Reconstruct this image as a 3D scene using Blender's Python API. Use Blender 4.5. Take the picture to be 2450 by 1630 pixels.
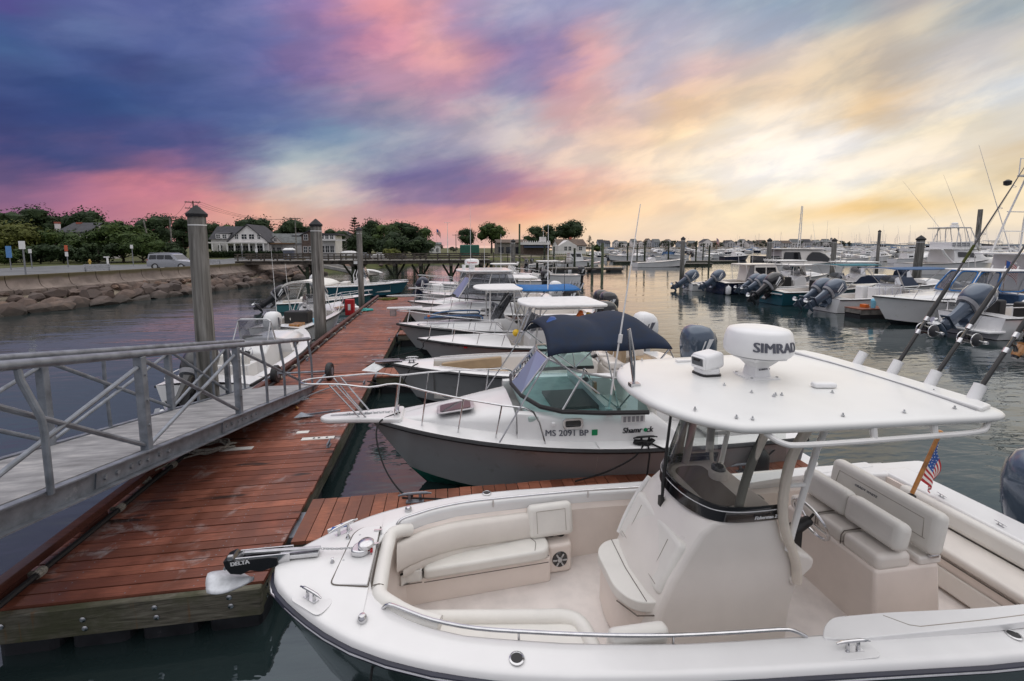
import bpy, bmesh, math, random
from mathutils import Vector, Matrix, noise
random.seed(7)
R = math.radians
PI = math.pi
scene = bpy.context.scene
for o in list(bpy.data.objects):
    bpy.data.objects.remove(o)
COL = scene.collection

# ------------------------------------------------------------------ camera
CAM_H, FPX, PITCH, YAW = 3.8, 1060.0, R(5.871), R(8.697)
cd = bpy.data.cameras.new('camera')
cam = bpy.data.objects.new('camera', cd)
COL.objects.link(cam)
cam.location = (0, 0, CAM_H)
cam.rotation_euler = (PI/2 - PITCH, 0, -YAW)
cd.sensor_width = 36
cd.lens = FPX/2450*36
cd.shift_y = -(815-696)/2450
cd.clip_start = 0.1
cd.clip_end = 6000
scene.camera = cam

# ------------------------------------------------------------------ exposure
vs = scene.view_settings
vs.view_transform = 'Standard'
vs.look = 'None'
vs.exposure = 0.0
vs.gamma = 1.0
vs.use_curve_mapping = False
scene.render.engine = 'CYCLES'
scene.cycles.max_bounces = 6
scene.cycles.diffuse_bounces = 3
scene.cycles.glossy_bounces = 4
scene.cycles.transmission_bounces = 4
scene.cycles.transparent_max_bounces = 8
scene.cycles.caustics_reflective = False
scene.cycles.caustics_refractive = False

# ------------------------------------------------------------------ sky (sunset clouds, laid out by compass direction and height)
SKY_EL= [0.6, 2.2, 4, 6, 8.2, 10.5, 13, 16, 19, 22.5, 26.5]
SKY_AZ=(-39,57,31)
SKY_ROWS=[
    (151, 96, 132, 177, 110, 137, 198, 124, 141, 207, 139, 144, 216, 152, 147, 224, 164, 150, 225, 165, 152, 225, 165, 155, 225, 165, 157, 225, 165, 159, 222, 164, 161, 218, 162, 163, 216, 161, 165, 219, 168, 165, 222, 174, 165, 225, 181, 166, 225, 187, 171, 225, 194, 176, 225, 200, 180, 223, 200, 182, 222, 200, 183, 220, 200, 185, 221, 202, 186, 223, 204, 187, 224, 206, 187, 225, 208, 189, 226, 210, 191, 227, 211, 194, 228, 213, 197, 229, 215, 200, 230, 218, 204),
    (145, 92, 132, 172, 104, 137, 195, 117, 140, 217, 135, 140, 225, 149, 143, 227, 160, 146, 226, 163, 148, 225, 165, 151, 224, 161, 152, 222, 156, 153, 226, 155, 151, 232, 154, 148, 233, 156, 149, 235, 162, 149, 236, 172, 147, 238, 181, 147, 238, 189, 155, 238, 196, 163, 238, 203, 171, 236, 205, 174, 234, 206, 178, 233, 208, 181, 233, 210, 182, 235, 213, 184, 236, 216, 185, 238, 219, 188, 240, 222, 193, 243, 226, 199, 244, 227, 200, 244, 226, 199, 243, 225, 198),
    (136, 89, 132, 175, 105, 139, 199, 117, 140, 218, 131, 140, 227, 145, 142, 231, 158, 145, 229, 175, 155, 224, 177, 159, 216, 167, 157, 207, 154, 154, 198, 139, 149, 199, 134, 145, 200, 132, 144, 206, 135, 141, 217, 144, 136, 234, 157, 131, 238, 171, 140, 243, 185, 149, 242, 193, 155, 241, 199, 159, 239, 202, 163, 237, 202, 166, 239, 210, 174, 242, 219, 184, 242, 219, 181, 242, 214, 169, 240, 206, 153, 237, 196, 128, 241, 206, 147, 246, 221, 179, 245, 225, 189),
    (96, 73, 125, 149, 93, 135, 191, 111, 136, 209, 120, 140, 215, 131, 140, 202, 145, 148, 216, 180, 172, 222, 198, 184, 219, 197, 184, 203, 179, 179, 150, 122, 155, 137, 108, 150, 136, 104, 149, 149, 103, 145, 170, 108, 139, 200, 120, 134, 217, 141, 136, 229, 160, 141, 234, 173, 145, 236, 184, 151, 238, 195, 159, 238, 205, 168, 242, 218, 187, 247, 232, 209, 249, 235, 213, 249, 237, 214, 249, 238, 215, 246, 229, 196, 244, 224, 186, 246, 227, 192, 241, 214, 168),
    (55, 59, 121, 65, 66, 125, 105, 80, 130, 142, 94, 136, 122, 93, 142, 134, 113, 152, 172, 164, 180, 199, 197, 197, 190, 186, 190, 165, 157, 176, 119, 105, 153, 109, 94, 149, 112, 96, 150, 127, 100, 148, 148, 107, 148, 176, 120, 150, 203, 145, 152, 223, 170, 159, 232, 185, 167, 238, 200, 177, 242, 214, 188, 245, 226, 200, 247, 233, 213, 250, 239, 225, 251, 244, 235, 251, 245, 236, 251, 243, 231, 248, 236, 218, 246, 231, 210, 245, 227, 199, 236, 210, 169),
    (47, 58, 120, 50, 65, 129, 58, 67, 130, 69, 73, 134, 82, 79, 139, 91, 91, 143, 122, 131, 163, 152, 167, 182, 162, 176, 187, 160, 169, 184, 149, 150, 175, 134, 127, 164, 123, 111, 156, 134, 117, 157, 159, 135, 162, 199, 165, 171, 213, 182, 176, 227, 197, 180, 233, 204, 181, 239, 209, 180, 242, 214, 184, 244, 221, 194, 246, 228, 205, 248, 235, 219, 250, 242, 232, 250, 244, 235, 250, 243, 234, 246, 237, 222, 241, 228, 203, 240, 225, 196, 235, 224, 203),
    (58, 75, 135, 45, 67, 127, 48, 75, 135, 58, 81, 141, 69, 87, 147, 81, 98, 154, 91, 110, 161, 106, 128, 168, 121, 146, 175, 134, 151, 177, 144, 154, 177, 155, 159, 179, 163, 159, 180, 172, 162, 180, 187, 175, 185, 208, 195, 195, 211, 191, 186, 214, 186, 177, 220, 189, 173, 226, 192, 168, 234, 199, 168, 243, 210, 168, 245, 216, 178, 243, 221, 189, 242, 226, 204, 239, 222, 199, 235, 212, 179, 228, 196, 152, 224, 207, 186, 224, 220, 212, 222, 223, 220),
    (64, 94, 150, 68, 90, 150, 61, 77, 137, 61, 72, 132, 64, 81, 141, 80, 93, 152, 95, 103, 160, 112, 114, 163, 127, 124, 165, 136, 130, 165, 146, 136, 166, 164, 143, 168, 184, 152, 172, 189, 165, 178, 186, 171, 184, 183, 176, 188, 208, 168, 171, 219, 165, 162, 218, 171, 163, 216, 176, 165, 213, 181, 169, 232, 189, 148, 228, 192, 155, 223, 196, 164, 224, 197, 165, 228, 204, 171, 221, 199, 167, 203, 184, 160, 202, 190, 175, 215, 206, 197, 227, 215, 193),
    (88, 81, 150, 90, 101, 159, 92, 110, 165, 88, 102, 160, 86, 100, 160, 90, 100, 160, 100, 103, 163, 123, 104, 158, 143, 114, 162, 181, 134, 167, 200, 146, 170, 200, 148, 169, 199, 144, 167, 191, 142, 167, 164, 138, 171, 141, 132, 173, 154, 127, 165, 207, 148, 158, 214, 161, 164, 189, 163, 176, 177, 165, 184, 190, 165, 175, 202, 170, 169, 206, 181, 171, 209, 190, 177, 214, 197, 178, 217, 200, 175, 197, 184, 165, 205, 195, 176, 179, 184, 182, 157, 171, 178),
    (90, 80, 150, 89, 89, 154, 91, 98, 160, 93, 103, 163, 89, 100, 159, 104, 110, 167, 119, 119, 175, 138, 118, 169, 149, 114, 163, 187, 126, 160, 216, 140, 161, 226, 151, 164, 231, 161, 163, 212, 149, 164, 177, 130, 166, 136, 116, 166, 144, 119, 166, 155, 125, 167, 211, 156, 165, 187, 162, 180, 168, 163, 188, 168, 165, 187, 163, 166, 187, 156, 166, 187, 149, 163, 185, 150, 166, 181, 153, 168, 179, 161, 162, 167, 163, 162, 165, 151, 166, 176, 155, 170, 178),
    (90, 80, 150, 89, 87, 153, 91, 97, 159, 94, 104, 164, 87, 97, 157, 100, 102, 162, 122, 113, 173, 149, 124, 177, 176, 133, 180, 201, 141, 170, 226, 147, 159, 226, 151, 161, 208, 151, 172, 190, 151, 183, 176, 156, 188, 163, 159, 192, 155, 154, 190, 146, 148, 188, 141, 144, 186, 143, 148, 184, 135, 150, 185, 131, 150, 183, 126, 150, 181, 123, 152, 180, 121, 154, 180, 131, 160, 180, 146, 165, 179, 163, 161, 166, 161, 162, 167, 152, 167, 176, 155, 170, 178),
]

ZENITH = (1.38, 1.37, 1.41)
BEHIND = (0.50, 0.49, 0.54)
SUN_AZ, SUN_EL = 30.0, 24.0

def s2l(c):
    return c/12.92 if c <= .04045 else ((c+.055)/1.055)**2.4
def rgbcol(a, b, c):
    g = .30*a+.59*b+.11*c
    return tuple(s2l((v+.10*(g-v))/255) for v in (a, b, c))

world = bpy.data.worlds.new('World')
scene.world = world
world.use_nodes = True
nt = world.node_tree
nt.nodes.clear()
def N(tree, typ, **kw):
    n = tree.nodes.new(typ)
    for k, v in kw.items():
        setattr(n, k, v)
    return n
def math_n(tree, op, a, b=None, c=None, clamp=False):
    n = tree.nodes.new('ShaderNodeMath'); n.operation = op; n.use_clamp = clamp
    for i, v in enumerate((a, b, c)):
        if v is None: continue
        if hasattr(v, 'links'): tree.links.new(v, n.inputs[i])
        else: n.inputs[i].default_value = v
    return n.outputs[0]
def build_world():
    T = nt; L = T.links
    tc = N(T, 'ShaderNodeTexCoord')
    sep = N(T, 'ShaderNodeSeparateXYZ'); L.new(tc.outputs['Generated'], sep.inputs[0])
    X, Y, Z = sep.outputs
    az = math_n(T, 'MULTIPLY', math_n(T, 'ARCTAN2', X, Y), 180/PI)
    el = math_n(T, 'MULTIPLY', math_n(T, 'ARCSINE', Z), 180/PI)
    # wispy distortion: long streaks that climb to the right
    cmb = N(T, 'ShaderNodeCombineXYZ')
    sx = math_n(T, 'ADD', math_n(T, 'MULTIPLY', az, 0.055), math_n(T, 'MULTIPLY', el, -0.02))
    sy = math_n(T, 'ADD', math_n(T, 'MULTIPLY', el, 0.2), math_n(T, 'MULTIPLY', az, -0.045))
    L.new(sx, cmb.inputs[0]); L.new(sy, cmb.inputs[1])
    n1 = N(T, 'ShaderNodeTexNoise'); n1.inputs['Scale'].default_value = 1.4; n1.inputs['Detail'].default_value = 7; n1.inputs['Roughness'].default_value = .56
    L.new(cmb.outputs[0], n1.inputs['Vector'])
    s1 = N(T, 'ShaderNodeSeparateColor'); L.new(n1.outputs['Color'], s1.inputs[0])
    fade = math_n(T, 'MULTIPLY', math_n(T, 'ADD', el, 2.0), 0.12, clamp=True)
    az2 = math_n(T, 'ADD', az, math_n(T, 'MULTIPLY', math_n(T, 'MULTIPLY', math_n(T, 'SUBTRACT', s1.outputs[0], .5), 11.0), fade))
    el2 = math_n(T, 'ADD', el, math_n(T, 'MULTIPLY', math_n(T, 'MULTIPLY', math_n(T, 'SUBTRACT', s1.outputs[1], .5), 5.5), fade))
    a0, a1, na = SKY_AZ
    u = math_n(T, 'DIVIDE', math_n(T, 'SUBTRACT', az2, a0), a1-a0, clamp=True)
    prev = None
    for i, row in enumerate(SKY_ROWS):
        cr = N(T, 'ShaderNodeValToRGB'); r = cr.color_ramp; r.interpolation = 'CARDINAL'
        cols = [rgbcol(*row[k*3:k*3+3]) for k in range(na)]
        while len(r.elements) < na: r.elements.new(0.5)
        for k, e in enumerate(r.elements):
            e.position = k/(na-1)
        for k, e in enumerate(r.elements):
            e.color = (*cols[k], 1)
        L.new(u, cr.inputs[0])
        if prev is None: prev = cr.outputs[0]
        else:
            mr = N(T, 'ShaderNodeMapRange', interpolation_type='SMOOTHSTEP')
            mr.inputs[1].default_value = SKY_EL[i-1]; mr.inputs[2].default_value = SKY_EL[i]
            L.new(el2, mr.inputs[0])
            mx = N(T, 'ShaderNodeMix', data_type='RGBA')
            L.new(mr.outputs[0], mx.inputs[0]); L.new(prev, mx.inputs[6]); L.new(cr.outputs[0], mx.inputs[7])
            prev = mx.outputs[2]
    # fine feathering of the cloud sheet
    n2 = N(T, 'ShaderNodeTexNoise'); n2.inputs['Scale'].default_value = 2.0; n2.inputs['Detail'].default_value = 8; n2.inputs['Roughness'].default_value = .60
    n2.inputs['Distortion'].default_value = .4
    L.new(cmb.outputs[0], n2.inputs['Vector'])
    fm = math_n(T, 'ADD', 1.0, math_n(T, 'MULTIPLY', math_n(T, 'MULTIPLY', math_n(T, 'SUBTRACT', n2.outputs[0], .5), .38), fade))
    vm = N(T, 'ShaderNodeVectorMath', operation='SCALE'); L.new(prev, vm.inputs[0]); L.new(fm, vm.inputs['Scale'])
    prev = vm.outputs[0]
    # torn edges of the cloud layers: bluish folds against warmer lit rims
    cm2 = N(T, 'ShaderNodeCombineXYZ')
    L.new(math_n(T, 'ADD', math_n(T, 'MULTIPLY', az, 0.060), math_n(T, 'MULTIPLY', el, 0.02)), cm2.inputs[0])
    L.new(math_n(T, 'ADD', math_n(T, 'MULTIPLY', el, 0.13), math_n(T, 'MULTIPLY', az, -0.030)), cm2.inputs[1])
    n3 = N(T, 'ShaderNodeTexNoise'); n3.inputs['Scale'].default_value = 2.1; n3.inputs['Detail'].default_value = 9; n3.inputs['Roughness'].default_value = .55; n3.inputs['Distortion'].default_value = .25
    L.new(cm2.outputs[0], n3.inputs['Vector'])
    mr3 = N(T, 'ShaderNodeMapRange', interpolation_type='SMOOTHSTEP'); mr3.inputs[1].default_value = .40; mr3.inputs[2].default_value = .62
    L.new(n3.outputs[0], mr3.inputs[0])
    tint = N(T, 'ShaderNodeMix', data_type='RGBA'); L.new(mr3.outputs[0], tint.inputs[0])
    tint.inputs[6].default_value = (.84, .86, .92, 1); tint.inputs[7].default_value = (1.07, 1.04, 1.01, 1)
    mul = N(T, 'ShaderNodeMix', data_type='RGBA'); mul.blend_type = 'MULTIPLY'
    L.new(fade, mul.inputs[0]); L.new(prev, mul.inputs[6]); L.new(tint.outputs[2], mul.inputs[7])
    prev = mul.outputs[2]
    # the rest of the dome: bright even overcast overhead, pale lavender behind
    def blend(src, val, lo, hi, col):
        mr = N(T, 'ShaderNodeMapRange', interpolation_type='SMOOTHSTEP')
        mr.inputs[1].default_value = lo; mr.inputs[2].default_value = hi
        L.new(val, mr.inputs[0])
        mx = N(T, 'ShaderNodeMix', data_type='RGBA')
        L.new(mr.outputs[0], mx.inputs[0]); L.new(src, mx.inputs[6]); mx.inputs[7].default_value = (*col, 1)
        return mx.outputs[2]
    off = math_n(T, 'ABSOLUTE', math_n(T, 'SUBTRACT', az, 9.0))
    prev = blend(prev, off, 58, 120, BEHIND)
    prev = blend(prev, el, 25.5, 46, ZENITH)
    bg1 = N(T, 'ShaderNodeBackground'); L.new(prev, bg1.inputs[0]); bg1.inputs[1].default_value = 0.95
    sky = N(T, 'ShaderNodeTexSky'); sky.sky_type = 'NISHITA'; sky.sun_disc = False
    sky.sun_elevation = R(SUN_EL); sky.sun_rotation = R(SUN_AZ)
    bg2 = N(T, 'ShaderNodeBackground'); L.new(sky.outputs[0], bg2.inputs[0]); bg2.inputs[1].default_value = 0.006
    add = N(T, 'ShaderNodeAddShader'); L.new(bg1.outputs[0], add.inputs[0]); L.new(bg2.outputs[0], add.inputs[1])
    out = N(T, 'ShaderNodeOutputWorld'); L.new(add.outputs[0], out.inputs[0])
build_world()

# ------------------------------------------------------------------ sun (veiled by cloud: broad and soft)
sd = bpy.data.lights.new('sun', 'SUN')
sd.energy = 0.5
sd.angle = R(165)
sd.color = (1.0, 0.86, 0.70)
sun = bpy.data.objects.new('sun', sd)
COL.objects.link(sun)
sdir = Vector((math.sin(R(SUN_AZ))*math.cos(R(SUN_EL)), math.cos(R(SUN_AZ))*math.cos(R(SUN_EL)), math.sin(R(SUN_EL))))
sun.rotation_euler = sdir.to_track_quat('Z', 'Y').to_euler()
sun.location = (0, 0, 60)

# ------------------------------------------------------------------ helpers
def put(o, parent=None):
    COL.objects.link(o)
    if parent is not None: o.parent = parent
    return o
def thing(name, label, cat, loc=(0, 0, 0), rz=0.0, group=None):
    o = bpy.data.objects.new(name, None)
    o.empty_display_size = .2
    o.location = loc; o.rotation_euler = (0, 0, rz)
    return tag(put(o), label, cat, group)
def tag(o, label, cat, group=None):
    o['label'] = label; o['category'] = cat
    if group: o['group'] = group
    return o
def kind(o, k):
    o['kind'] = k
    return o
def copy_tree(o, parent=None, depth=0):
    c = o.copy(); COL.objects.link(c)
    if parent is not None:
        c.parent = parent; c.matrix_parent_inverse = o.matrix_parent_inverse
    for ch in KIDS.get(o.name, []):
        copy_tree(ch, c, depth+1)
    return c
KIDS = {}
def ortho(d):
    d = d.normalized()
    a = Vector((0, 0, 1)) if abs(d.z) < .9 else Vector((1, 0, 0))
    u = d.cross(a).normalized()
    return u, d.cross(u).normalized()
class MB:
    """collects shapes that end up in ONE mesh"""
    def __init__(s):
        s.v = []; s.f = []
    def add(s, vs, fs):
        b = len(s.v)
        s.v += [tuple(p) for p in vs]
        s.f += [tuple(i+b for i in f) for f in fs]
        return s
    def box(s, c, d, rot=None):
        hx, hy, hz = d[0]/2, d[1]/2, d[2]/2
        vs = [Vector((x, y, z)) for x in (-hx, hx) for y in (-hy, hy) for z in (-hz, hz)]
        if rot is not None:
            m = rot if isinstance(rot, Matrix) else Matrix.Rotation(rot, 3, 'Z')
            vs = [m @ v for v in vs]
        c = Vector(c)
        s.add([v+c for v in vs], [(0, 1, 3, 2), (4, 6, 7, 5), (0, 4, 5, 1), (2, 3, 7, 6), (0, 2, 6, 4), (1, 5, 7, 3)])
        return s
    def bar(s, a, b, w, h, up=(0, 0, 1)):
        a, b = Vector(a), Vector(b); d = (b-a).normalized(); up = Vector(up)
        side = d.cross(up)
        if side.length < 1e-4: side = d.cross(Vector((1, 0, 0)))
        side.normalize(); u = side.cross(d)
        vs = []
        for p in (a, b):
            for i, j in ((-1, -1), (1, -1), (1, 1), (-1, 1)):
                vs.append(p + side*(i*w/2) + u*(j*h/2))
        s.add(vs, [(0, 1, 2, 3), (7, 6, 5, 4), (0, 4, 5, 1), (1, 5, 6, 2), (2, 6, 7, 3), (3, 7, 4, 0)])
        return s
    def tube(s, pts, r, n=8, closed=False, caps=True):
        pts = [Vector(p) for p in pts]; m = len(pts)
        rs = r if isinstance(r, (list, tuple)) else [r]*m
        base = len(s.v); prev_u = None
        for i, p in enumerate(pts):
            if closed: t = pts[(i+1) % m] - pts[i-1]
            else: t = pts[min(i+1, m-1)] - pts[max(i-1, 0)]
            if t.length < 1e-9: t = Vector((0, 0, 1))
            t.normalize()
            if prev_u is None: u, w = ortho(t)
            else:
                u = prev_u - t*prev_u.dot(t)
                if u.length < 1e-6: u, w = ortho(t)
                u.normalize(); w = t.cross(u)
            prev_u = u
            for k in range(n):
                a = 2*PI*k/n
                s.v.append(tuple(p + (u*math.cos(a)+w*math.sin(a))*rs[i]))
        mm = m if closed else m-1
        for i in range(mm):
            j = (i+1) % m
            for k in range(n):
                k2 = (k+1) % n
                s.f.append((base+i*n+k, base+i*n+k2, base+j*n+k2, base+j*n+k))
        if caps and not closed:
            s.f.append(tuple(base+k for k in reversed(range(n))))
            s.f.append(tuple(base+(m-1)*n+k for k in range(n)))
        return s
    def cyl(s, a, b, r0, r1=None, n=16):
        return s.tube([a, b], [r0, r0 if r1 is None else r1], n)
    def lathe(s, prof, c=(0, 0, 0), n=24, axis=None):
        """prof: (radius, height) pairs turned round the z axis (or axis)"""
        c = Vector(c); base = len(s.v)
        m = Matrix.Identity(3)
        if axis is not None: m = Vector(axis).to_track_quat('Z', 'Y').to_matrix()
        for r, h in prof:
            for k in range(n):
                a = 2*PI*k/n
                s.v.append(tuple(c + m @ Vector((r*math.cos(a), r*math.sin(a), h))))
        for i in range(len(prof)-1):
            for k in range(n):
                k2 = (k+1) % n
                s.f.append((base+i*n+k, base+i*n+k2, base+(i+1)*n+k2, base+(i+1)*n+k))
        s.f.append(tuple(base+k for k in reversed(range(n))))
        s.f.append(tuple(base+(len(prof)-1)*n+k for k in range(n)))
        return s
    def prism(s, out, z0, z1):
        n = len(out)
        a = sum(out[i][0]*out[(i+1) % n][1]-out[(i+1) % n][0]*out[i][1] for i in range(n))
        if a < 0: out = list(reversed(out))
        vs = [(p[0], p[1], z0) for p in out] + [(p[0], p[1], z1) for p in out]
        fs = [tuple(reversed(range(n))), tuple(range(n, 2*n))]
        for i in range(n):
            j = (i+1) % n
            fs.append((i, j, n+j, n+i))
        return s.add(vs, fs)
    def loft(s, secs, close_u=False, cap0=False, cap1=False):
        m = len(secs[0]); base = len(s.v)
        for sec in secs: s.v += [tuple(p) for p in sec]
        for i in range(len(secs)-1):
            for k in range(m if close_u else m-1):
                k2 = (k+1) % m
                s.f.append((base+i*m+k, base+i*m+k2, base+(i+1)*m+k2, base+(i+1)*m+k))
        if cap0: s.f.append(tuple(base+k for k in reversed(range(m))))
        if cap1: s.f.append(tuple(base+(len(secs)-1)*m+k for k in range(m)))
        return s
    def ico(s, c, r, sub=1, jit=0.0, sc=(1, 1, 1), rot=None, seed=0):
        bm = bmesh.new(); bmesh.ops.create_icosphere(bm, subdivisions=sub, radius=1)
        rnd = random.Random(seed); vs = []
        for v in bm.verts:
            p = v.co.copy()*(1+rnd.uniform(-jit, jit))
            p = Vector((p.x*sc[0], p.y*sc[1], p.z*sc[2]))*r
            if rot is not None: p = rot @ p
            vs.append(p+Vector(c))
        bm.verts.index_update()
        fs = [tuple(v.index for v in f.verts) for f in bm.faces]
        bm.free()
        return s.add(vs, fs)
    def mirror_y(s):
        n = len(s.v)
        s.v += [(x, -y, z) for x, y, z in s.v]
        s.f += [tuple(n+i for i in reversed(f)) for f in s.f[:]]
        return s
    def mesh(s, name, mat=None, smooth=30, weld=False, fix=False):
        me = bpy.data.meshes.new(name)
        me.from_pydata(s.v, [], s.f)
        if weld or fix:
            bm = bmesh.new(); bm.from_mesh(me)
            if weld: bmesh.ops.remove_doubles(bm, verts=bm.verts, dist=1e-4)
            if fix: bmesh.ops.recalc_face_normals(bm, faces=bm.faces)
            bm.to_mesh(me); bm.free()
        if mat: me.materials.append(mat)
        if smooth:
            me.shade_smooth()
            if smooth < 180: me.set_sharp_from_angle(angle=R(smooth))
        me.update()
        return me
    def build(s, name, mat=None, parent=None, smooth=30, bevel=0, seg=2, weld=False, fix=False, sub=0):
        o = bpy.data.objects.new(name, s.mesh(name, mat, smooth, weld, fix))
        put(o, parent)
        if parent is not None: KIDS.setdefault(parent.name, []).append(o)
        if bevel:
            b = o.modifiers.new('bevel', 'BEVEL'); b.width = bevel; b.segments = seg; b.limit_method = 'ANGLE'; b.angle_limit = R(35)
            b.harden_normals = False
        if sub:
            m = o.modifiers.new('sub', 'SUBSURF'); m.levels = sub; m.render_levels = sub
        return o
def inst(o, parent, loc=None, rot=None, name=None, scale=None):
    """a copy of a part that shares its mesh"""
    c = o.copy()
    if name: c.name = name
    put(c, parent)
    KIDS.setdefault(parent.name, []).append(c)
    if loc is not None: c.location = loc
    if rot is not None: c.rotation_euler = rot
    if scale is not None: c.scale = scale
    return c
def lerp(a, b, t): return a+(b-a)*t
def vlerp(a, b, t): return Vector(a).lerp(Vector(b), t)
def table(t, x):
    if x <= t[0][0]: return t[0][1]
    for (x0, y0), (x1, y1) in zip(t, t[1:]):
        if x <= x1: return y0+(y1-y0)*(x-x0)/(x1-x0)
    return t[-1][1]
def smooth_table(t, x, w):
    return sum(table(t, x+w*k) for k in (-1, -.5, 0, .5, 1))/5
def rounded(pts, r, n=4):
    """rounds the corners of an outline"""
    out = []; m = len(pts)
    for i in range(m):
        p = Vector(pts[i][:2]); a = Vector(pts[i-1][:2]); b = Vector(pts[(i+1) % m][:2])
        rr = r[i] if isinstance(r, (list, tuple)) else r
        da, db = (a-p), (b-p)
        k = min(rr, da.length*.48, db.length*.48)
        if k < 1e-4: out.append((p.x, p.y)); continue
        q0, q1 = p+da.normalized()*k, p+db.normalized()*k
        for j in range(n+1):
            t = j/n
            q = q0*(1-t)**2 + p*(2*t*(1-t)) + q1*t*t
            out.append((q.x, q.y))
    return out
def bez(p0, p1, p2, p3, n=8):
    p0, p1, p2, p3 = map(Vector, (p0, p1, p2, p3)); r = []
    for i in range(n+1):
        t = i/n; s = 1-t
        r.append(p0*s**3+p1*3*s*s*t+p2*3*s*t*t+p3*t**3)
    return r
def curve_pts(pts, n=5):
    """Catmull-Rom through points"""
    P = [Vector(p) for p in pts]; out = []
    for i in range(len(P)-1):
        a, b, c, d = P[max(i-1, 0)], P[i], P[i+1], P[min(i+2, len(P)-1)]
        for k in range(n):
            t = k/n
            out.append(.5*((2*b)+(c-a)*t+(2*a-5*b+4*c-d)*t*t+(3*b-a-3*c+d)*t**3))
    out.append(P[-1])
    return out
def sag(a, b, drop, n=8):
    a, b = Vector(a), Vector(b)
    return [a.lerp(b, i/n)-Vector((0, 0, drop*4*(i/n)*(1-i/n))) for i in range(n+1)]
TEXT_CACHE = {}
def text_mesh(txt, size, bold=0.0, shear=0.0, depth=0.002, space=1.0):
    if bold:
        # heavier strokes: the word laid three times, a hair apart
        parts = [text_mesh(txt, size, 0.0, shear, depth, space) for k in range(5)]
        V, F = [], []
        for k, me in enumerate(parts):
            dx = (k-2)*bold*1.1; b = len(V)
            V += [(v.co.x+dx, v.co.y, v.co.z+.0003*k) for v in me.vertices]
            F += [tuple(b+i for i in p.vertices) for p in me.polygons]
            bpy.data.meshes.remove(me)
        me = bpy.data.meshes.new('lettering'); me.from_pydata(V, [], F); me.update()
        return me
    c = bpy.data.curves.new('lettering', 'FONT')
    c.body = txt; c.size = size; c.align_x = 'CENTER'; c.align_y = 'CENTER'
    c.offset = bold; c.shear = shear; c.extrude = depth; c.resolution_u = 3; c.space_character = space
    o = bpy.data.objects.new('lettering', c)
    COL.objects.link(o)
    dg = bpy.context.evaluated_depsgraph_get()
    me = bpy.data.meshes.new_from_object(o.evaluated_get(dg))
    bpy.data.objects.remove(o); bpy.data.curves.remove(c)
    return me
def lettering(txt, size, mat, parent, loc, rot, name='lettering', **kw):
    me = text_mesh(txt, size, **kw)
    me.materials.clear(); me.materials.append(mat)
    o = bpy.data.objects.new(name, me)
    put(o, parent)
    if parent is not None: KIDS.setdefault(parent.name, []).append(o)
    o.location = loc; o.rotation_euler = rot
    return o

# ------------------------------------------------------------------ materials
MATS = {}
def base_mat(name):
    m = bpy.data.materials.new(name); m.use_nodes = True
    t = m.node_tree; b = t.nodes['Principled BSDF']
    MATS[name] = m
    return m, t, b
def geo_pos(t, scale=(1, 1, 1), obj=False, rot=None):
    mp = N(t, 'ShaderNodeMapping'); mp.inputs['Scale'].default_value = scale
    if rot: mp.inputs['Rotation'].default_value = rot
    if obj:
        tc = N(t, 'ShaderNodeTexCoord'); t.links.new(tc.outputs['Object'], mp.inputs[0])
    else:
        g = N(t, 'ShaderNodeNewGeometry'); t.links.new(g.outputs['Position'], mp.inputs[0])
    return mp.outputs[0]
def noise_n(t, vec, scale, detail=4, rough=.55, dist=0):
    n = N(t, 'ShaderNodeTexNoise'); n.inputs['Scale'].default_value = scale; n.inputs['Detail'].default_value = detail
    n.inputs['Roughness'].default_value = rough; n.inputs['Distortion'].default_value = dist
    t.links.new(vec, n.inputs['Vector'])
    return n.outputs[0]
def ramp_n(t, fac, stops):
    r = N(t, 'ShaderNodeValToRGB'); e = r.color_ramp.elements
    while len(e) < len(stops): e.new(.5)
    for k, (p, c) in enumerate(stops):
        e[k].position = p; e[k].color = (*c, 1) if len(c) == 3 else c
    t.links.new(fac, r.inputs[0])
    return r.outputs[0]
def mix_n(t, fac, a, b, mode='MIX'):
    m = N(t, 'ShaderNodeMix', data_type='RGBA'); m.blend_type = mode
    for i, v in ((0, fac), (6, a), (7, b)):
        if hasattr(v, 'links'): t.links.new(v, m.inputs[i])
        elif i == 0: m.inputs[0].default_value = v
        else: m.inputs[i].default_value = (*v, 1)
    return m.outputs[2]
def bump_n(t, b, h, strength=.3, dist=.01):
    bp = N(t, 'ShaderNodeBump'); bp.inputs['Strength'].default_value = strength; bp.inputs['Distance'].default_value = dist
    t.links.new(h, bp.inputs['Height']); t.links.new(bp.outputs[0], b.inputs['Normal'])
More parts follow.
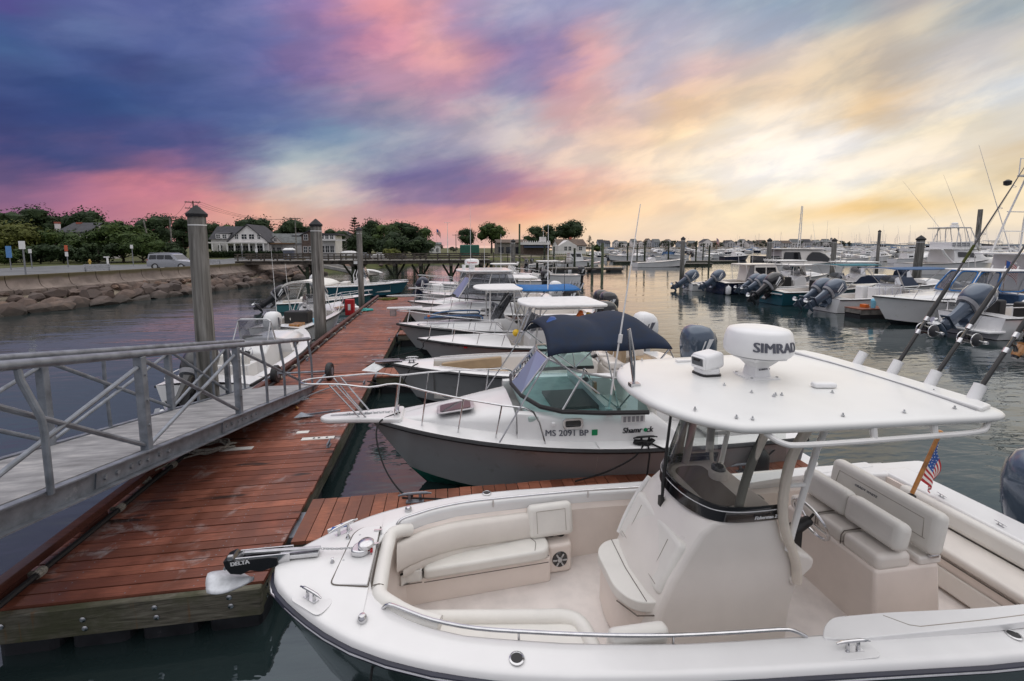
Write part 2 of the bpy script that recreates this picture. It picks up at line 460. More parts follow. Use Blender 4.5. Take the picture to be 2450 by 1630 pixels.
def simple(name, col, rough=.5, metal=0.0, var=.08, vscale=6, bump=0.0, bscale=60, coat=0.0, obj=True, dirt=None, spec=None):
    m, t, b = base_mat(name)
    v = geo_pos(t, obj=obj)
    nz = noise_n(t, v, vscale, 5)
    c2 = tuple(max(0, x*(1-2.2*var)) for x in col); c1 = tuple(min(1, x*(1+var)) for x in col)
    c = ramp_n(t, nz, [(.3, c2), (.62, c1)])
    if dirt:
        dn = noise_n(t, geo_pos(t, (1, 1, 1), obj=obj), dirt[1], 6, .65)
        c = mix_n(t, ramp_n(t, dn, [(dirt[2], (0, 0, 0)), (dirt[2]+.18, (1, 1, 1))]), c, dirt[0])
    t.links.new(c, b.inputs['Base Color'])
    rr = N(t, 'ShaderNodeMapRange'); rr.inputs[3].default_value = max(.02, rough*.8); rr.inputs[4].default_value = min(1, rough*1.25)
    t.links.new(nz, rr.inputs[0]); t.links.new(rr.outputs[0], b.inputs['Roughness'])
    b.inputs['Metallic'].default_value = metal
    b.inputs['Coat Weight'].default_value = coat
    if spec is not None: b.inputs['Specular IOR Level'].default_value = spec
    if bump: bump_n(t, b, noise_n(t, v, bscale, 4), bump, .004)
    return m
M = {}
M['gelcoat'] = simple('white_gelcoat', (.76, .755, .75), .24, var=.02, vscale=2, coat=.3)
M['gelcoat_warm'] = simple('cream_gelcoat', (.74, .70, .655), .3, var=.025, vscale=2.2, coat=.2)
M['liner'] = simple('cockpit_liner', (.77, .685, .625), .42, var=.03, vscale=2.5)
M['nonskid'] = simple('nonskid_deck', (.75, .69, .655), .6, var=.05, vscale=5, bump=.4, bscale=220)
M['cushion'] = simple('cream_vinyl', (.73, .71, .665), .42, var=.025, vscale=4, bump=.12, bscale=140)
M['cushion_pink'] = simple('warm_vinyl', (.70, .655, .605), .42, var=.025, vscale=4, bump=.1, bscale=140)
M['tan_vinyl'] = simple('tan_vinyl', (.36, .255, .155), .5, var=.06, vscale=4)
M['seam'] = simple('dark_seam', (.12, .10, .085), .8, var=.1)
M['seam_soft'] = simple('soft_seam', (.33, .29, .25), .8, var=.1)
M['hull_green'] = simple('dark_green_hull', (.045, .07, .07), .18, var=.05, vscale=1.5, coat=.5)
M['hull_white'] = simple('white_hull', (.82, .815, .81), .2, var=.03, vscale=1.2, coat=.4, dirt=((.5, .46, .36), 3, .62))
M['hull_shade'] = simple('shaded_white_hull', (.34, .34, .345), .2, var=.03, vscale=1.4, coat=.4, dirt=((.24, .235, .21), 2.5, .6))  # white hulls whose shaded sides are painted in as this grey, plus stains
M['hull_grey'] = simple('grey_hull', (.36, .365, .37), .2, var=.03, vscale=1.5, coat=.4)
M['hull_navy'] = simple('navy_hull', (.012, .018, .045), .14, var=.06, vscale=1.5, coat=.6)
M['hull_teal'] = simple('teal_hull', (.012, .085, .115), .18, var=.06, vscale=1.5, coat=.5)
M['hull_aqua'] = simple('aqua_hull', (.07, .23, .25), .25, var=.06, vscale=1.5, coat=.3)
M['hull_blue'] = simple('pale_blue_hull', (.30, .42, .52), .22, var=.04, vscale=1.5, coat=.4)
M['bottom_green'] = simple('green_bottom_paint', (.01, .16, .12), .6, var=.15, vscale=8)
M['bottom_dark'] = simple('dark_bottom_paint', (.02, .025, .03), .7, var=.2, vscale=8)
M['bottom_red'] = simple('rust_bottom_paint', (.13, .05, .035), .75, var=.2, vscale=8)
M['rubber'] = simple('black_rubber', (.018, .018, .02), .55, var=.2, vscale=14)
M['black_gloss'] = simple('gloss_black', (.008, .008, .01), .12, var=.1, coat=.5)
M['navy_rail'] = simple('navy_rub_rail', (.02, .022, .04), .4, var=.12, vscale=10)
M['steel'] = simple('stainless_steel', (.62, .62, .63), .16, 1.0, var=.06, vscale=12)
M['alu'] = simple('white_aluminium_tube', (.78, .77, .75), .3, var=.03)
M['alu_grey'] = simple('brushed_aluminium', (.52, .53, .54), .34, .85, var=.12, vscale=9)
M['tan_tube'] = simple('cream_tube', (.66, .60, .52), .35, var=.04)
M['black_plastic'] = simple('black_plastic', (.015, .015, .016), .45, var=.15)
M['white_plastic'] = simple('white_plastic', (.80, .80, .80), .32, var=.02, vscale=3)
M['grey_plastic'] = simple('grey_plastic', (.30, .30, .32), .4, var=.05)
M['yamaha'] = simple('blue_grey_cowl', (.085, .115, .16), .16, .25, var=.05, vscale=2, coat=.7)
M['merc'] = simple('black_cowl', (.012, .012, .014), .18, var=.1, coat=.6)
M['navy_canvas'] = simple('navy_canvas', (.007, .017, .042), .9, var=.14, vscale=7, bump=.25, bscale=35)
M['blue_canvas'] = simple('blue_canvas', (.015, .13, .36), .8, var=.12, vscale=6)
M['teal_canvas'] = simple('teal_canvas', (.03, .16, .20), .8, var=.12, vscale=6)
M['white_canvas'] = simple('white_canvas', (.74, .72, .68), .8, var=.04, vscale=5)
M['slate_canvas'] = simple('slate_blue_canvas', (.055, .12, .24), .8, var=.12, vscale=6)
M['red'] = simple('red_plastic', (.42, .012, .018), .4, var=.08)
M['orange'] = simple('orange_plastic', (.75, .16, .02), .4, var=.08)
M['yellow'] = simple('yellow_plastic', (.72, .46, .02), .45, var=.08)
M['green'] = simple('green_sticker', (.005, .24, .09), .4, var=.05)
M['teal'] = simple('teal_plastic', (.03, .36, .33), .5, var=.1)
M['lightblue'] = simple('light_blue_plastic', (.22, .55, .72), .4, var=.05)
M['blue'] = simple('blue_plastic', (.02, .09, .34), .4, var=.08)
M['ink'] = simple('black_letters', (.02, .022, .028), .5, var=.05)
M['grey_ink'] = simple('grey_letters', (.10, .105, .13), .5, var=.05)
M['white_ink'] = simple('white_letters', (.72, .73, .74), .5, var=.04)
M['varnish'] = simple('varnished_wood', (.36, .15, .03), .3, var=.22, vscale=12, coat=.5)
M['galv'] = simple('galvanised_aluminium', (.23, .25, .285), .45, .45, var=.16, vscale=7, bump=.15, bscale=90, dirt=((.48, .50, .54), 5, .62))
M['grey_paint'] = simple('grey_paint', (.20, .21, .23), .5, var=.12)
M['rope_pale'] = simple('weathered_rope', (.33, .31, .27), .9, var=.25, vscale=60, bump=.8, bscale=90)
M['rope_black'] = simple('black_rope', (.012, .012, .013), .9, var=.2, vscale=60, bump=.5, bscale=90)
M['white_wall'] = simple('white_clapboard', (.70, .68, .67), .7, var=.05, vscale=.8)
M['brown_wall'] = simple('brown_shingle_wall', (.12, .085, .07), .85, var=.2, vscale=2)
M['tan_wall'] = simple('tan_wall', (.42, .34, .25), .8, var=.1, vscale=1)
M['roof_dark'] = simple('dark_shingles', (.045, .045, .052), .85, var=.22, vscale=1.3)
M['roof_grey'] = simple('grey_shingles', (.13, .14, .14), .85, var=.2, vscale=1.3)
M['roof_brown'] = simple('brown_shingles', (.12, .085, .065), .85, var=.2, vscale=1.3)
M['brick_red'] = simple('red_chimney', (.34, .10, .07), .85, var=.2, vscale=4)
M['asphalt'] = simple('asphalt', (.135, .14, .145), .85, var=.2, vscale=.7, bump=.3, bscale=30, obj=False)
M['sidewalk'] = simple('pale_concrete_walk', (.34, .33, .31), .85, var=.12, vscale=.8, obj=False)
M['sand'] = simple('sandy_ground', (.25, .21, .16), .95, var=.25, vscale=.4, obj=False)
M['silver_paint'] = simple('silver_car_paint', (.34, .35, .38), .25, .35, var=.03, coat=.6)
M['white_paint'] = simple('white_paint', (.78, .78, .77), .45, var=.04)
M['deepgreen'] = simple('green_tarp', (.03, .12, .09), .8, var=.15, vscale=2)
M['pier_wood'] = simple('dark_pier_timber', (.075, .062, .05), .9, var=.35, vscale=3, obj=False)
M['pier_pale'] = simple('greyed_timber', (.20, .185, .165), .9, var=.28, vscale=3, obj=False)
M['weed'] = simple('weedy_timber', (.035, .045, .025), .85, var=.4, vscale=4, obj=False)

def m_glass(name, tint, alpha, rough=.03, ior=1.5):
    m, t, b = base_mat(name)
    b.inputs['Base Color'].default_value = (*tint, 1); b.inputs['Roughness'].default_value = rough
    b.inputs['Specular IOR Level'].default_value = .6
    t.nodes.remove(b)
    tr = N(t, 'ShaderNodeBsdfTransparent'); tr.inputs[0].default_value = (*tint, 1)
    gl = N(t, 'ShaderNodeBsdfGlossy'); gl.inputs['Roughness'].default_value = rough
    df = N(t, 'ShaderNodeBsdfDiffuse'); df.inputs[0].default_value = (*[x*.6 for x in tint], 1)
    fr = N(t, 'ShaderNodeFresnel'); fr.inputs[0].default_value = ior
    m1 = N(t, 'ShaderNodeMixShader'); m1.inputs[0].default_value = alpha
    t.links.new(tr.outputs[0], m1.inputs[1]); t.links.new(df.outputs[0], m1.inputs[2])
    m2 = N(t, 'ShaderNodeMixShader'); t.links.new(fr.outputs[0], m2.inputs[0])
    t.links.new(m1.outputs[0], m2.inputs[1]); t.links.new(gl.outputs[0], m2.inputs[2])
    t.links.new(m2.outputs[0], t.nodes['Material Output'].inputs[0])
    return m
M['glass_clear'] = m_glass('clear_plastic_pane', (.80, .82, .80), .05)
M['glass_green'] = m_glass('green_tinted_glass', (.50, .70, .69), .07, ior=1.32)
M['glass_grey'] = m_glass('smoked_pane', (.42, .44, .47), .16)
M['glass_dark'] = simple('dark_window', (.012, .014, .018), .06, var=.1, coat=.4)
M['window_dark'] = simple('house_window', (.03, .034, .042), .08, var=.3, vscale=.6)

def m_planks(name, cols, wet=True):
    m, t, b = base_mat(name)
    oi = N(t, 'ShaderNodeObjectInfo')
    g = geo_pos(t, obj=False)
    grain = noise_n(t, geo_pos(t, (2.2, 60, 60), obj=True), 1.6, 6, .6, .3)
    c = ramp_n(t, oi.outputs['Random'], [(0, cols[0]), (.35, cols[1]), (.7, cols[2]), (1, cols[3])])
    hsv = N(t, 'ShaderNodeHueSaturation'); t.links.new(c, hsv.inputs['Color']); jit = math_n(t, 'ADD', .70, math_n(t, 'MULTIPLY', math_n(t, 'FRACT', math_n(t, 'MULTIPLY', oi.outputs['Random'], 37.0)), .6)); t.links.new(jit, hsv.inputs['Value']); c = hsv.outputs[0]
    c = mix_n(t, ramp_n(t, grain, [(.35, (.75, .75, .75)), (.62, (0, 0, 0))]), c, tuple(x*.45 for x in cols[0]))
    blot = noise_n(t, geo_pos(t, (1.4, .9, 1), obj=False), 1.1, 5, .6)
    c = mix_n(t, ramp_n(t, blot, [(.42, (0, 0, 0)), (.58, (.75, .75, .75))]), c, tuple(x*.40 for x in cols[1]))
    if wet:
        st = noise_n(t, geo_pos(t, (.95, 5.5, 1), obj=False), 1.3, 3, .5)
        stf = ramp_n(t, st, [(.62, (0, 0, 0)), (.68, (.9, .9, .9))])
        c = mix_n(t, stf, c, (.022, .012, .010))
        sc = noise_n(t, geo_pos(t, (1, 1, 1), obj=False, rot=(0, 0, .6)), 3.2, 9, .72, .8)
        area = noise_n(t, geo_pos(t, obj=False), .75, 2)
        f1 = math_n(t, 'MULTIPLY', ramp_n(t, sc, [(.53, (0, 0, 0)), (.68, (.8, .8, .8))]), ramp_n(t, area, [(.5, (0, 0, 0)), (.6, (1, 1, 1))]))
        c = mix_n(t, f1, c, (.42, .37, .36))
    t.links.new(c, b.inputs['Base Color'])
    rr = ramp_n(t, blot, [(.4, (.72, .72, .72)), (.6, (.42, .42, .42))])
    t.links.new(rr, b.inputs['Roughness'])
    bump_n(t, b, grain, .45, .004)
    return m
M['red_plank'] = m_planks('red_stained_plank', [(.25, .078, .048), (.33, .11, .066), (.38, .135, .082), (.285, .092, .06)])
M['red_plank_clean'] = m_planks('bright_red_plank', [(.29, .10, .055), (.34, .12, .068), (.37, .135, .08), (.31, .11, .06)], wet=False)
M['red_curb'] = m_planks('dark_red_curb', [(.12, .04, .03), (.15, .05, .035), (.17, .055, .04), (.13, .045, .03)], wet=False)

def m_fascia():
    m, t, b = base_mat('weathered_fascia')
    gr = noise_n(t, geo_pos(t, (1.2, 1.2, 14), obj=False), 2.2, 7, .65, 1.2)
    c = ramp_n(t, gr, [(.3, (.035, .032, .024)), (.5, (.12, .11, .085)), (.7, (.20, .19, .15))])
    al = noise_n(t, geo_pos(t, (1, 1, 1), obj=False), 1.7, 5, .6)
    c = mix_n(t, ramp_n(t, al, [(.45, (0, 0, 0)), (.62, (.75, .75, .75))]), c, (.055, .06, .025))
    rs = noise_n(t, geo_pos(t, (7, 7, .6), obj=False), 1.3, 4, .6)
    c = mix_n(t, ramp_n(t, rs, [(.63, (0, 0, 0)), (.72, (.6, .6, .6))]), c, (.17, .075, .02))
    t.links.new(c, b.inputs['Base Color']); b.inputs['Roughness'].default_value = .85
    bump_n(t, b, gr, .6, .01)
    return m
M['fascia'] = m_fascia()

def m_piling():
    m, t, b = base_mat('greyed_piling')
    gr = noise_n(t, geo_pos(t, (9, 9, .5), obj=True), 1.5, 8, .62, .5)
    c = ramp_n(t, gr, [(.28, (.05, .047, .042)), (.48, (.19, .18, .165)), (.7, (.33, .32, .30))])
    bl = noise_n(t, geo_pos(t, (3.5, 3.5, .35), obj=True), 1.2, 4, .6)
    c = mix_n(t, ramp_n(t, bl, [(.5, (0, 0, 0)), (.64, (.8, .8, .8))]), c, (.055, .055, .045))
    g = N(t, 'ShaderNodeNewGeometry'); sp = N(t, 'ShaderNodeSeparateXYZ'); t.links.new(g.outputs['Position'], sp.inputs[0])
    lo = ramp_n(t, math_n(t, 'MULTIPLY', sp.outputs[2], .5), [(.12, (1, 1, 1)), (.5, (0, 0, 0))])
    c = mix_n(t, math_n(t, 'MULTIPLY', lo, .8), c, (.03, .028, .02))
    t.links.new(c, b.inputs['Base Color']); b.inputs['Roughness'].default_value = .88
    bump_n(t, b, gr, .9, .015)
    return m
M['piling'] = m_piling()
M['pile_cap'] = simple('dark_pile_cap', (.009, .009, .012), .65, var=.25, vscale=8)

def m_concrete():
    m, t, b = base_mat('seawall_concrete')
    n1 = noise_n(t, geo_pos(t, (1, 1, 1), obj=False), .9, 6, .6)
    c = ramp_n(t, n1, [(.3, (.135, .108, .094)), (.6, (.255, .205, .178))])
    st = noise_n(t, geo_pos(t, (2.2, 2.2, .35), obj=False), 1.4, 5, .6)
    c = mix_n(t, ramp_n(t, st, [(.5, (0, 0, 0)), (.7, (.5, .5, .5))]), c, (.11, .085, .065))
    g = N(t, 'ShaderNodeNewGeometry'); sp = N(t, 'ShaderNodeSeparateXYZ'); t.links.new(g.outputs['Position'], sp.inputs[0])
    hz = math_n(t, 'ADD', sp.outputs[2], math_n(t, 'MULTIPLY', math_n(t, 'SUBTRACT', n1, .5), .5))
    top = ramp_n(t, math_n(t, 'MULTIPLY', hz, .4), [(.66, (0, 0, 0)), (.735, (1, 1, 1))])
    c = mix_n(t, math_n(t, 'MULTIPLY', top, .85), c, (.075, .062, .022))
    t.links.new(c, b.inputs['Base Color']); b.inputs['Roughness'].default_value = .9
    bump_n(t, b, n1, .3, .03)
    return m
M['concrete'] = m_concrete()

def m_rock():
    m, t, b = base_mat('granite_rock')
    oi = N(t, 'ShaderNodeObjectInfo')
    c = ramp_n(t, oi.outputs['Random'], [(0, (.09, .066, .056)), (.35, (.15, .105, .086)), (.7, (.115, .092, .084)), (1, (.24, .155, .11))])
    n1 = noise_n(t, geo_pos(t, obj=False), 2.5, 7, .65)
    c = mix_n(t, ramp_n(t, n1, [(.4, (.6, .6, .6)), (.6, (0, 0, 0))]), c, (.07, .055, .05))
    g = N(t, 'ShaderNodeNewGeometry'); sp = N(t, 'ShaderNodeSeparateXYZ'); t.links.new(g.outputs['Position'], sp.inputs[0])
    lo = ramp_n(t, math_n(t, 'ADD', sp.outputs[2], math_n(t, 'MULTIPLY', n1, .3)), [(.30, (.85, .85, .85)), (.62, (0, 0, 0))])
    c = mix_n(t, lo, c, (.035, .03, .025))
    t.links.new(c, b.inputs['Base Color']); b.inputs['Roughness'].default_value = .9
    bump_n(t, b, n1, .7, .06)
    return m
M['rock'] = m_rock()

def m_leaves(name, dark, mid, light, sc=.45):
    m, t, b = base_mat(name)
    n1 = noise_n(t, geo_pos(t, obj=False), sc, 3, .6)
    n2 = noise_n(t, geo_pos(t, obj=False), sc*9, 2, .6)
    f = math_n(t, 'ADD', math_n(t, 'MULTIPLY', n1, .65), math_n(t, 'MULTIPLY', n2, .35))
    c = ramp_n(t, f, [(.33, dark), (.5, mid), (.68, light)])
    t.links.new(c, b.inputs['Base Color']); b.inputs['Roughness'].default_value = .75
    b.inputs['Specular IOR Level'].default_value = .2
    return m
M['leaf_dark'] = m_leaves('dark_foliage', (.012, .022, .010), (.026, .044, .018), (.045, .068, .024))
M['leaf_mid'] = m_leaves('green_foliage', (.018, .034, .010), (.042, .070, .018), (.075, .105, .024))
M['leaf_yellow'] = m_leaves('yellowish_foliage', (.035, .045, .010), (.075, .085, .018), (.12, .125, .025))
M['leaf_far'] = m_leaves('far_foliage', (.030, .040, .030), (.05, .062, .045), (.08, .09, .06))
M['bark'] = simple('bark', (.06, .048, .038), .95, var=.3, vscale=3)
M['grass'] = m_leaves('grass', (.045, .055, .018), (.075, .085, .025), (.11, .10, .04), .6)

def m_water():
    m, t, b = base_mat('harbour_water')
    b.inputs['Base Color'].default_value = (.018, .030, .031, 1)
    b.inputs['Specular Tint'].default_value = (.74, .87, 1.0, 1)
    b.inputs['Roughness'].default_value = .02
    b.inputs['IOR'].default_value = 1.7
    p = geo_pos(t, (1, 1, 1), obj=False)
    big = noise_n(t, geo_pos(t, (.35, .9, 1), obj=False, rot=(0, 0, .35)), .8, 3, .5, .4)
    sm = noise_n(t, geo_pos(t, (.8, 2.2, 1), obj=False, rot=(0, 0, .2)), 2.0, 3, .5, .3)
    patch = noise_n(t, geo_pos(t, (.5, 1, 1), obj=False), .09, 3, .5)
    pf = ramp_n(t, patch, [(.38, (.42, .42, .42)), (.6, (1, 1, 1))])
    h = math_n(t, 'MULTIPLY', math_n(t, 'ADD', math_n(t, 'MULTIPLY', big, 1.0), math_n(t, 'MULTIPLY', sm, .22)), pf)
    bump_n(t, b, h, .75, .085)
    return m
M['water'] = m_water()

# ------------------------------------------------------------------ surveyed positions: bearing (picture column) and distance give a place on the ground
CX, HORY = 1225.0, 587.0
_f = Vector((math.sin(YAW)*math.cos(PITCH), math.cos(YAW)*math.cos(PITCH), -math.sin(PITCH)))
_r = Vector((math.cos(YAW), -math.sin(YAW), 0)); _u = _r.cross(_f)
def ray(px, py=HORY):
    return _f*FPX + _r*(px-CX) - _u*(py-696)
def at(px, Y):
    d = ray(px); return d.x/d.y*Y
def zat(px, py, Y):
    d = ray(px, py); return CAM_H + d.z/d.y*Y
def width(px0, px1, Y):
    return abs(at(px1, Y)-at(px0, Y))

# ------------------------------------------------------------------ water, land, road
w = MB()
w.add([(-2500, -400, 0), (2500, -400, 0), (2500, 4200, 0), (-2500, 4200, 0)], [(0, 1, 2, 3)])
kind(w.build('water', M['water'], smooth=0), 'structure')

WALL = [(-33.5, 15), (-30.5, 20), (-27.9, 25), (-25.6, 30.5), (-23.6, 35.5), (-21.7, 41.5), (-20.4, 48), (-19.3, 55), (-18.2, 62)]
WPTS = [Vector((p.x, p.y, 0)) for p in curve_pts([(x, y, 0) for x, y in WALL], 8)]
def path_at(P, d):
    for a, b in zip(P, P[1:]):
        l = (b-a).length
        if d <= l: return a.lerp(b, d/l), (b-a).normalized()
        d -= l
    return P[-1].copy(), (P[-1]-P[-2]).normalized()
WLEN = sum((b-a).length for a, b in zip(WPTS, WPTS[1:]))
ROADZ = 1.05
shore = [(p.x-.4, p.y) for p in WPTS] + [(-17.0, 66), (-14.5, 74), (-10, 84), (-3, 94), (8, 101), (20, 106), (33, 111), (44, 119), (52, 135), (60, 175), (62, 260)]
land_out = shore + [(62, 420), (-700, 700), (-900, 100), (-300, -40), (-36, 8)]
lb = MB(); n = len(land_out)
inner = land_out
def landz(i):
    return 1.0
lb.add([(x, y, 1.0) for x, y in land_out] + [(x + (1.5 if i >= len(WPTS) and i < len(shore) else 0), y - (5.0 if i >= len(WPTS) and i < len(shore) else 0), -.6) for i, (x, y) in enumerate(land_out)],
       [tuple(range(n))] + [(i, (i+1) % n, n+(i+1) % n, n+i) for i in range(n)])
land = lb.build('ground', M['grass'], smooth=0, fix=True)
kind(land, 'structure')

def strip(name, ptsL, ptsR, z, mat):
    m = MB()
    for a, b in zip(ptsL, ptsR):
        m.v += [(a[0], a[1], z), (b[0], b[1], z)]
    for i in range(len(ptsL)-1):
        m.f.append((2*i, 2*i+1, 2*i+3, 2*i+2))
    return kind(m.build(name, mat, smooth=0, fix=True), 'structure')
# parking road behind the sea wall, bending away behind the moored boats
offs = lambda d: [(p.x-d*1.0, p.y-d*.25) for p in WPTS]
ext = [(-17.5, 70), (-16.5, 85), (-18, 105), (-24, 130), (-34, 160)]
strip('road', [(x-26-y*.10, y+9) for x, y in offs(2.2)] + [(x-22-y*.05, y+2) for x, y in ext], offs(2.6) + [(x-5, y) for x, y in ext], 1.012, M['asphalt'])
strip('pavement', offs(2.55) + [(x-4.6, y) for x, y in ext[:3]], offs(.42) + [(x-2.2, y) for x, y in ext[:3]], 1.13, M['sidewalk'])
beach = [(-16.2, 67), (-13.5, 75), (-9.2, 85), (-2.5, 95), (8.5, 102), (20, 107), (33, 112), (44, 120)]
strip('beach', [(x-3, y+6) for x, y in beach], beach, 1.02, M['sand'])

# sea wall: precast panels with open joints
PROF = [(-.25, 1.0), (-.25, 2.0), (.16, 2.0), (.18, 1.93), (.17, 1.78), (.20, 1.6), (.28, 1.42), (.42, 1.28), (.62, 1.20), (.80, 1.16), (.82, 1.02), (.82, .75)]
wall = thing('sea_wall', 'long curved concrete sea wall with mossy top above the boulders', 'sea wall', (0, 0, 0))
d = 0.0
while d < WLEN-.5:
    L = 1.56
    m = MB(); secs = []
    for k in range(5):
        p, t = path_at(WPTS, min(WLEN, d+.02+(L-.04)*k/4)); nrm = Vector((t.y, -t.x, 0))
        secs.append([(p.x+nrm.x*o, p.y+nrm.y*o, z) for o, z in PROF])
    m.loft(secs, cap0=True, cap1=True, close_u=True)
    m.build('panel', M['concrete'], wall, smooth=50, fix=True)
    d += L
# boulders at the foot of the wall
revet = thing('boulder_slope', 'slope of rough brown boulders at the waterline under the sea wall', 'boulders', (0, 0, 0))
rnd = random.Random(3)
rockmeshes = []
for i in range(10):
    m = MB(); m.ico((0, 0, 0), 1, 2 if i < 4 else 1, .17, (1.0, .72, .56), None, seed=i+40)
    me = m.mesh('rock', M['rock'], smooth=0)
    bm = bmesh.new(); bm.from_mesh(me)
    for k in range(5):
        v = Vector((rnd.uniform(-1, 1), rnd.uniform(-1, 1), rnd.uniform(-.6, 1))).normalized()
        bmesh.ops.bisect_plane(bm, geom=bm.verts[:]+bm.edges[:]+bm.faces[:], plane_co=v*rnd.uniform(.42, .6), plane_no=v, clear_outer=True)
        hol = [e for e in bm.edges if e.is_boundary]
        if hol: bmesh.ops.holes_fill(bm, edges=hol)
    bm.to_mesh(me); bm.free(); rockmeshes.append(me)
def rock(x, y, z, s, rz, tilt=.35, parent=None):
    o = bpy.data.objects.new('rock', rnd.choice(rockmeshes)); put(o, parent or revet)
    o.location = (x, y, z); o.rotation_euler = (rnd.uniform(-tilt, tilt), rnd.uniform(-tilt, tilt), rz); o.scale = (s*rnd.uniform(.85, 1.3), s*rnd.uniform(.8, 1.1), s*rnd.uniform(.75, 1.1))
for row, (off, z, s, step) in enumerate(((3.0, -.02, .92, 1.05), (2.15, .40, .80, 1.0), (1.35, .74, .62, .95), (1.0, .98, .30, .8))):
    d = rnd.uniform(0, 1)
    while d < WLEN-.5:
        p, t = path_at(WPTS, d); nrm = Vector((t.y, -t.x, 0))
        o = off+rnd.uniform(-.3, .3)
        rock(p.x+nrm.x*o, p.y+nrm.y*o, z+rnd.uniform(-.12, .12), s*rnd.uniform(.75, 1.2), math.atan2(t.y, t.x)+rnd.uniform(-.5, .5))
        d += step*rnd.uniform(.75, 1.25)
far_rev = thing('shore_rocks', 'low bank of brown rocks on the shore behind the timber bridge', 'rocks', (0, 0, 0))
for i in range(95):
    k = i/95*(len(beach)-1); j = int(k)
    p = Vector((*beach[j], 0)).lerp(Vector((*beach[min(j+1, len(beach)-1)], 0)), k-j)
    rock(p.x+rnd.uniform(-1.2, 1.0), p.y-rnd.uniform(-.5, 2.6), rnd.uniform(.1, .8), rnd.uniform(.45, .95), rnd.uniform(0, 3), parent=far_rev)
# earth bank core so no gap shows between boulders
m = MB(); secs = []
for k in range(25):
    p, t = path_at(WPTS, WLEN*k/24); nrm = Vector((t.y, -t.x, 0))
    secs.append([(p.x+nrm.x*o, p.y+nrm.y*o, z) for o, z in ((.5, .95), (1.2, .65), (2.4, .1), (3.4, -.5))])
m.loft(secs); kind(m.build('earth_bank', M['sand'], smooth=60), 'structure')

# ------------------------------------------------------------------ vegetation
def crown_mesh(name, w, h, n, leaf, seed, mat, clumps=12, base=.15):
    r = random.Random(seed); m = MB(); C = []
    for i in range(clumps):
        a = r.uniform(0, 2*PI); q = r.uniform(.15, 1)**.6; zz = r.uniform(-1, 1)
        rad = math.sqrt(max(0, 1-zz*zz))*q
        C.append((Vector((math.cos(a)*rad*w*.34, math.sin(a)*rad*w*.34, h*.5+zz*h*.30)), r.uniform(.12, .30)*min(w, h*1.2)))
    for c, cr in C:
        m.ico(c, cr*.64, 1, .25, (1.15, 1.15, .85), None, seed=seed+int(c.x*10))
    for i in range(n):
        c, cr = C[i % clumps]
        v = Vector((r.gauss(0, 1), r.gauss(0, 1), r.gauss(0, 1))).normalized()
        p = c + Vector((v.x*1.15, v.y*1.15, v.z*.85))*cr*(r.random()**.36)*(1.22 if r.random() < .25 else 1.0)
        if p.z < 0: p.z = r.uniform(0, .15*h)
        nrm = (v+Vector((r.gauss(0, .5), r.gauss(0, .5), r.gauss(0, .5)+.35))).normalized()
        a, b = ortho(nrm); s = leaf*r.uniform(.6, 1.35); t = r.uniform(0, PI)
        e1 = a*math.cos(t)+b*math.sin(t); e2 = nrm.cross(e1)
        m.add([p-e1*s, p+e2*s*.55, p+e1*s, p-e2*s*.55], [(0, 1, 2, 3)])
    return m.mesh(name, mat, smooth=0)
def tree(name, label, x, y, z, h, wd, mat, seed, trunk=.25, n=1500, leaf=None, cat='tree', group=None, clumps=14):
    t = thing(name, label, cat, (x, y, z), random.Random(seed).uniform(0, 3), group)
    th = h*trunk; leaf = leaf or (.023*max(h, wd) if n > 1000 else .034*max(h, wd))
    me = crown_mesh('crown', wd, h-th*.75, n, leaf, seed, mat, clumps)
    o = bpy.data.objects.new('crown', me); put(o, t); o.location = (0, 0, th*.75); KIDS.setdefault(t.name, []).append(o)
    m = MB(); r = random.Random(seed+5); R0 = max(.12, h*.028)
    m.tube([(0, 0, -.2), (R0*.3, 0, th*.6), (0, R0*.4, th*1.1), (R0, 0, h*.62)], [R0*1.3, R0, R0*.8, R0*.25], 7)
    for k in range(5):
        a = k*1.26+r.uniform(-.3, .3); q = th*r.uniform(.8, 1.2)
        m.tube([(0, 0, q), (math.cos(a)*wd*.16, math.sin(a)*wd*.16, q+h*.13), (math.cos(a)*wd*.30, math.sin(a)*wd*.30, q+h*.30)], [R0*.55, R0*.35, R0*.1], 5)
    m.build('trunk', M['bark'], t, smooth=60)
    return t
def conifer(name, label, x, y, z, h, wd, seed, group=None):
    t = thing(name, label, 'tree', (x, y, z), 0, group); r = random.Random(seed); m = MB()
    lv = 13
    for i in range(lv):
        zz = h*(.18+.8*i/lv); rad = wd*.5*(1-i/lv)**.8+.15
        for k in range(9):
            a = r.uniform(0, 2*PI); L = rad*r.uniform(.6, 1.1)
            for q in range(9):
                p = Vector((math.cos(a), math.sin(a), .25))*L*(.25+.75*q/9)+Vector((0, 0, zz)); s = .05*h*r.uniform(.5, 1)
                e1 = Vector((r.gauss(0, 1), r.gauss(0, 1), r.gauss(0, .5))).normalized()*s; e2 = ortho(e1)[0]*s*.4
                m.add([p-e1, p+e2, p+e1, p-e2], [(0, 1, 2, 3)])
    m.build('crown', M['leaf_dark'], t, smooth=0)
    MB().tube([(0, 0, -.2), (0, 0, h)], [h*.025, .02], 7).build('trunk', M['bark'], t)
    return t
TG = 'trees beyond the shore road'
def T(px, py, wpx, Y, mat, label, name='broadleaf_tree', trunk=.16, n=3600, cat='tree', group=TG, z=1.0, clumps=26):
    x = at(px, Y); top = zat(px, py, Y); wd = wpx*Y/FPX*1.06
    return tree(name, label, x, Y, z, (top-z)*1.02, wd, M[mat], int(px*7+Y), trunk, n, None, cat, group, clumps)
T(12, 498, 95, 104, 'leaf_dark', 'dark tree cut by the left picture edge, behind the yellowish bush')
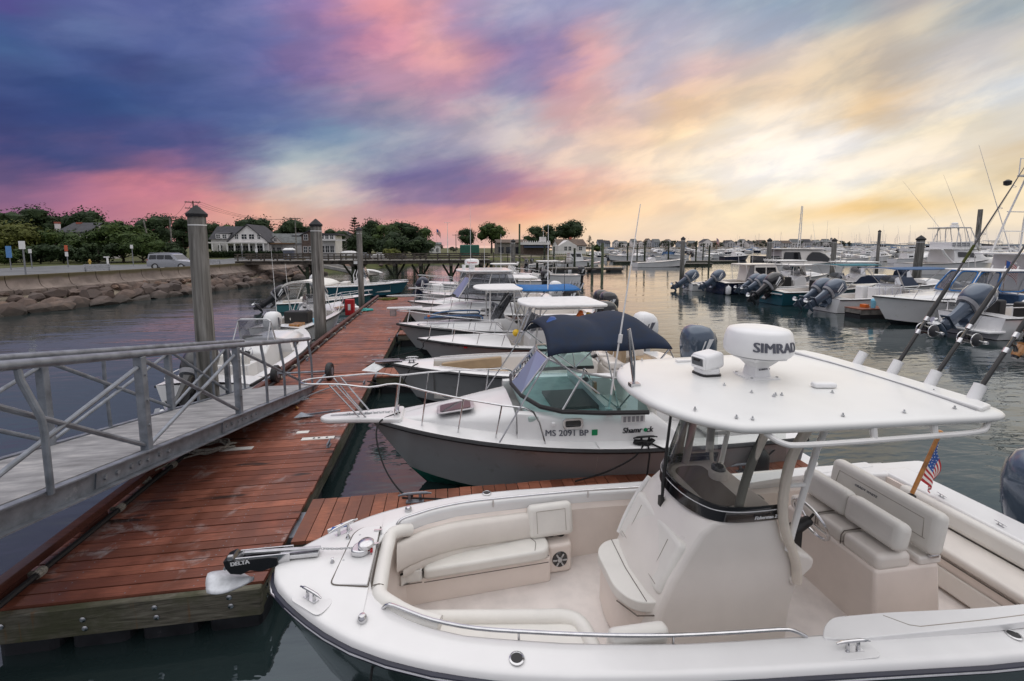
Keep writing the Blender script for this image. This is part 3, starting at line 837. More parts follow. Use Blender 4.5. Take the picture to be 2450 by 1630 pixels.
T(85, 492, 92, 110, 'leaf_dark', 'tall dark tree left of the red-topped chimneys')
T(150, 503, 74, 118, 'leaf_dark', 'dark tree rising right behind the house with two chimneys')
T(212, 496, 84, 113, 'leaf_dark', 'tall dark tree right of the house with two chimneys')
T(252, 514, 60, 106, 'leaf_mid', 'lighter green tree at the right end of the tall left row')
T(295, 527, 60, 118, 'leaf_dark', 'low dark tree on the skyline above the rounded green bush')
T(375, 506, 78, 96, 'leaf_dark', 'dark tree between the leaning bare pole and the utility pole')
T(440, 513, 66, 104, 'leaf_dark', 'dark tree mostly hidden behind the nearest big piling')
T(512, 527, 70, 128, 'leaf_dark', 'small dark tree left of the white gambrel house roof')
T(548, 531, 46, 134, 'leaf_mid', 'small airy tree over the white house dormer')
T(606, 515, 112, 142, 'leaf_dark', 'big round dark tree right behind the white gable house')
T(700, 522, 78, 142, 'leaf_dark', 'round dark tree behind the grey roofed cottage')
T(742, 540, 52, 145, 'leaf_dark', 'smaller dark tree just left of the second piling cap')
T(806, 541, 62, 140, 'leaf_dark', 'low dark tree behind the brown shingled house')
BG = 'bushes along the shore road'
T(32, 527, 128, 84, 'leaf_yellow', 'big yellowish bush behind the blue sign', 'bush', .1, 4600, 'bush', BG)
T(118, 545, 120, 88, 'leaf_mid', 'ragged green bush below the red-topped chimneys', 'bush', .1, 3800, 'bush', BG)
T(188, 563, 95, 84, 'leaf_mid', 'low green bush in front of the hidden house wall', 'bush', .1, 3000, 'bush', BG)
T(292, 534, 150, 84, 'leaf_mid', 'large rounded green bush left of the silver car', 'bush', .1, 5600, 'bush', BG)
T(340, 553, 85, 80, 'leaf_mid', 'round green bush nearest the silver car', 'bush', .1, 3000, 'bush', BG)
T(232, 580, 130, 77, 'leaf_dark', 'low dark hedge-like bush behind the hydrant', 'bush', .08, 3000, 'bush', BG)
T(92, 583, 110, 77, 'leaf_dark', 'low pale grassy bush beside the small white sign', 'bush', .08, 2200, 'bush', BG)
T(148, 583, 60, 78, 'leaf_dark', 'low dark bush behind the orange sign', 'bush', .08, 1800, 'bush', BG)
T(20, 592, 90, 74, 'leaf_mid', 'low bush at the left picture edge behind the road', 'bush', .08, 2000, 'bush', BG)
T(412, 577, 80, 88, 'leaf_dark', 'dark shrubbery behind the silver car roof', 'bush', .08, 2200, 'bush', BG)
CG = 'trees beside the timber bridge'
T(886, 517, 66, 98, 'leaf_dark', 'tallest tree of the clump behind the bridge, left of its middle', group=CG)
T(925, 527, 88, 94, 'leaf_mid', 'broad tree in the middle of the clump behind the bridge', group=CG, n=4200)
T(962, 521, 74, 99, 'leaf_dark', 'dark peaked tree right of the middle of the bridge clump', group=CG)
T(990, 533, 56, 97, 'leaf_dark', 'dark tree near the right end of the bridge clump', group=CG)
T(1014, 543, 66, 100, 'leaf_mid', 'last tree at the right end of the bridge clump', group=CG)
T(862, 556, 92, 92, 'leaf_dark', 'low spreading tree behind the third piling', group=CG, trunk=.15)
T(940, 556, 130, 89, 'leaf_dark', 'low dark skirt of foliage under the bridge clump', 'bush', .1, 4000, 'bush', CG)
T(1005, 566, 80, 90, 'leaf_dark', 'low dark bush beneath the right end of the bridge clump', 'bush', .1, 2200, 'bush', CG)
T(934, 591, 52, 80, 'leaf_yellow', 'small light green shrub over the bridge railing', 'bush', .1, 1800, 'bush', CG)
conifer('pine_tree', 'spiky pine behind the third piling', at(850, 104), 104, 1.0, zat(850, 515, 104)-1, 6.2, 11)
IG = 'trees on the point behind the marina'
T(1118, 544, 46, 150, 'leaf_dark', 'smaller of the two trees over the green tarp', group=IG, trunk=.35)
T(1176, 533, 84, 152, 'leaf_mid', 'airy spreading tree right of the green tarp', group=IG, trunk=.4, n=2600)
T(1280, 541, 62, 168, 'leaf_dark', 'dark tree left of the pair behind the white bar building', group=IG, trunk=.3)
T(1312, 535, 52, 172, 'leaf_dark', 'dark tree behind the flagpole of the white bar building', group=IG, trunk=.2)
T(1364, 525, 92, 172, 'leaf_dark', 'wide flat topped tree over the white house on the point', group=IG, trunk=.42, n=3600)
T(1430, 584, 44, 170, 'leaf_mid', 'low green bush at the end of the point', 'bush', .1, 600, 'bush', IG)
conifer('pine_tree', 'small pine right of the white house on the point', at(1410, 178), 178, 1.0, zat(1410, 562, 178)-1, 5.0, 12)
for i, (px, wpx, py) in enumerate(((1045, 40, 580), (1085, 30, 590), (1235, 40, 588))):
    T(px, py, wpx, 190, 'leaf_far', ['grey green tree in the gap right of the bridge clump', 'low tree in the gap left of the green tarp', 'low tree in the gap behind the fourth piling'][i], n=500, group=IG)
# clipped hedge in front of the houses
hd = MB(); r_ = random.Random(4); Yh = 108
for i in range(3200):
    px = r_.uniform(487, 690); zz = r_.uniform(1.0, 2.55); p = Vector((at(px, Yh), Yh+r_.uniform(-.8, .5), zz))
    e1 = Vector((r_.gauss(0, 1), r_.gauss(0, 1), r_.gauss(0, 1))).normalized()*.22; e2 = ortho(e1)[0]*.12
    hd.add([p-e1, p+e2, p+e1, p-e2], [(0, 1, 2, 3)])
x0, x1 = at(487, Yh), at(690, Yh)
hd.box(((x0+x1)/2, Yh, 1.65), (x1-x0, .9, 1.3))
tag(hd.build('hedge', M['leaf_dark'], smooth=0), 'long clipped dark hedge in front of the white gable house', 'hedge')

# ------------------------------------------------------------------ houses
def gable_house(name, label, px0, px1, Y, zb, zeave, zridge, depth, wall, roof, ridge_along='y', rz=0.0, cat='house', over=.35):
    x0, x1 = at(px0, Y), at(px1, Y); wd = x1-x0
    t = thing(name, label, cat, ((x0+x1)/2, Y, 0), rz)
    m = MB(); h = wd/2
    if ridge_along == 'y':
        out = [(-h, zb), (h, zb), (h, zeave), (0, zridge), (-h, zeave)]
        m.loft([[(x, 0, z) for x, z in out], [(x, depth, z) for x, z in out]], close_u=True, cap0=True, cap1=True)
    else:
        out = [(0, zb), (depth, zb), (depth, zeave), (depth/2, zridge), (0, zeave)]
        m.loft([[(-h, y, z) for y, z in out], [(h, y, z) for y, z in out]], close_u=True, cap0=True, cap1=True)
    m.build('wall', wall, t, smooth=0, fix=True)
    rf = MB()
    if ridge_along == 'y':
        sl = (zridge-zeave)/h
        for s in (-1, 1):
            rf.add([(s*(h+over), -over, zeave-over*sl+.06), (0, -over, zridge+.06), (0, depth+over, zridge+.06), (s*(h+over), depth+over, zeave-over*sl+.06),
                    (s*(h+over), -over, zeave-over*sl+.28), (0, -over, zridge+.30), (0, depth+over, zridge+.30), (s*(h+over), depth+over, zeave-over*sl+.28)],
                   [(0, 1, 2, 3), (7, 6, 5, 4), (0, 4, 5, 1), (3, 2, 6, 7), (0, 3, 7, 4)])
    else:
        sl = (zridge-zeave)/(depth/2)
        for s in (0, 1):
            yo = -over if s == 0 else depth+over
            rf.add([(-h-over, yo, zeave-over*sl+.06), (-h-over, depth/2, zridge+.06), (h+over, depth/2, zridge+.06), (h+over, yo, zeave-over*sl+.06),
                    (-h-over, yo, zeave-over*sl+.28), (-h-over, depth/2, zridge+.30), (h+over, depth/2, zridge+.30), (h+over, yo, zeave-over*sl+.28)],
                   [(0, 1, 2, 3), (7, 6, 5, 4), (0, 4, 5, 1), (3, 2, 6, 7), (0, 3, 7, 4)])
    rf.build('roof', roof, t, smooth=0, fix=True)
    return t, wd
def win(t, x, z, w, h, y=0.0, frame=True, side=None):
    """a window: frame and dark pane, set into the front face"""
    f = MB()
    for a, b, c, d2 in ((-w/2, 0, .09, h), (w/2, 0, .09, h), (0, h/2, w+.09, .09), (0, -h/2, w+.09, .09), (0, 0, w, .06), (0, 0, .06, h)):
        f.box((x+a, y-.05, z+b), (c, .08, d2))
    o = f.build('window', M['white_paint'], t, smooth=0)
    p = MB().box((x, y-.02, z), (w, .03, h)).build('pane', M['window_dark'], o, smooth=0)
    return o
Yw = 120
zl = lambda py, px=570: zat(px, py, Yw)
zb = 1.0
wh, wd = gable_house('white_house', 'white gable house with long porch and dark roof behind the hedge', 546, 641, Yw, zb, zl(579), zl(539), 11, M['white_wall'], M['roof_dark'])
hw = wd/2
lw = MB(); lx = width(498, 546, Yw)
out = [(0, zb), (9, zb), (9, zl(571)), (4.5, zl(540)), (0, zl(571))]
lw.loft([[(-hw-lx, y+1.5, z) for y, z in out], [(-hw+2, y+1.5, z) for y, z in out]], close_u=True, cap0=True, cap1=True)
lw.build('side_wing', M['white_wall'], wh, smooth=0, fix=True)
MB().add([(-hw-lx-.4, 1.0, zl(573)), (-hw+2.4, 1.0, zl(573)), (-hw+2.4, 6, zl(539.5)), (-hw-lx-.4, 6, zl(539.5)), (-hw-lx-.4, 11, zl(573)), (-hw+2.4, 11, zl(573))], [(0, 1, 2, 3), (3, 2, 5, 4)]).build('roof', M['roof_dark'], wh, smooth=0)
dm = MB().box((-hw-lx*.42, 2.6, (zl(571)+zl(560))/2), (lx*.62, 2.6, zl(559)-zl(571))); dm.build('dormer', M['white_wall'], wh, smooth=0)
MB().add([(-hw-lx*.78, 1.1, zl(558.5)), (-hw-lx*.06, 1.1, zl(558.5)), (-hw-lx*.06, 4.4, zl(554)), (-hw-lx*.78, 4.4, zl(554))], [(0, 1, 2, 3)]).build('dormer_roof', M['roof_dark'], wh, smooth=0)
for q in (.6, .28): win(wh, -hw-lx*q, (zl(571)+zl(560))/2, 1.0, 1.0, 1.28)
# porch: floor line, roof band, columns, shaded openings
MB().box((-lx/2, -1.0, zl(581)), (wd+lx, 2.4, .32)).build('porch_roof', M['white_wall'], wh, smooth=0)
for k in range(9):
    MB().box((-hw-lx+.3+(wd+lx-.6)*k/8, -2.0, (zl(582)+zb)/2), (.28, .28, zl(582)-zb)).build('column', M['white_paint'], wh, smooth=0)
for q, w_, h_ in ((-.44, .7, .9), (-.14, 1.1, 1.3), (.16, 1.1, 1.3), (.45, .6, .9)):
    win(wh, q*hw*1.25, (zl(562)+zl(571))/2, w_*1.15, 1.25)
for q in (-.86, -.55, .05, .58):
    win(wh, q*hw, zb+1.9, 1.6, 1.7)
win(wh, -hw-lx*.55, zb+1.9, 1.0, 1.9, 1.48)
MB().box((-.25*hw, -.04, zb+1.5), (1.1, .1, 2.4)).build('door', M['window_dark'], wh, smooth=0)
# cottage with grey hip roof
Yw = 125
ct, cw = gable_house('cottage', 'small white cottage with grey roof and brown porch roof', 642, 722, Yw, zb, zat(680, 583, Yw), zat(680, 561, Yw), 8, M['white_wall'], M['roof_grey'], 'x')
g1 = zat(665, 580, Yw); g2 = zat(665, 566, Yw)
MB().loft([[(x-cw*.22, y-1.6, z) for x, z in ((-1.7, zb), (1.7, zb), (1.7, g1), (0, g2), (-1.7, g1))] for y in (0, 4)], close_u=True, cap0=True, cap1=True).build('front_gable', M['white_wall'], ct, smooth=0, fix=True)
MB().add([(-cw*.22-2.1, -1.9, g1-.35), (-cw*.22, -1.9, g2+.12), (-cw*.22, 3, g2+.12), (-cw*.22-2.1, 3, g1-.35), (-cw*.22+2.1, -1.9, g1-.35), (-cw*.22+2.1, 3, g1-.35)], [(0, 1, 2, 3), (1, 4, 5, 2)]).build('gable_roof', M['roof_grey'], ct, smooth=0)
MB().box((-.5, -2.6, zat(680, 583, Yw)), (cw*.8, 3.2, .35)).build('porch_roof', simple('brown_porch_roof', (.17, .10, .05), .8), ct, smooth=0)
win(ct, -cw*.22, (g1+g2)/2-.1, .8, .8, -1.6)
for q in (-.3, -.12, .06, .22): win(ct, q*cw, zb+1.6, 1.0, 1.3, 0 if q > 0 else -1.61)
# brown house with white wing
Yw = 122
bh, bw = gable_house('brown_house', 'brown shingled house with white windows and a pale wing, behind the second piling', 722, 764, Yw, zb, zat(740, 564, Yw), zat(740, 553, Yw), 8, M['brown_wall'], M['roof_dark'])
ww = width(764, 802, Yw)
MB().box((bw/2+ww/2+.02, 4, (zb+zat(780, 562, Yw))/2), (ww, 8, zat(780, 562, Yw)-zb)).build('white_wing', M['white_wall'], bh, smooth=0)
MB().box((bw/2+ww/2+.4, 4, zat(780, 561, Yw)), (ww+1.0, 8.6, .5)).build('wing_roof', M['roof_dark'], bh, smooth=0)
MB().box((bw/2+ww/2+1.6, -.8, zat(780, 575, Yw)), (ww+3, 1.8, .3)).build('porch_roof', M['white_wall'], bh, smooth=0)
for q in (-.25, .25): win(bh, q*bw, zat(740, 568, Yw), 1.0, 1.5)
for q in (-.3, .0, .3): win(bh, q*bw, zb+1.7, .9, 1.6)
for k in range(3): win(bh, bw/2+ww*(.2+.3*k), zat(780, 567, Yw), .9, 1.2)
for k in range(3): win(bh, bw/2+ww*(.2+.3*k), zb+1.8, 1.0, 1.8)
th_, tw_ = gable_house('tan_house', 'tan house end showing left of the brown shingled house', 703, 722, 128, zb, zat(712, 566, 128), zat(712, 559, 128), 7, M['tan_wall'], M['roof_dark'], 'x')
eh, ew = gable_house('grey_house', 'small grey gable peeping over the trees left of the pine', 806, 838, 150, zb, zat(822, 566, 150), zat(822, 554, 150), 8, M['pier_pale'], M['roof_dark'])
win(eh, 0, zat(822, 561, 150), .9, 1.0)
# hidden house with two chimneys
Yw = 98
hh, hwid = gable_house('dark_roofed_house', 'house with dark roof and two pale chimneys among the trees', 142, 206, Yw, zb, zat(170, 558, Yw), zat(170, 534, Yw), 9, M['white_wall'], M['roof_dark'], 'x')
for px, py in ((155, 530), (100, 529)):
    c = MB(); x = at(px, Yw)-(at(142, Yw)+at(206, Yw))/2; z1 = zat(px, py, Yw)
    c.box((x, 4, z1-1.6), (.62, .62, 3.2))
    o = c.build('chimney', M['white_wall'], hh, smooth=0)
    MB().box((x, 4, z1-.15), (.72, .72, .34)).build('chimney_top', M['brick_red'], o, smooth=0)
MB().box((at(118, Yw)-(at(142, Yw)+at(206, Yw))/2, 5, zat(120, 556, Yw)/2+.8), (5.5, 6, zat(120, 552, Yw)-zb)).build('rear_wing', M['brown_wall'], hh, smooth=0)
# buildings on the point
Yw = 150
sh, sw = gable_house('boat_shed', 'low white shed right of the bridge clump', 1024, 1054, Yw, zb, zat(1040, 586, Yw), zat(1040, 582, Yw), 6, M['white_wall'], M['roof_grey'], 'x')
win(sh, -.8, 2.2, 1.2, .9); win(sh, 1.0, 2.2, .9, 1.2)
tp = MB(); x0, x1 = at(1101, 118), at(1147, 118)
tp.prism(rounded([(x0, 118), (x1, 118), (x1, 121), (x0, 121)], .5), 1.0, zat(1120, 586, 118))
tag(tp.build('tarp_stack', M['deepgreen'], smooth=0, bevel=.25), 'stack under a green tarp left of the airy spreading tree', 'tarp')
gb, gw = gable_house('grey_workshop', 'grey workshop with dark open bays beside the fourth piling', 1190, 1262, 140, zb, zat(1220, 582, 140), zat(1220, 575, 140), 8, M['pier_pale'], M['roof_brown'], 'x')
for q in (-.38, -.13, .12, .36): MB().box((q*gw, -.05, zb+1.2), (gw*.17, .12, 2.1)).build('bay', M['window_dark'], gb, smooth=0)
Yw = 132
rb = thing('bar_building', 'white waterfront bar with crenellated rail and navy awning', 'building', (at(1283, Yw), Yw, 0))
rw = width(1252, 1314, Yw)
MB().box((0, 3, (zb+zat(1283, 586, Yw))/2), (rw, 6, zat(1283, 586, Yw)-zb)).build('wall', M['brown_wall'], rb, smooth=0)
MB().box((0, 2.6, zat(1283, 583, Yw)), (rw+.4, 6.8, zat(1283, 580, Yw)-zat(1283, 586, Yw))).build('roof_deck', M['white_wall'], rb, smooth=0)
for k in range(13): MB().box((-rw/2+rw*k/12, -.6, zat(1283, 578.2, Yw)), (.24, .2, .42)).build('rail_post', M['white_paint'], rb, smooth=0)
MB().add([(-rw/2, -.2, zat(1283, 586.5, Yw)), (rw/2, -.2, zat(1283, 586.5, Yw)), (rw/2, -1.6, zat(1283, 593, Yw)), (-rw/2, -1.6, zat(1283, 593, Yw)), (-rw/2, -.2, zat(1283, 588, Yw)), (rw/2, -.2, zat(1283, 588, Yw))], [(0, 1, 2, 3), (4, 5, 2, 3)]).build('awning', M['navy_canvas'], rb, smooth=0)
MB().box((rw*.28, 1, zat(1283, 573, Yw)), (1.7, 2, 1.5)).build('cabin', M['white_wall'], rb, smooth=0)
MB().cyl((rw*.30, 1, zat(1283, 575, Yw)), (rw*.30, 1, zat(1301, 533, Yw)), .07, .04, 6).build('flagpole', M['white_paint'], rb)
Yw = 150
ph, pw = gable_house('white_bungalow', 'white bungalow with brown roof under the wide flat topped tree', 1336, 1402, Yw, zb, zat(1370, 588, Yw), zat(1370, 574, Yw), 9, M['white_wall'], M['roof_brown'], 'x')
MB().loft([[(x-pw*.22, y-2.2, z) for x, z in ((-3.2, zb), (3.2, zb), (3.2, zat(1350, 588, Yw)), (0, zat(1350, 575, Yw)), (-3.2, zat(1350, 588, Yw)))] for y in (0, 5)], close_u=True, cap0=True, cap1=True).build('front_gable', M['white_wall'], ph, smooth=0, fix=True)
MB().box((pw*.06, 4.5, zat(1375, 572, Yw)), (.8, .8, 1.4)).build('chimney', M['brick_red'], ph, smooth=0)
for x in (-pw*.3, -pw*.15): win(ph, x, zb+1.7, 1.0, 1.4, -2.2)
for x in (pw*.12, pw*.3): win(ph, x, zb+1.7, 1.2, 1.3)
m = MB()
for k in range(23): m.box((at(1318, 128)+width(1318, 1420, 128)*k/22, 128, 1.5), (.1, .1, 1.0))
for z in (1.35, 1.65, 1.95): m.box((at(1369, 128), 128, z), (width(1318, 1420, 128), .05, .12))
tag(m.build('white_fence', M['white_paint'], smooth=0), 'white railing along the point in front of the white bungalow', 'fence')
m = MB(); m.bar((at(1150, 122), 122, .6), (at(1440, 120), 120, .5), .6, 1.3); 
tag(m.build('bulkhead', M['pier_wood'], smooth=0), 'dark timber bulkhead below the white bungalow', 'bulkhead')

# ------------------------------------------------------------------ poles, signs and road things
def utility_pole(label, px, pytop, Y, arms, lean=0.0, mat='pier_pale', zb=1.0):
    x = at(px, Y); z1 = zat(px, pytop, Y)
    t = thing('utility_pole', label, 'utility pole', (x, Y, zb), 0)
    MB().cyl((0, 0, -.3), (lean, 0, z1-zb), .17, .11, 8).build('pole', M[mat], t)
    for dz in arms:
        f = (z1-zb-dz)/(z1-zb)
        MB().box((lean*f, -.13, z1-zb-dz), (2.7, .12, .14)).build('crossarm', M['pier_wood'], t, smooth=0)
        m = MB()
        for q in (-1.2, -.6, .6, 1.2): m.cyl((lean*f+q, -.13, z1-zb-dz+.07), (lean*f+q, -.13, z1-zb-dz+.25), .05, .04, 6)
        m.build('insulators', M['grey_plastic'], t)
    return Vector((x+lean, Y, z1))
pA = utility_pole('tall utility pole with two crossarms behind the nearest big piling', 469, 481, 92, (.25, 1.35), mat='pier_wood')
pB = utility_pole('utility pole with one short arm right of the leaning bare pole', 411, 517, 88, (.2,))
pC = utility_pole('leaning pale bare pole left of the silver car', 364, 528, 84, (), -1.0)
pD = utility_pole('utility pole with one crossarm behind the grey roofed cottage', 709, 521, 118, (.25,))
pE = utility_pole('small far utility pole on the pink skyline left of the bare pole', 336, 522, 150, (.3,))
pF = utility_pole('short far utility pole in the gap right of the bridge clump', 1091, 561, 170, (.3,))
for i, (a, b, s) in enumerate(((pA, pB, 1.2), (pA, pD, 1.5), (pB, pE, 1.0))):
    m = MB()
    for q in (-1.1, 0, 1.1):
        m.tube(sag(a+Vector((q, 0, -.1)), b+Vector((q, 0, -.1)), s, 10), .022, 4)
    tag(m.build('power_lines', M['rubber']), ['power lines from the tall two-armed pole to the short armed pole', 'power lines from the tall two-armed pole to the cottage pole', 'power lines from the short armed pole to the far skyline pole'][i], 'wires')
def sign(label, px, pytop, pybase, Y, w, h, mat, extra=None, back=False):
    x = at(px, Y); z1 = zat(px, pytop, Y); z0 = 1.0
    t = thing('street_sign', label, 'sign', (x, Y, z0))
    MB().cyl((0, 0, -.2), (0, 0, z1-z0), .05, .05, 6).build('post', M['grey_paint'], t)
    MB().box((0, -.06, z1-z0-h/2), (w, .03, h)).build('plate', M[mat], t, smooth=0)
    if extra:
        MB().box((0, -.06, z1-z0-h-.1-extra[1]/2), (extra[0], .03, extra[1])).build('plate', M[extra[2]], t, smooth=0)
    return t
M['sign_blue'] = simple('blue_sign', (.10, .26, .55), .4); M['sign_orange'] = simple('orange_sign', (.55, .11, .05), .5)
M['hydrant'] = simple('yellow_paint', (.55, .38, .10), .5)
sign('blue rectangular sign on a post at the left picture edge', 20, 589, 632, 58, .55, 1.3, 'sign_blue')
sign('tall white sign on a post second from the left edge', 54, 577, 650, 40, .42, .62, 'white_paint')
sign('small white sign low on a post beside the pale grassy bush', 71, 596, 632, 62, .34, .5, 'white_paint')
sign('orange sign with a white plate under it', 158, 587, 630, 64, .36, .75, 'sign_orange', (.34, .55, 'white_paint'))
sign('small white sign on a post left of the silver car', 315, 586, 620, 68, .34, .5, 'white_paint')
sign('small white sign in front of the hedge, left of the portable toilet', 613, 595, 625, 80, .4, .6, 'white_paint')
sign('thin sign post in front of the white gable house porch', 578, 588, 625, 80, .2, .4, 'grey_paint')
def hydrant(x, y):
    t = thing('fire_hydrant', 'yellow fire hydrant on the grass verge', 'hydrant', (x, y, 1.0))
    MB().lathe([(.16, 0), (.16, .08), (.12, .1), (.12, .55), (.15, .57), (.15, .62), (.11, .72), (.04, .8)], n=12).build('body', M['hydrant'], t)
    MB().cyl((-.22, 0, .42), (.22, 0, .42), .06, .06, 8).build('outlets', M['hydrant'], t)
hydrant(at(211, 72), 72)
t = thing('standpipe', 'pale hooked post on the verge right of the hydrant', 'post', (at(254, 70), 70, 1.0))
MB().cyl((0, 0, -.1), (0, 0, 1.15), .13, .12, 8).build('post', M['white_paint'], t); MB().box((-.1, 0, 1.15), (.6, .2, .16)).build('hook', M['white_paint'], t, smooth=0)
def bench(label, x, y, rz):
    t = thing('park_bench', label, 'bench', (x, y, 1.13), rz, 'benches along the sea wall')
    for k in range(3): MB().box((0, -.18+.18*k, .45), (1.8, .14, .05)).build('slat', M['alu_grey'], t, smooth=0)
    for k in range(3): MB().box((0, .30+.04*k, .6+.15*k), (1.8, .04, .12)).build('slat', M['alu_grey'], t, smooth=0)
    for s in (-.8, .8):
        MB().box((s, 0, .22), (.06, .5, .44)).box((s, .32, .65), (.06, .06, .5)).build('leg', M['grey_paint'], t, smooth=0)
bench('grey bench on the pavement left of the silver car', at(228, 46), 46, -2.6)
bench('pale bench on the pavement right of the nearest big piling', at(505, 60), 60, -2.8)
t = thing('portable_toilet', 'dark grey portable toilet with white roof on the sea wall corner', 'portable toilet', (at(691, 66), 66, 1.0), .2)
MB().box((0, 0, 1.05), (1.35, 1.35, 2.1)).build('cabin', simple('slate_panels', (.10, .11, .15), .5), t, smooth=0, bevel=.05)
MB().loft([[(x*s, y*s, z) for x, y in ((-.74, -.74), (.74, -.74), (.74, .74), (-.74, .74))] for s, z in ((1, 2.1), (1, 2.2), (.6, 2.42))], close_u=True, cap1=True).build('roof', M['white_paint'], t, smooth=0)
MB().box((0, -.69, 1.0), (.8, .03, 1.8)).build('door', simple('slate_door', (.08, .09, .12), .5), t, smooth=0)
MB().box((.1, -.71, 1.5), (.34, .02, .3)).build('notice', M['white_paint'], t, smooth=0)
b_ = MB().lathe([(.26, 0), (.30, .2), (.31, .5), (.30, .75), (.26, .92)], n=16)
o = b_.build('plastic_barrel', M['blue']); o.location = (at(713, 65), 65, 1.3); o.rotation_euler = (0, 1.2, 0); tag(o, 'blue plastic barrel beside the portable toilet', 'barrel')
# parked car
def make_suv():
    t = thing('parked_car', 'silver estate car parked on the road behind the sea wall', 'car', (at(415, 56), 56, 1.02), R(-10))
    def sec(x, hw, z0, z1, z2, hw2):
        return [(x, -hw, z0), (x, -hw-.02, (z0+z1)/2), (x, -hw, z1), (x, -hw2, z2), (x, hw2, z2), (x, hw, z1), (x, hw+.02, (z0+z1)/2), (x, hw, z0)]
    b = MB().loft([sec(-2.5, .88, .45, .95, 1.05, .8), sec(-2.45, .96, .38, 1.08, 1.12, .86), sec(-1.0, 1.0, .34, 1.12, 1.16, .9), sec(1.0, 1.0, .34, 1.10, 1.14, .9), sec(1.5, .99, .34, 1.04, 1.10, .88), sec(2.35, .95, .38, .96, 1.02, .82), sec(2.52, .84, .45, .85, .92, .7)], cap0=True, cap1=True)
    b.build('body', M['silver_paint'], t, smooth=40, fix=True)
    c = MB().loft([[(x, s*w_, z) for s, w_, z in ((-1, hw_, 1.10), (-1, hw_-.14, z2), (1, hw_-.14, z2), (1, hw_, 1.10))] for x, hw_, z2 in ((-2.46, .88, 1.2), (-2.34, .9, 1.80), (-1.4, .92, 1.88), (.0, .92, 1.87), (.38, .9, 1.78), (1.05, .88, 1.14))], cap0=True, cap1=True)
    c.build('cabin', M['silver_paint'], t, smooth=30, fix=True)
    for s in (-1, 1):
        for xa, xb, xa2, xb2 in ((-2.25, -1.42, -2.12, -1.42), (-1.32, -.52, -1.32, -.52), (-.42, .62, -.42, .18)):
            MB().add([(xa, s*.925, 1.2), (xb, s*.925, 1.2), (xb2, s*.855, 1.68), (xa2, s*.855, 1.68)], [(0, 1, 2, 3)]).build('side_window', M['glass_dark'], t, smooth=0)
        MB().box((-2.44, s*.83, .98), (.14, .16, .42)).build('tail_light', M['red'], t, smooth=0)
        MB().box((2.38, s*.74, .86), (.2, .3, .18)).build('headlight', M['white_plastic'], t, smooth=0)
        MB().box((.72, s*1.06, 1.2), (.12, .2, .16)).build('mirror', M['silver_paint'], t, smooth=0, bevel=.03)
        for x in (-1.5, 1.46):
            wl = MB().cyl((x, s*.80, .38), (x, s*1.015, .38), .385, .385, 20).build('wheel', M['rubber'], t)
            MB().cyl((x, s*.85, .42), (x, s*.985, .42), .47, .47, 20).build('wheel_arch', M['rubber'], t)
            MB().cyl((x, s*1.0, .38), (x, s*1.03, .38), .25, .22, 14).build('rim', M['alu_grey'], wl)
    for s in (-1, 1): MB().tube([(-2.2, s*.72, 1.93), (.1, s*.72, 1.93)], .03, 6).build('roof_rail', M['grey_paint'], t)
    MB().add([(.45, -.74, 1.72), (.45, .74, 1.72), (1.02, .8, 1.18), (1.02, -.8, 1.18)], [(0, 1, 2, 3)]).build('windscreen', M['glass_dark'], t, smooth=0)
make_suv()
def blob_car(label, px, Y, mat, rz=0):
    t = thing('parked_car', label, 'car', (at(px, Y), Y, 1.0), rz, 'cars parked behind the bridge')
    MB().loft([[(x, -.85, z0), (x, -.9, z1*.7), (x, -.62, z1), (x, .62, z1), (x, .9, z1*.7), (x, .85, z0)] for x, z0, z1 in ((-2.1, .4, .85), (-1.9, .3, 1.0), (-1.2, .3, 1.4), (.5, .3, 1.42), (1.2, .3, 1.0), (2.0, .3, .9), (2.15, .4, .75))], cap0=True, cap1=True).build('body', mat, t, smooth=40, fix=True)
    for s in (-1, 1):
        MB().add([(-1.3, s*.8, 1.02), (.8, s*.8, 1.02), (.4, s*.68, 1.34), (-1.0, s*.68, 1.34)], [(0, 1, 2, 3)]).build('side_window', M['glass_dark'], t, smooth=0)
        for x in (-1.3, 1.3): MB().cyl((x, s*.7, .33), (x, s*.9, .33), .33, .33, 14).build('wheel', M['rubber'], t)
blob_car('white car half hidden by the small light green shrub', 917, 84, M['white_paint'])
blob_car('pale car behind the bridge railing right of the shrub', 945, 88, M['silver_paint'])
blob_car('dark car in the shade behind the third piling', 868, 86, M['grey_paint'])
# rack of upturned dinghies
def dinghy_mesh():
    m = MB(); secs = []
    for i in range(9):
        s = i/8; hb = .62*(1-abs(2*s-1)**2.6)*.9+.06; z = .34*(1-abs(2*s-1)**3)+.05
        secs.append([(-1.6+3.2*s, -hb, 0), (-1.6+3.2*s, -hb*.8, z*.75), (-1.6+3.2*s, 0, z), (-1.6+3.2*s, hb*.8, z*.75), (-1.6+3.2*s, hb, 0)])
    return m.loft(secs, cap0=True, cap1=True).mesh('dinghy', M['white_paint'], smooth=50)
dme = dinghy_mesh(); Yd = 82
rk = thing('boat_rack', 'timber rack holding three white upturned dinghies left of the third piling', 'rack', (at(835, Yd), Yd, 1.0))
for s in (-1.3, 1.3):
    MB().box((s, -.5, .8), (.1, .1, 1.8)).box((s, .5, .8), (.1, .1, 1.8)).build('post', M['pier_pale'], rk, smooth=0)
    for k in range(3): MB().box((s, 0, .28+.55*k), (.1, 1.1, .08)).build('crossbar', M['pier_pale'], rk, smooth=0)
for k in range(3):
    o = bpy.data.objects.new('dinghy', dme); put(o); o.location = (at(835, Yd), Yd, 1.33+.55*k)
    tag(o, ['white upturned dinghy lowest on the rack', 'white upturned dinghy in the middle of the rack', 'white upturned dinghy on top of the rack'][k], 'dinghy', 'dinghies on the rack')
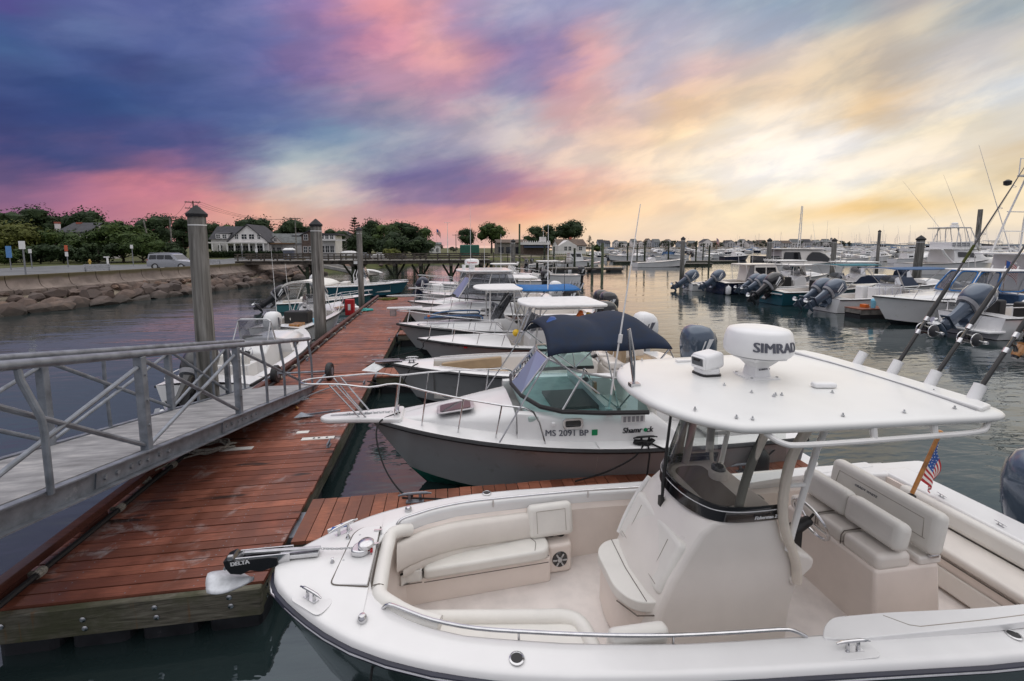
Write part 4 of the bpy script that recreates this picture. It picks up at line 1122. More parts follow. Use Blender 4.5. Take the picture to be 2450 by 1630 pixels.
o = bpy.data.objects.new('dinghy', dme); put(o); o.location = (at(868, 55), 55, .55); o.scale = (1.35, 1.2, 1.1); o.rotation_euler = (0, .03, .12)
tag(o, 'white upturned dinghy lying on the landing ramp below the bridge', 'dinghy')

# ------------------------------------------------------------------ timber bridge behind the dock
BX0, BX1, BY = -21.0, 5.0, 50.0
br = thing('timber_bridge', 'long dark timber footbridge with slatted railing behind the dock', 'bridge', (0, BY, 0), 0)
MB().box(((BX0+BX1)/2, 0, 1.98), (BX1-BX0, 2.4, .34)).build('girder', M['pier_wood'], br, smooth=0)
k = 0; x = BX0
while x < BX1:
    MB().box((x+.2, 0, 2.18), (.38, 2.7, .06)).build('deck_board', M['pier_pale'], br, smooth=0); x += .42
for y in (-1.25, 1.25):
    x = BX0+.3
    while x < BX1:
        MB().box((x, y, 2.52), (.11, .11, .76)).build('railing_post', M['pier_wood'], br, smooth=0); x += 1.25
    for z, h in ((2.42, .10), (2.64, .10), (2.87, .09)):
        MB().box(((BX0+BX1)/2, y, z), (BX1-BX0, .05, h)).build('rail', M['pier_wood'], br, smooth=0)
for x, ln in ((-14.2, 1), (-9.6, 1), (-5.3, 1), (-2.55, 1), (.75, 1), (4.1, 1)):
    for y in (-.85, .85):
        MB().cyl((x, y, -1), (x, y, 1.85), .2, .17, 9).build('pile', M['weed'], br)
    MB().box((x, 0, 1.7), (.34, 2.6, .3)).build('cap_beam', M['pier_wood'], br, smooth=0)
    for s in (-1, 1):
        MB().bar((x, s*.2, .1), (x+s*.9, s*.9, 1.7), .16, .16).build('brace', M['weed'], br, smooth=0)
MB().box((-9.2, -1.34, 1.98), (.42, .04, .3)).build('notice', M['white_paint'], br, smooth=0)
# landing ramp from the sea wall to the water
rp = thing('landing_ramp', 'sloping pale landing ramp from the sea wall corner down to the water', 'ramp', (0, 0, 0))
MB().bar((-18.3, 62, 1.55), (-8.2, 52.6, .35), 1.9, .16).build('deck', M['pier_pale'], rp, smooth=0)
MB().bar((-18.9, 61.2, 1.75), (-8.7, 51.7, .5), .12, .34).build('side_beam', M['sidewalk'], rp, smooth=0)
MB().bar((-17.6, 62.8, 1.75), (-7.6, 53.4, .5), .12, .34).build('side_beam', M['sidewalk'], rp, smooth=0)
# long thin walkway right of the bridge
lw_ = thing('walkway', 'long low walkway running right from the timber bridge', 'walkway', (0, 0, 0))
MB().bar((5.0, 50.3, 2.0), (21, 74, .7), 1.6, .16).build('deck', M['pier_pale'], lw_, smooth=0)
for z in (.55, .95):
    MB().bar((5.5, 49.6, 2.0+z), (21.6, 73.3, .7+z), .07, .09).build('rail', M['pier_pale'], lw_, smooth=0)
for k in range(9):
    p = Vector((5.5, 49.6, 2.0)).lerp(Vector((21.6, 73.3, .7)), k/8)
    MB().box((p.x, p.y, p.z+.45), (.1, .1, 1.1)).build('railing_post', M['pier_wood'], lw_, smooth=0)
for k in range(5):
    p = Vector((5.3, 50.3, 2.0)).lerp(Vector((21, 74, .7)), k/4)
    MB().cyl((p.x, p.y, -1), (p.x, p.y, p.z), .17, .17, 8).build('pile', M['weed'], lw_)
# floating work dock in mid-harbour
fd = thing('floating_dock', 'dark floating dock in mid-harbour with white float blocks', 'dock', (19.0, 62.6, 0), R(-5))
x = -6.6
while x < 6.6:
    MB().box((x+.28, 0, .52), (.52, 2.6, .06)).build('plank', M['pier_pale'], fd, smooth=0); x += .56
MB().box((0, 0, .36), (13.4, 2.5, .26)).build('frame', M['pier_wood'], fd, smooth=0)
for k in range(5): MB().box((-5.6+2.8*k, -.2, .1), (1.7, 2.3, .36)).build('float', M['rubber'], fd, smooth=0)
for q in (-1.1, .95, 2.4): MB().box((q, -1.2, .16), (.55, .12, .28)).build('bumper', M['white_plastic'], fd, smooth=0)

# ------------------------------------------------------------------ pilings
PG = 'capped pilings of the marina'
def piling(label, px, ypos, ztop, rad, x=None, lean=(0, 0), cap=True, group=PG, taper=.86):
    x = at(px, ypos) if x is None else x
    t = thing('mooring_piling', label, 'piling', (x, ypos, 0), random.Random(int(px)).uniform(0, 6), group)
    rr = random.Random(int(px*3)); m = MB(); secs = []
    nn = 24; wob = [rr.uniform(-.03, .03) for _ in range(nn)]
    for i in range(9):
        f = i/8; z = -1.2+(ztop+1.2)*f; r0 = rad*lerp(1.04, taper, f)
        secs.append([(lean[0]*f+r0*(1+wob[k]+.012*math.sin(5*f+k))*math.cos(2*PI*k/nn), lean[1]*f+r0*(1+wob[k])*math.sin(2*PI*k/nn), z) for k in range(nn)])
    m.loft(secs, close_u=True, cap0=True, cap1=True).build('post', M['piling'], t, smooth=60)
    if cap:
        r1 = rad*taper
        c = MB().lathe([(r1*1.16, -.30*r1), (r1*1.22, -.02*r1), (r1*1.22, .06*r1), (r1*.75, .55*r1), (.02, 1.15*r1)], (lean[0], lean[1], ztop+.02), 20)
        c.build('cap', M['pile_cap'], t, smooth=40)
        MB().lathe([(r1*1.03, 0), (r1*1.03, .14*r1)], (lean[0], lean[1], ztop-.62*r1-.1), 20).build('band', M['white_paint'], t, smooth=40)
    return t
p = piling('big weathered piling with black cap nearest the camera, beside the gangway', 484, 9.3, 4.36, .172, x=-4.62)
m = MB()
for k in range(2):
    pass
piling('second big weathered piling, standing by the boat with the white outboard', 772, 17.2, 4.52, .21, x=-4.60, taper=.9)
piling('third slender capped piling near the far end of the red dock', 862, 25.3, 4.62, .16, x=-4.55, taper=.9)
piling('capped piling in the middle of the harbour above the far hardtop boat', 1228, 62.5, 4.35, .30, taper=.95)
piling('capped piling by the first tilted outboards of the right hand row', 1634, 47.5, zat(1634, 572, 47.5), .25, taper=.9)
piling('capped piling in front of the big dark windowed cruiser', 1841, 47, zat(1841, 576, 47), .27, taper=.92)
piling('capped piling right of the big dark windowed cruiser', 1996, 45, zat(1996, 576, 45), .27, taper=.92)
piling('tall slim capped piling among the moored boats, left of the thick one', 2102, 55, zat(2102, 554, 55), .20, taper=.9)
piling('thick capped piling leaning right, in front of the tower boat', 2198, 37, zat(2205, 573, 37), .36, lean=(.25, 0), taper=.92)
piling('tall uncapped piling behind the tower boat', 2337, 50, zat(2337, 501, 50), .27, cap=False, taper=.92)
for i, (px, Y, pyt, r) in enumerate(((1243, 90, 536, .20), (1303, 68, 586, .17), (1326, 72, 590, .17), (1375, 68, 594, .19), (1418, 61.5, 586, .21), (1442, 61, 582, .21), (1502, 90, 583, .17), (1525, 88, 584, .15), (1543, 82, 579, .18), (1600, 86, 578, .16), (1666, 80, 577, .16), (1683, 92, 582, .14), (1698, 70, 587, .15), (1408, 64, 628, .15))):
    lab = ['tall thin uncapped pole behind the fourth piling', 'greenish pole left of the white cabin boat in mid-harbour', 'greenish pole right of the bar building', 'thick low pole beside the white cabin boat', 'green topped pole on the floating dock, left of the pair', 'green topped pole on the floating dock, right of the pair', 'bare pole left of the sailing boat with the blue sail cover', 'bare pole just right of the sailing boat mast', 'dark pole behind the long pale workboat bow', 'dark pole over the middle of the pale workboat', 'dark pole right of the first right hand piling', 'thin dark pole in front of the far white houses', 'short dark pole over the tilted outboards', 'short dark stub at the near side of the floating dock'][i]
    x = at(px, Y)
    t = thing('mooring_pole', lab, 'pole', (x, Y, 0), 0, 'bare poles in the harbour')
    MB().cyl((0, 0, -1), (0, 0, zat(px, pyt, Y)), r, r*.92, 9).build('post', M['weed'] if i not in (0, 4, 5) else simple('greenish_post%d' % i, (.12, .14, .08), .9, var=.25), t)

# ------------------------------------------------------------------ the red dock
DX0, DX1, DY0, DY1, DZ = -4.25, -1.83, 4.39, 28.9, .5
dock = thing('main_dock', 'long floating dock of red stained planks with greyed timber edge', 'dock', (0, 0, 0))
pmb = MB().box((0, 0, 0), (DX1-DX0+.03, .1335, .04))
for q in (-1.12, -.62, -.02, .58, 1.10):
    for dy in (-.036, .036):
        pmb.add([(q+.007*math.cos(a), dy+.007*math.sin(a), .0204) for a in (0, 1.05, 2.09, 3.14, 4.19, 5.24)], [(0, 1, 2, 3, 4, 5)])
pm = pmb.mesh('plank', M['red_plank'], smooth=0); pm.materials.append(M['grey_paint'])
for pg in pm.polygons[6:]: pg.material_index = 1
rnd = random.Random(9); y = DY0+.07; k = 0
while y < DY1:
    o = bpy.data.objects.new('plank', pm); put(o, dock)
    o.location = ((DX0+DX1)/2+rnd.uniform(-.008, .008), y, DZ-.02+rnd.uniform(-.003, .003)); o.rotation_euler = (rnd.uniform(-.01, .01), rnd.uniform(-.001, .001), rnd.uniform(-.0012, .0012))
    y += .1465; k += 1
    if k in (50, 100, 140): y += .05
def timber(name, c, d, mat='fascia', parent=None, bevel=.012):
    return MB().box(c, d).build(name, M[mat], parent or dock, smooth=0, bevel=bevel, seg=1)
yc, yl = (DY0+DY1)/2, DY1-DY0
timber('fascia_board', ((DX0+DX1)/2, DY0-.035, .335), (DX1-DX0+.02, .07, .29))
for q in range(6):
    L = yl/6
    timber('fascia_board', (DX1-.045, DY0+L*(q+.5), .335), (.07, L-.012, .285))
    timber('fascia_board', (DX0+.045, DY0+L*(q+.5), .335), (.07, L-.012, .285))
for q in range(5):
    timber('stringer', (DX0+.5+q*.36, yc, .40), (.06, yl-.2, .15), 'pier_wood')
for q in range(9):
    m = MB().box((DX1-.42, DY0+1.35+q*2.7, .0), (.7, 2.2, .42)).build('float', M['rubber'], dock, smooth=0, bevel=.08, seg=3)
    MB().box((DX0+.42, DY0+1.35+q*2.7, .0), (.7, 2.2, .42)).build('float', M['rubber'], dock, smooth=0, bevel=.08, seg=3)
M['scuffed_tub'] = simple('scuffed_black_tub', (.022, .022, .026), .45, var=.2, dirt=((.30, .29, .27), 6, .64))
for q in range(4):
    MB().box((DX0+.34+q*.6, DY0+.20, .0), (.5, .34, .40)).build('float', M['scuffed_tub'], dock, smooth=0, bevel=.07, seg=3)
# bolts on the end board, corner irons
for x, z in ((-4.0, .38), (-3.35, .36), (-3.34, .27), (-2.75, .40), (-2.74, .30), (-2.1, .42), (-2.09, .33)):
    MB().lathe([(.026, 0), (.026, .008), (.012, .014)], (x, DY0-.07, z), 10, axis=(0, -1, 0)).build('bolt', M['steel'], dock)
for z in (.43, .36, .25):
    MB().lathe([(.022, 0), (.022, .008), (.01, .014)], (DX1-.01, DY0+.12, z), 10, axis=(1, 0, 0)).build('bolt', M['steel'], dock)
# raised kerb with spacer blocks along the left edge, and the power cable clipped inside it
y = DY0
while y < DY1-1:
    L = min(3.6, DY1-y)
    MB().box((DX0+.07, y+L/2, DZ+.115), (.135, L-.02, .09)).build('kerb_rail', M['red_curb'], dock, smooth=0, bevel=.012, seg=1)
    for q in range(4):
        MB().box((DX0+.07, y+.2+q*(L-.4)/3, DZ+.036), (.13, .3, .068)).build('kerb_block', M['red_curb'], dock, smooth=0)
    y += L
cb = thing('dock_cable', 'black cable running along the inside of the dock kerb', 'cable', (0, 0, 0))
r_ = random.Random(2)
cable = [(DX0+.21+r_.uniform(-.012, .012), DY0-.15+i*.55, DZ+.04+r_.uniform(0, .012)) for i in range(45)]
MB().tube(curve_pts(cable, 3), .030, 8).build('cable', M['rubber'], cb)
for i in range(0, 44, 2):
    p = Vector(cable[i+1]); MB().lathe([(.042, -.045), (.048, -.02), (.048, .02), (.042, .045)], p, 10, axis=(0, 1, 0)).box((p.x-.06, p.y, p.z-.005), (.09, .04, .035)).build('clip', M['rope_pale'], cb)
# bleached hinge plates let into the deck
for x0, x1, yy in ((-2.45, -1.92, 7.72), (-3.62, -3.14, 7.50), (-2.06, -1.90, 8.55), (-2.62, -2.42, 8.02)):
    MB().box(((x0+x1)/2, yy, DZ+.006), (x1-x0, .10, .012)).build('hinge_plate', M['white_canvas'], dock, smooth=0)
for x in (-2.25, -2.17, -2.04): MB().cyl((x, 7.72, DZ+.012), (x, 7.72, DZ+.017), .022, .02, 8).build('bolt', M['rubber'], dock)
def cleat(name, loc, rz, s=1.0, mat='steel', parent=None):
    m = MB()
    m.tube(curve_pts([(-.14*s, 0, .065*s), (-.07*s, 0, .075*s), (.07*s, 0, .075*s), (.14*s, 0, .065*s)], 4), [.008*s]*3+[.013*s]*7+[.008*s]*3, 8)
    for q in (-.045, .045): m.cyl((q*s, 0, 0), (q*s, 0, .07*s), .016*s, .012*s, 8)
    m.box((0, 0, .004*s), (.15*s, .05*s, .008*s))
    o = m.build(name, M[mat], parent, smooth=40)
    o.location = loc; o.rotation_euler = (0, 0, rz)
    return o
for yy in (7.4, 10.7, 12.6, 15.6, 19.5, 23.5): cleat('dock_cleat', (DX1-.10, yy, DZ), PI/2, 1.0, 'galv', dock)
for yy in (13.2, 18.2, 21.6): cleat('dock_cleat', (DX0+.32, yy, DZ), PI/2, 1.0, 'galv', dock)

# finger docks: short planks laid across a narrow float
def finger(label, y0, y1, x1, ln='red_plank_clean'):
    t = thing('finger_dock', label, 'finger dock', (0, 0, 0), 0, 'finger docks of the red dock')
    me = MB().box((0, 0, 0), (.149, y1-y0+.02, .04)).mesh('plank', M[ln], smooth=0)
    x = DX1+.16; k = 0
    while x < x1:
        o = bpy.data.objects.new('plank', me); put(o, t); o.location = (x, (y0+y1)/2+rnd.uniform(-.006, .006), DZ-.025+rnd.uniform(-.003, .003)); o.rotation_euler = (0, 0, rnd.uniform(-.003, .003))
        x += .159
    for yy in (y0+.04, y1-.04):
        MB().box(((DX1+.08+x1)/2, yy, .36), (x1-DX1-.08, .06, .22)).build('fascia_board', M['fascia'], t, smooth=0)
    MB().box((DX1+.10, (y0+y1)/2, .36), (.05, y1-y0-.14, .22)).build('end_board', M['weed'], t, smooth=0)
    for q in range(3):
        MB().box((DX1+.9+q*2.2, (y0+y1)/2, .02), (1.5, y1-y0-.16, .42)).build('float', M['rubber'], t, smooth=0, bevel=.06)
    MB().box((DX1+.04, (y0+y1)/2, .40), (.12, .5, .07)).build('hinge', M['galv'], t, smooth=0)
    return t
F1 = finger('red finger dock under the bow rail side of the nearest boat', 4.97, 5.80, 5.4)
F2 = finger('red finger dock beyond the tan seated open boat', 11.35, 12.1, 4.6)
F3 = finger('red finger dock between the black striped boat and the far cruiser', 16.75, 17.5, 4.6)
F4 = finger('farthest red finger dock near the end of the main dock', 22.4, 23.2, 4.6)
cl1 = cleat('dock_cleat', (-.42, 5.55, DZ), 0, 1.5, 'galv', F1)
cl2 = cleat('dock_cleat', (4.3, 5.60, DZ), 0, 1.5, 'galv', F1)

# ------------------------------------------------------------------ aluminium gangway
gw_ = thing('gangway', 'aluminium truss gangway with cross-braced handrails sloping down to the red dock', 'gangway', (0, 0, 0))
GY0, GY1 = .6, 10.55
def gx(y): return -3.30+.045*(y-4.0)
def gz(y): return 1.79-.181*(y-4.0)
GW = 1.36
def gp(y, side, h=0.0, off=0.0):
    """side 0: rail nearest the camera, 1: far rail; h metres above the walking surface"""
    return Vector((gx(y)-GW*side+(off if side == 0 else -off), y, gz(y)+h))
dk = MB()
a, b, c, d = gp(GY0, 0, 0, -.05), gp(GY1, 0, 0, -.05), gp(GY1, 1, 0, -.05), gp(GY0, 1, 0, -.05)
dk.add([a, b, c, d] + [v-Vector((0, 0, .03)) for v in (a, b, c, d)], [(0, 1, 2, 3), (7, 6, 5, 4), (0, 4, 5, 1), (1, 5, 6, 2), (2, 6, 7, 3), (3, 7, 4, 0)])
def m_tread():
    m, t, bb = base_mat('ribbed_aluminium_tread')
    v = geo_pos(t, obj=False)
    wv = N(t, 'ShaderNodeTexWave'); wv.wave_type = 'BANDS'; wv.bands_direction = 'X'; wv.inputs['Scale'].default_value = 14
    t.links.new(v, wv.inputs[0])
    nz = noise_n(t, geo_pos(t, (1, 3, 1), obj=False), 2.2, 6, .65)
    c = ramp_n(t, nz, [(.3, (.20, .20, .20)), (.52, (.33, .33, .335)), (.68, (.50, .49, .48))])
    t.links.new(c, bb.inputs['Base Color']); bb.inputs['Roughness'].default_value = .6; bb.inputs['Metallic'].default_value = .25
    bump_n(t, bb, wv.outputs[0], .35, .006)
    return m
M['tread'] = m_tread()
dk.build('tread_plate', M['tread'], gw_, smooth=0, fix=True)
for s in (0, 1):
    # channel: web and two flanges
    A, B = gp(GY0, s, -.10), gp(GY1, s, -.10)
    MB().bar(A, B, .012, .20).build('side_channel', M['galv'], gw_, smooth=0)
    sg = 1 if s == 0 else -1
    for dz in (.0, -.20):
        A, B = gp(GY0, s, dz, .035*1), gp(GY1, s, dz, .035)
        MB().bar(A, B, .08, .014).build('channel_flange', M['galv'], gw_, smooth=0)
    # top rail
    MB().tube([gp(GY0, s, 1.07), gp(10.3, s, 1.07)], .042, 14).build('top_rail', M['galv'], gw_)
    # square posts
    posts = [2.0, 3.25, 5.2, 7.15, 9.0] if s == 0 else [1.9, 3.75, 5.72, 7.85, 9.6]
    if s == 0: posts = [1.3, 3.22, 5.20, 7.17]
    for y in posts:
        MB().bar(gp(y, s, -.03), gp(y, s, 1.04), .085, .085, up=(0, 1, 0)).build('post', M['galv'], gw_, smooth=0, bevel=.008)
        for h in (.28, .56, .84): MB().cyl(gp(y, s, h, .042), gp(y, s, h, .056), .016, .014, 8).build('bolt', M['grey_paint'], gw_)
    # cross braces
    for ya, yb in zip(posts, posts[1:]):
        MB().tube([gp(ya+.05, s, 1.0), gp(yb-.03, s, .06)], .0235, 10).build('brace', M['galv'], gw_)
        MB().tube([gp(ya+.05, s, .05), gp(yb-.05, s, .92)], .0235, 10).build('brace', M['galv'], gw_)
    ye = posts[-1]
    MB().tube([gp(ye+.05, s, 1.0), gp(10.1, s, .06)], .024, 10).build('brace', M['galv'], gw_)
    # bent pipe stanchions
    for y in ((3.92, 8.0, 8.75, 9.5, 10.25) if s == 0 else (6.6, 8.6, 9.1, 10.3)):
        o = .10 if s == 0 and y < 5 else .04
        MB().tube([gp(y, s, 1.05, 0), gp(y, s, .95, .01), gp(y+.03, s, .62, o), gp(y+.04, s, .5, o), gp(y+.05, s, -.02, o*.9)], .022 if y > 5 else .026, 10).build('stanchion', M['galv'], gw_)
    # splice plates on the channel
    if s == 0:
        for y in (5.05, 7.2):
            MB().bar(gp(y-.55, 0, -.10, .012), gp(y+.55, 0, -.10, .012), .012, .15).build('splice_plate', M['galv'], gw_, smooth=0)
            for q in (-.45, -.3, -.12, .0, .12, .3, .45):
                MB().cyl(gp(y+q, 0, -.10, .018), gp(y+q, 0, -.10, .034), .026, .022, 6).build('bolt', M['grey_paint'], gw_, smooth=0)
for y in [GY0+.3+i*1.1 for i in range(9)]:
    MB().bar(gp(y, 0, -.11, -.01), gp(y, 1, -.11, -.01), .05, .12).build('cross_beam', M['galv'], gw_, smooth=0)
# wheels at the foot
for x, yy in ((-2.83, 11.2), (-4.05, 11.15)):
    wl = MB().lathe([(.10, -.06), (.19, -.065), (.215, -.04), (.215, .04), (.19, .065), (.10, .06)], (x, yy, DZ+.215), 24, axis=(1, 0, 0)).build('wheel', M['rubber'], gw_, smooth=40)
    MB().cyl((x-.07, yy, DZ+.215), (x+.07, yy, DZ+.215), .10, .10, 12).build('hub', M['galv'], wl)
    MB().bar((x, yy, DZ+.215), gp(10.4, 0 if x > -3.5 else 1, -.1), .05, .07).build('fork', M['galv'], gw_, smooth=0)
MB().cyl((-4.05, 11.17, DZ+.215), (-2.83, 11.2, DZ+.215), .025, .025, 8).build('axle', M['galv'], gw_)

# ------------------------------------------------------------------ things lying on the dock
def coil(name, label, x, y, r, turns, rr, mat, seed, tail=None, cat='rope'):
    q = random.Random(seed); pts = []
    for i in range(turns*9):
        a = i/9*2*PI; k = r*(.55+.45*q.random())
        pts.append((x+math.cos(a)*k*(1+.25*math.sin(i*.37)), y+math.sin(a)*k*.75, DZ+.02+q.random()*.07))
    if tail: pts += tail
    return tag(MB().tube(curve_pts(pts, 4), rr, 6).build(name, M[mat]), label, cat)
coil('rope_coil', 'tangled pale rope coil by the kerb under the gangway', -3.78, 7.55, .34, 6, .013, 'rope_pale', 3, [(-4.05, 7.2, DZ+.03), (-4.1, 6.7, DZ+.12)])
coil('cable_coil', 'heap of dark blue-grey cable under the foot of the gangway', -3.3, 9.6, .38, 7, .014, 'grey_paint', 5, [(-2.9, 10.0, DZ+.05), (-2.5, 10.25, DZ+.12), (-2.2, 10.25, DZ+.14)], 'cable')
coil('kerb_rope', 'pale rope tied round the kerb near the rope coil', -4.16, 6.55, .08, 3, .012, 'rope_pale', 8)
M['teal_rope'] = M['teal']
coil('teal_rope_coil', 'flat teal rope coil on the dock edge beside the third boat on the left', -4.0, 23.0, .42, 7, .03, 'teal', 6)
coil('yellow_hose', 'pale yellow green hose heaped at the far end of the dock', -3.4, 27.6, .55, 7, .03, 'leaf_yellow', 7, cat='hose')
t = thing('dock_hook', 'small silver anchor lying on the planks near the bow pulpit', 'anchor', (-2.35, 8.75, DZ))
MB().bar((-.35, 0, .05), (.3, .04, .09), .03, .03).build('shank', M['galv'], t, smooth=0)
MB().add([(-.5, -.16, .06), (-.15, -.02, .03), (-.42, .02, .10), (-.5, .16, .06), (-.15, .06, .03)], [(0, 1, 2), (3, 2, 4)]).build('fluke', M['galv'], t, smooth=0)
MB().cyl((.12, -.12, .04), (.12, .16, .05), .014, .014, 8).build('stock', M['galv'], t)
t = MB().lathe([(.02, 0), (.03, .02), (.03, .1), (.015, .12)], (0, 0, 0), 10).build('brass_fitting', M['varnish']); t.location = (-3.0, 9.25, DZ+.03); t.rotation_euler = (1.4, 0, .4); tag(t, 'small brass hose fitting on the planks below the gangway foot', 'fitting')

# ------------------------------------------------------------------ boats: shared builders (x forward from the transom, z up from the waterline)
class Hull:
    def __init__(s, L, B, zb, zs, rake=.9, kt=.90, p=2.4, chine=.84, flare=1.0, zmid=None, n=22, hbt=None):
        s.L, s.B, s.zb, s.zs, s.rake, s.kt, s.p, s.ch, s.fl, s.n = L, B, zb, zs, rake, kt, p, chine, flare, n
        s.hbt = hbt
    def hb(s, t):
        if s.hbt: return smooth_table(s.hbt, t, .03) if t < .97 else table(s.hbt, t)
        if t < .35: return s.B/2*(s.kt+(1-s.kt)*math.sin(t/.35*PI/2))
        return s.B/2*max(0, 1-((t-.35)/.65)**s.p)
    def z(s, t): return s.zs+(s.zb-s.zs)*t**1.8
    def x(s, t): return t*s.L
    def sec(s, t):
        """keel .. chine .. sheer on one side"""
        h = s.hb(t); zt = s.z(t)
        hc = s.B/2*s.ch*(s.kt+(1-s.kt)*min(1, t/.3)) if t < .3 else s.B/2*s.ch*max(0, 1-((t-.3)/.7)**1.75)
        hc = min(hc, h*.985)
        e = t**3.2
        xk, xc = t*s.L-s.rake*t**4, t*s.L-s.rake*.62*t**4
        zk = -.42+.30*e; zc = .02+.26*e
        pts = [(xk, 0, zk), (xc, hc, zc)]
        for q in (.3, .6, .82):
            k = q**(1+s.fl*.9*t*t)
            pts.append((lerp(xc, s.L*t, q), lerp(hc, h, k), lerp(zc, zt, q)))
        pts.append((s.L*t, h, zt))
        return pts
    def ts(s):
        n = s.n
        return [1-(1-i/n)**1.35 if True else i/n for i in range(n+1)]
    def sheer(s, t, inset=0.0, dz=0.0, side=1):
        return Vector((s.L*t, side*max(0.0, s.hb(t)-inset), s.z(t)+dz))
def build_hull(H, t, top, bottom=None, rail='rubber', rr=.03):
    ts = H.ts(); S = [H.sec(q) for q in ts]
    m = MB()
    for sd_ in (1, -1):
        m.loft([[(x, sd_*y, z) for x, y, z in q[1:]] for q in S])
    a = S[0]
    m.add([(x, y, z) for x, y, z in a[1:]]+[(x, -y, z) for x, y, z in reversed(a[1:])], [tuple(range(2*len(a)-2))])
    m.build('hull', M[top], t, smooth=50, weld=True, fix=True)
    b = MB()
    for sd_ in (1, -1):
        b.loft([[(x, sd_*y, z) for x, y, z in q[:2]] for q in S])
    b.build('hull_bottom', M[bottom or 'bottom_dark'], t, smooth=50, weld=True, fix=True)
    pts = [H.sheer(q, -rr*.3, -.035, 1) for q in ts]
    pts2 = [H.sheer(q, -rr*.3, -.035, -1) for q in reversed(ts[:-1])]
    MB().tube(pts+pts2, rr, 6).build('rub_rail', M[rail], t)
def build_deck(H, t, ck=(.08, .62), sole=.28, cw=.22, crown=.07, mat='gelcoat', inner='gelcoat_warm', fore=True):
    """gunwale cap, closed decks fore and aft, and an open cockpit"""
    ts = [q for q in H.ts()]
    ts = sorted(set(ts+[ck[0], ck[1]]))
    dk = MB(); ck_ = MB()
    def closed(q):
        h = H.hb(q); z = H.z(q)
        return [(H.L*q, h*k, z+crown*(1-k*k)*min(1, h/.6)) for k in (1, .75, .5, .25, 0)]
    for sd_ in (1, -1):
        f = lambda pts: [(x, sd_*y, z) for x, y, z in pts]
        aft = [q for q in ts if q <= ck[0]+1e-6]; fw = [q for q in ts if q >= ck[1]-1e-6]; mid = [q for q in ts if ck[0]-1e-6 <= q <= ck[1]+1e-6]
        dk.loft([f(closed(q)) for q in aft]); dk.loft([f(closed(q)) for q in fw])
        def w(q): return min(cw, H.hb(q)*.42)
        dk.loft([f([(H.L*q, H.hb(q), H.z(q)), (H.L*q, H.hb(q)-.02, H.z(q)+.012), (H.L*q, H.hb(q)-w(q), H.z(q)+.02), (H.L*q, H.hb(q)-w(q)-.015, H.z(q)-.03)]) for q in mid])
        ck_.loft([f([(H.L*q, H.hb(q)-w(q)-.015, H.z(q)-.03), (H.L*q, H.hb(q)-w(q)-.05, sole), (H.L*q, 0, sole)]) for q in mid])
        for q in ck:
            c = closed(q)
            ck_.add(f(c)+f([(H.L*q, 0, sole), (H.L*q, H.hb(q)-w(q)-.05, sole)]), [tuple(range(7))])
    dk.build('deck', M[mat], t, smooth=50, weld=True, fix=True)
    ck_.build('cockpit', M[inner], t, smooth=35, weld=True, fix=True)
def build_cuddy(H, t, s0, s1, wk=.74, h=.38, mat='gelcoat', windows=(), nose=.5, name='cabin_trunk', aft_h=None):
    n = 9; secs = []
    def sec(q):
        k = (q-s0)/(s1-s0); w = H.hb(q)*wk; z = H.z(q)-.03
        hh = h*min(1, (1-k)/nose+.02)**.7 if k > 1-nose else h
        if aft_h is not None: hh = hh*1.0
        return [(H.L*q, -w, z), (H.L*q, -w*.93, z+hh*.62), (H.L*q, -w*.78, z+hh*.93), (H.L*q, -w*.4, z+hh*1.04), (H.L*q, w*.4, z+hh*1.04), (H.L*q, w*.78, z+hh*.93), (H.L*q, w*.93, z+hh*.62), (H.L*q, w, z)]
    for i in range(n+1): secs.append(sec(lerp(s0, s1, i/n)))
    o = MB().loft(secs, cap0=True, cap1=True).build(name, M[mat], t, smooth=45, fix=True)
    for a, b in windows:
        for sd_ in (1, -1):
            A, Bq = sec(a), sec(b)
            i, j = (0, 1) if sd_ < 0 else (7, 6)
            def P(S, k): return Vector(S[i]).lerp(Vector(S[j]), k)+Vector((0, sd_*.014, 0))
            MB().add([P(A, .30), P(Bq, .40), P(Bq, .78)-Vector((.06, 0, 0)), P(A, .92)], [(0, 1, 2, 3)]).build('cabin_window', M['glass_dark'], t, smooth=0)
    return sec
def build_rail(H, t, s0, s1, h=.55, inset=.07, posts=5, r=.013, mat='steel', lean=.06, over=0.0, drop_ends=True, h0=None):
    """bow rail from s0 round the bow and back, with stanchions"""
    P = []; n = 14
    for i in range(n+1):
        q = lerp(s0, s1, i/n); p = H.sheer(q, inset-lean, 0, 1); hh = lerp(h0 or h*.8, h, i/n)
        P.append(p+Vector((0, 0, hh)))
    if drop_ends: P[0] = H.sheer(s0-.03, inset, .0, 1)
    tip = H.sheer(s1, inset-lean, h, 1); x1 = H.L+over
    arc = [Vector((lerp(tip.x, x1, math.sin(a)), tip.y*math.cos(a), tip.z)) for a in [k*PI/8 for k in range(1, 4)]]
    nose = Vector((x1, 0, tip.z))
    left = P+arc
    full = left+[nose]+[Vector((p.x, -p.y, p.z)) for p in reversed(left)]
    MB().tube(full, r, 8).build('bow_rail', M[mat], t)
    for sd_ in (1, -1):
        for k in range(posts):
            q = lerp(s0+.03, s1, k/(posts-1)); hh = lerp(h0 or h*.8, h, (q-s0)/(s1-s0))
            a = H.sheer(min(.97, q+.012), inset+.02, 0.01, sd_); b = H.sheer(q, inset-lean, hh, sd_)
            MB().tube([a, b], r*.92, 7).build('stanchion', M[mat], t)
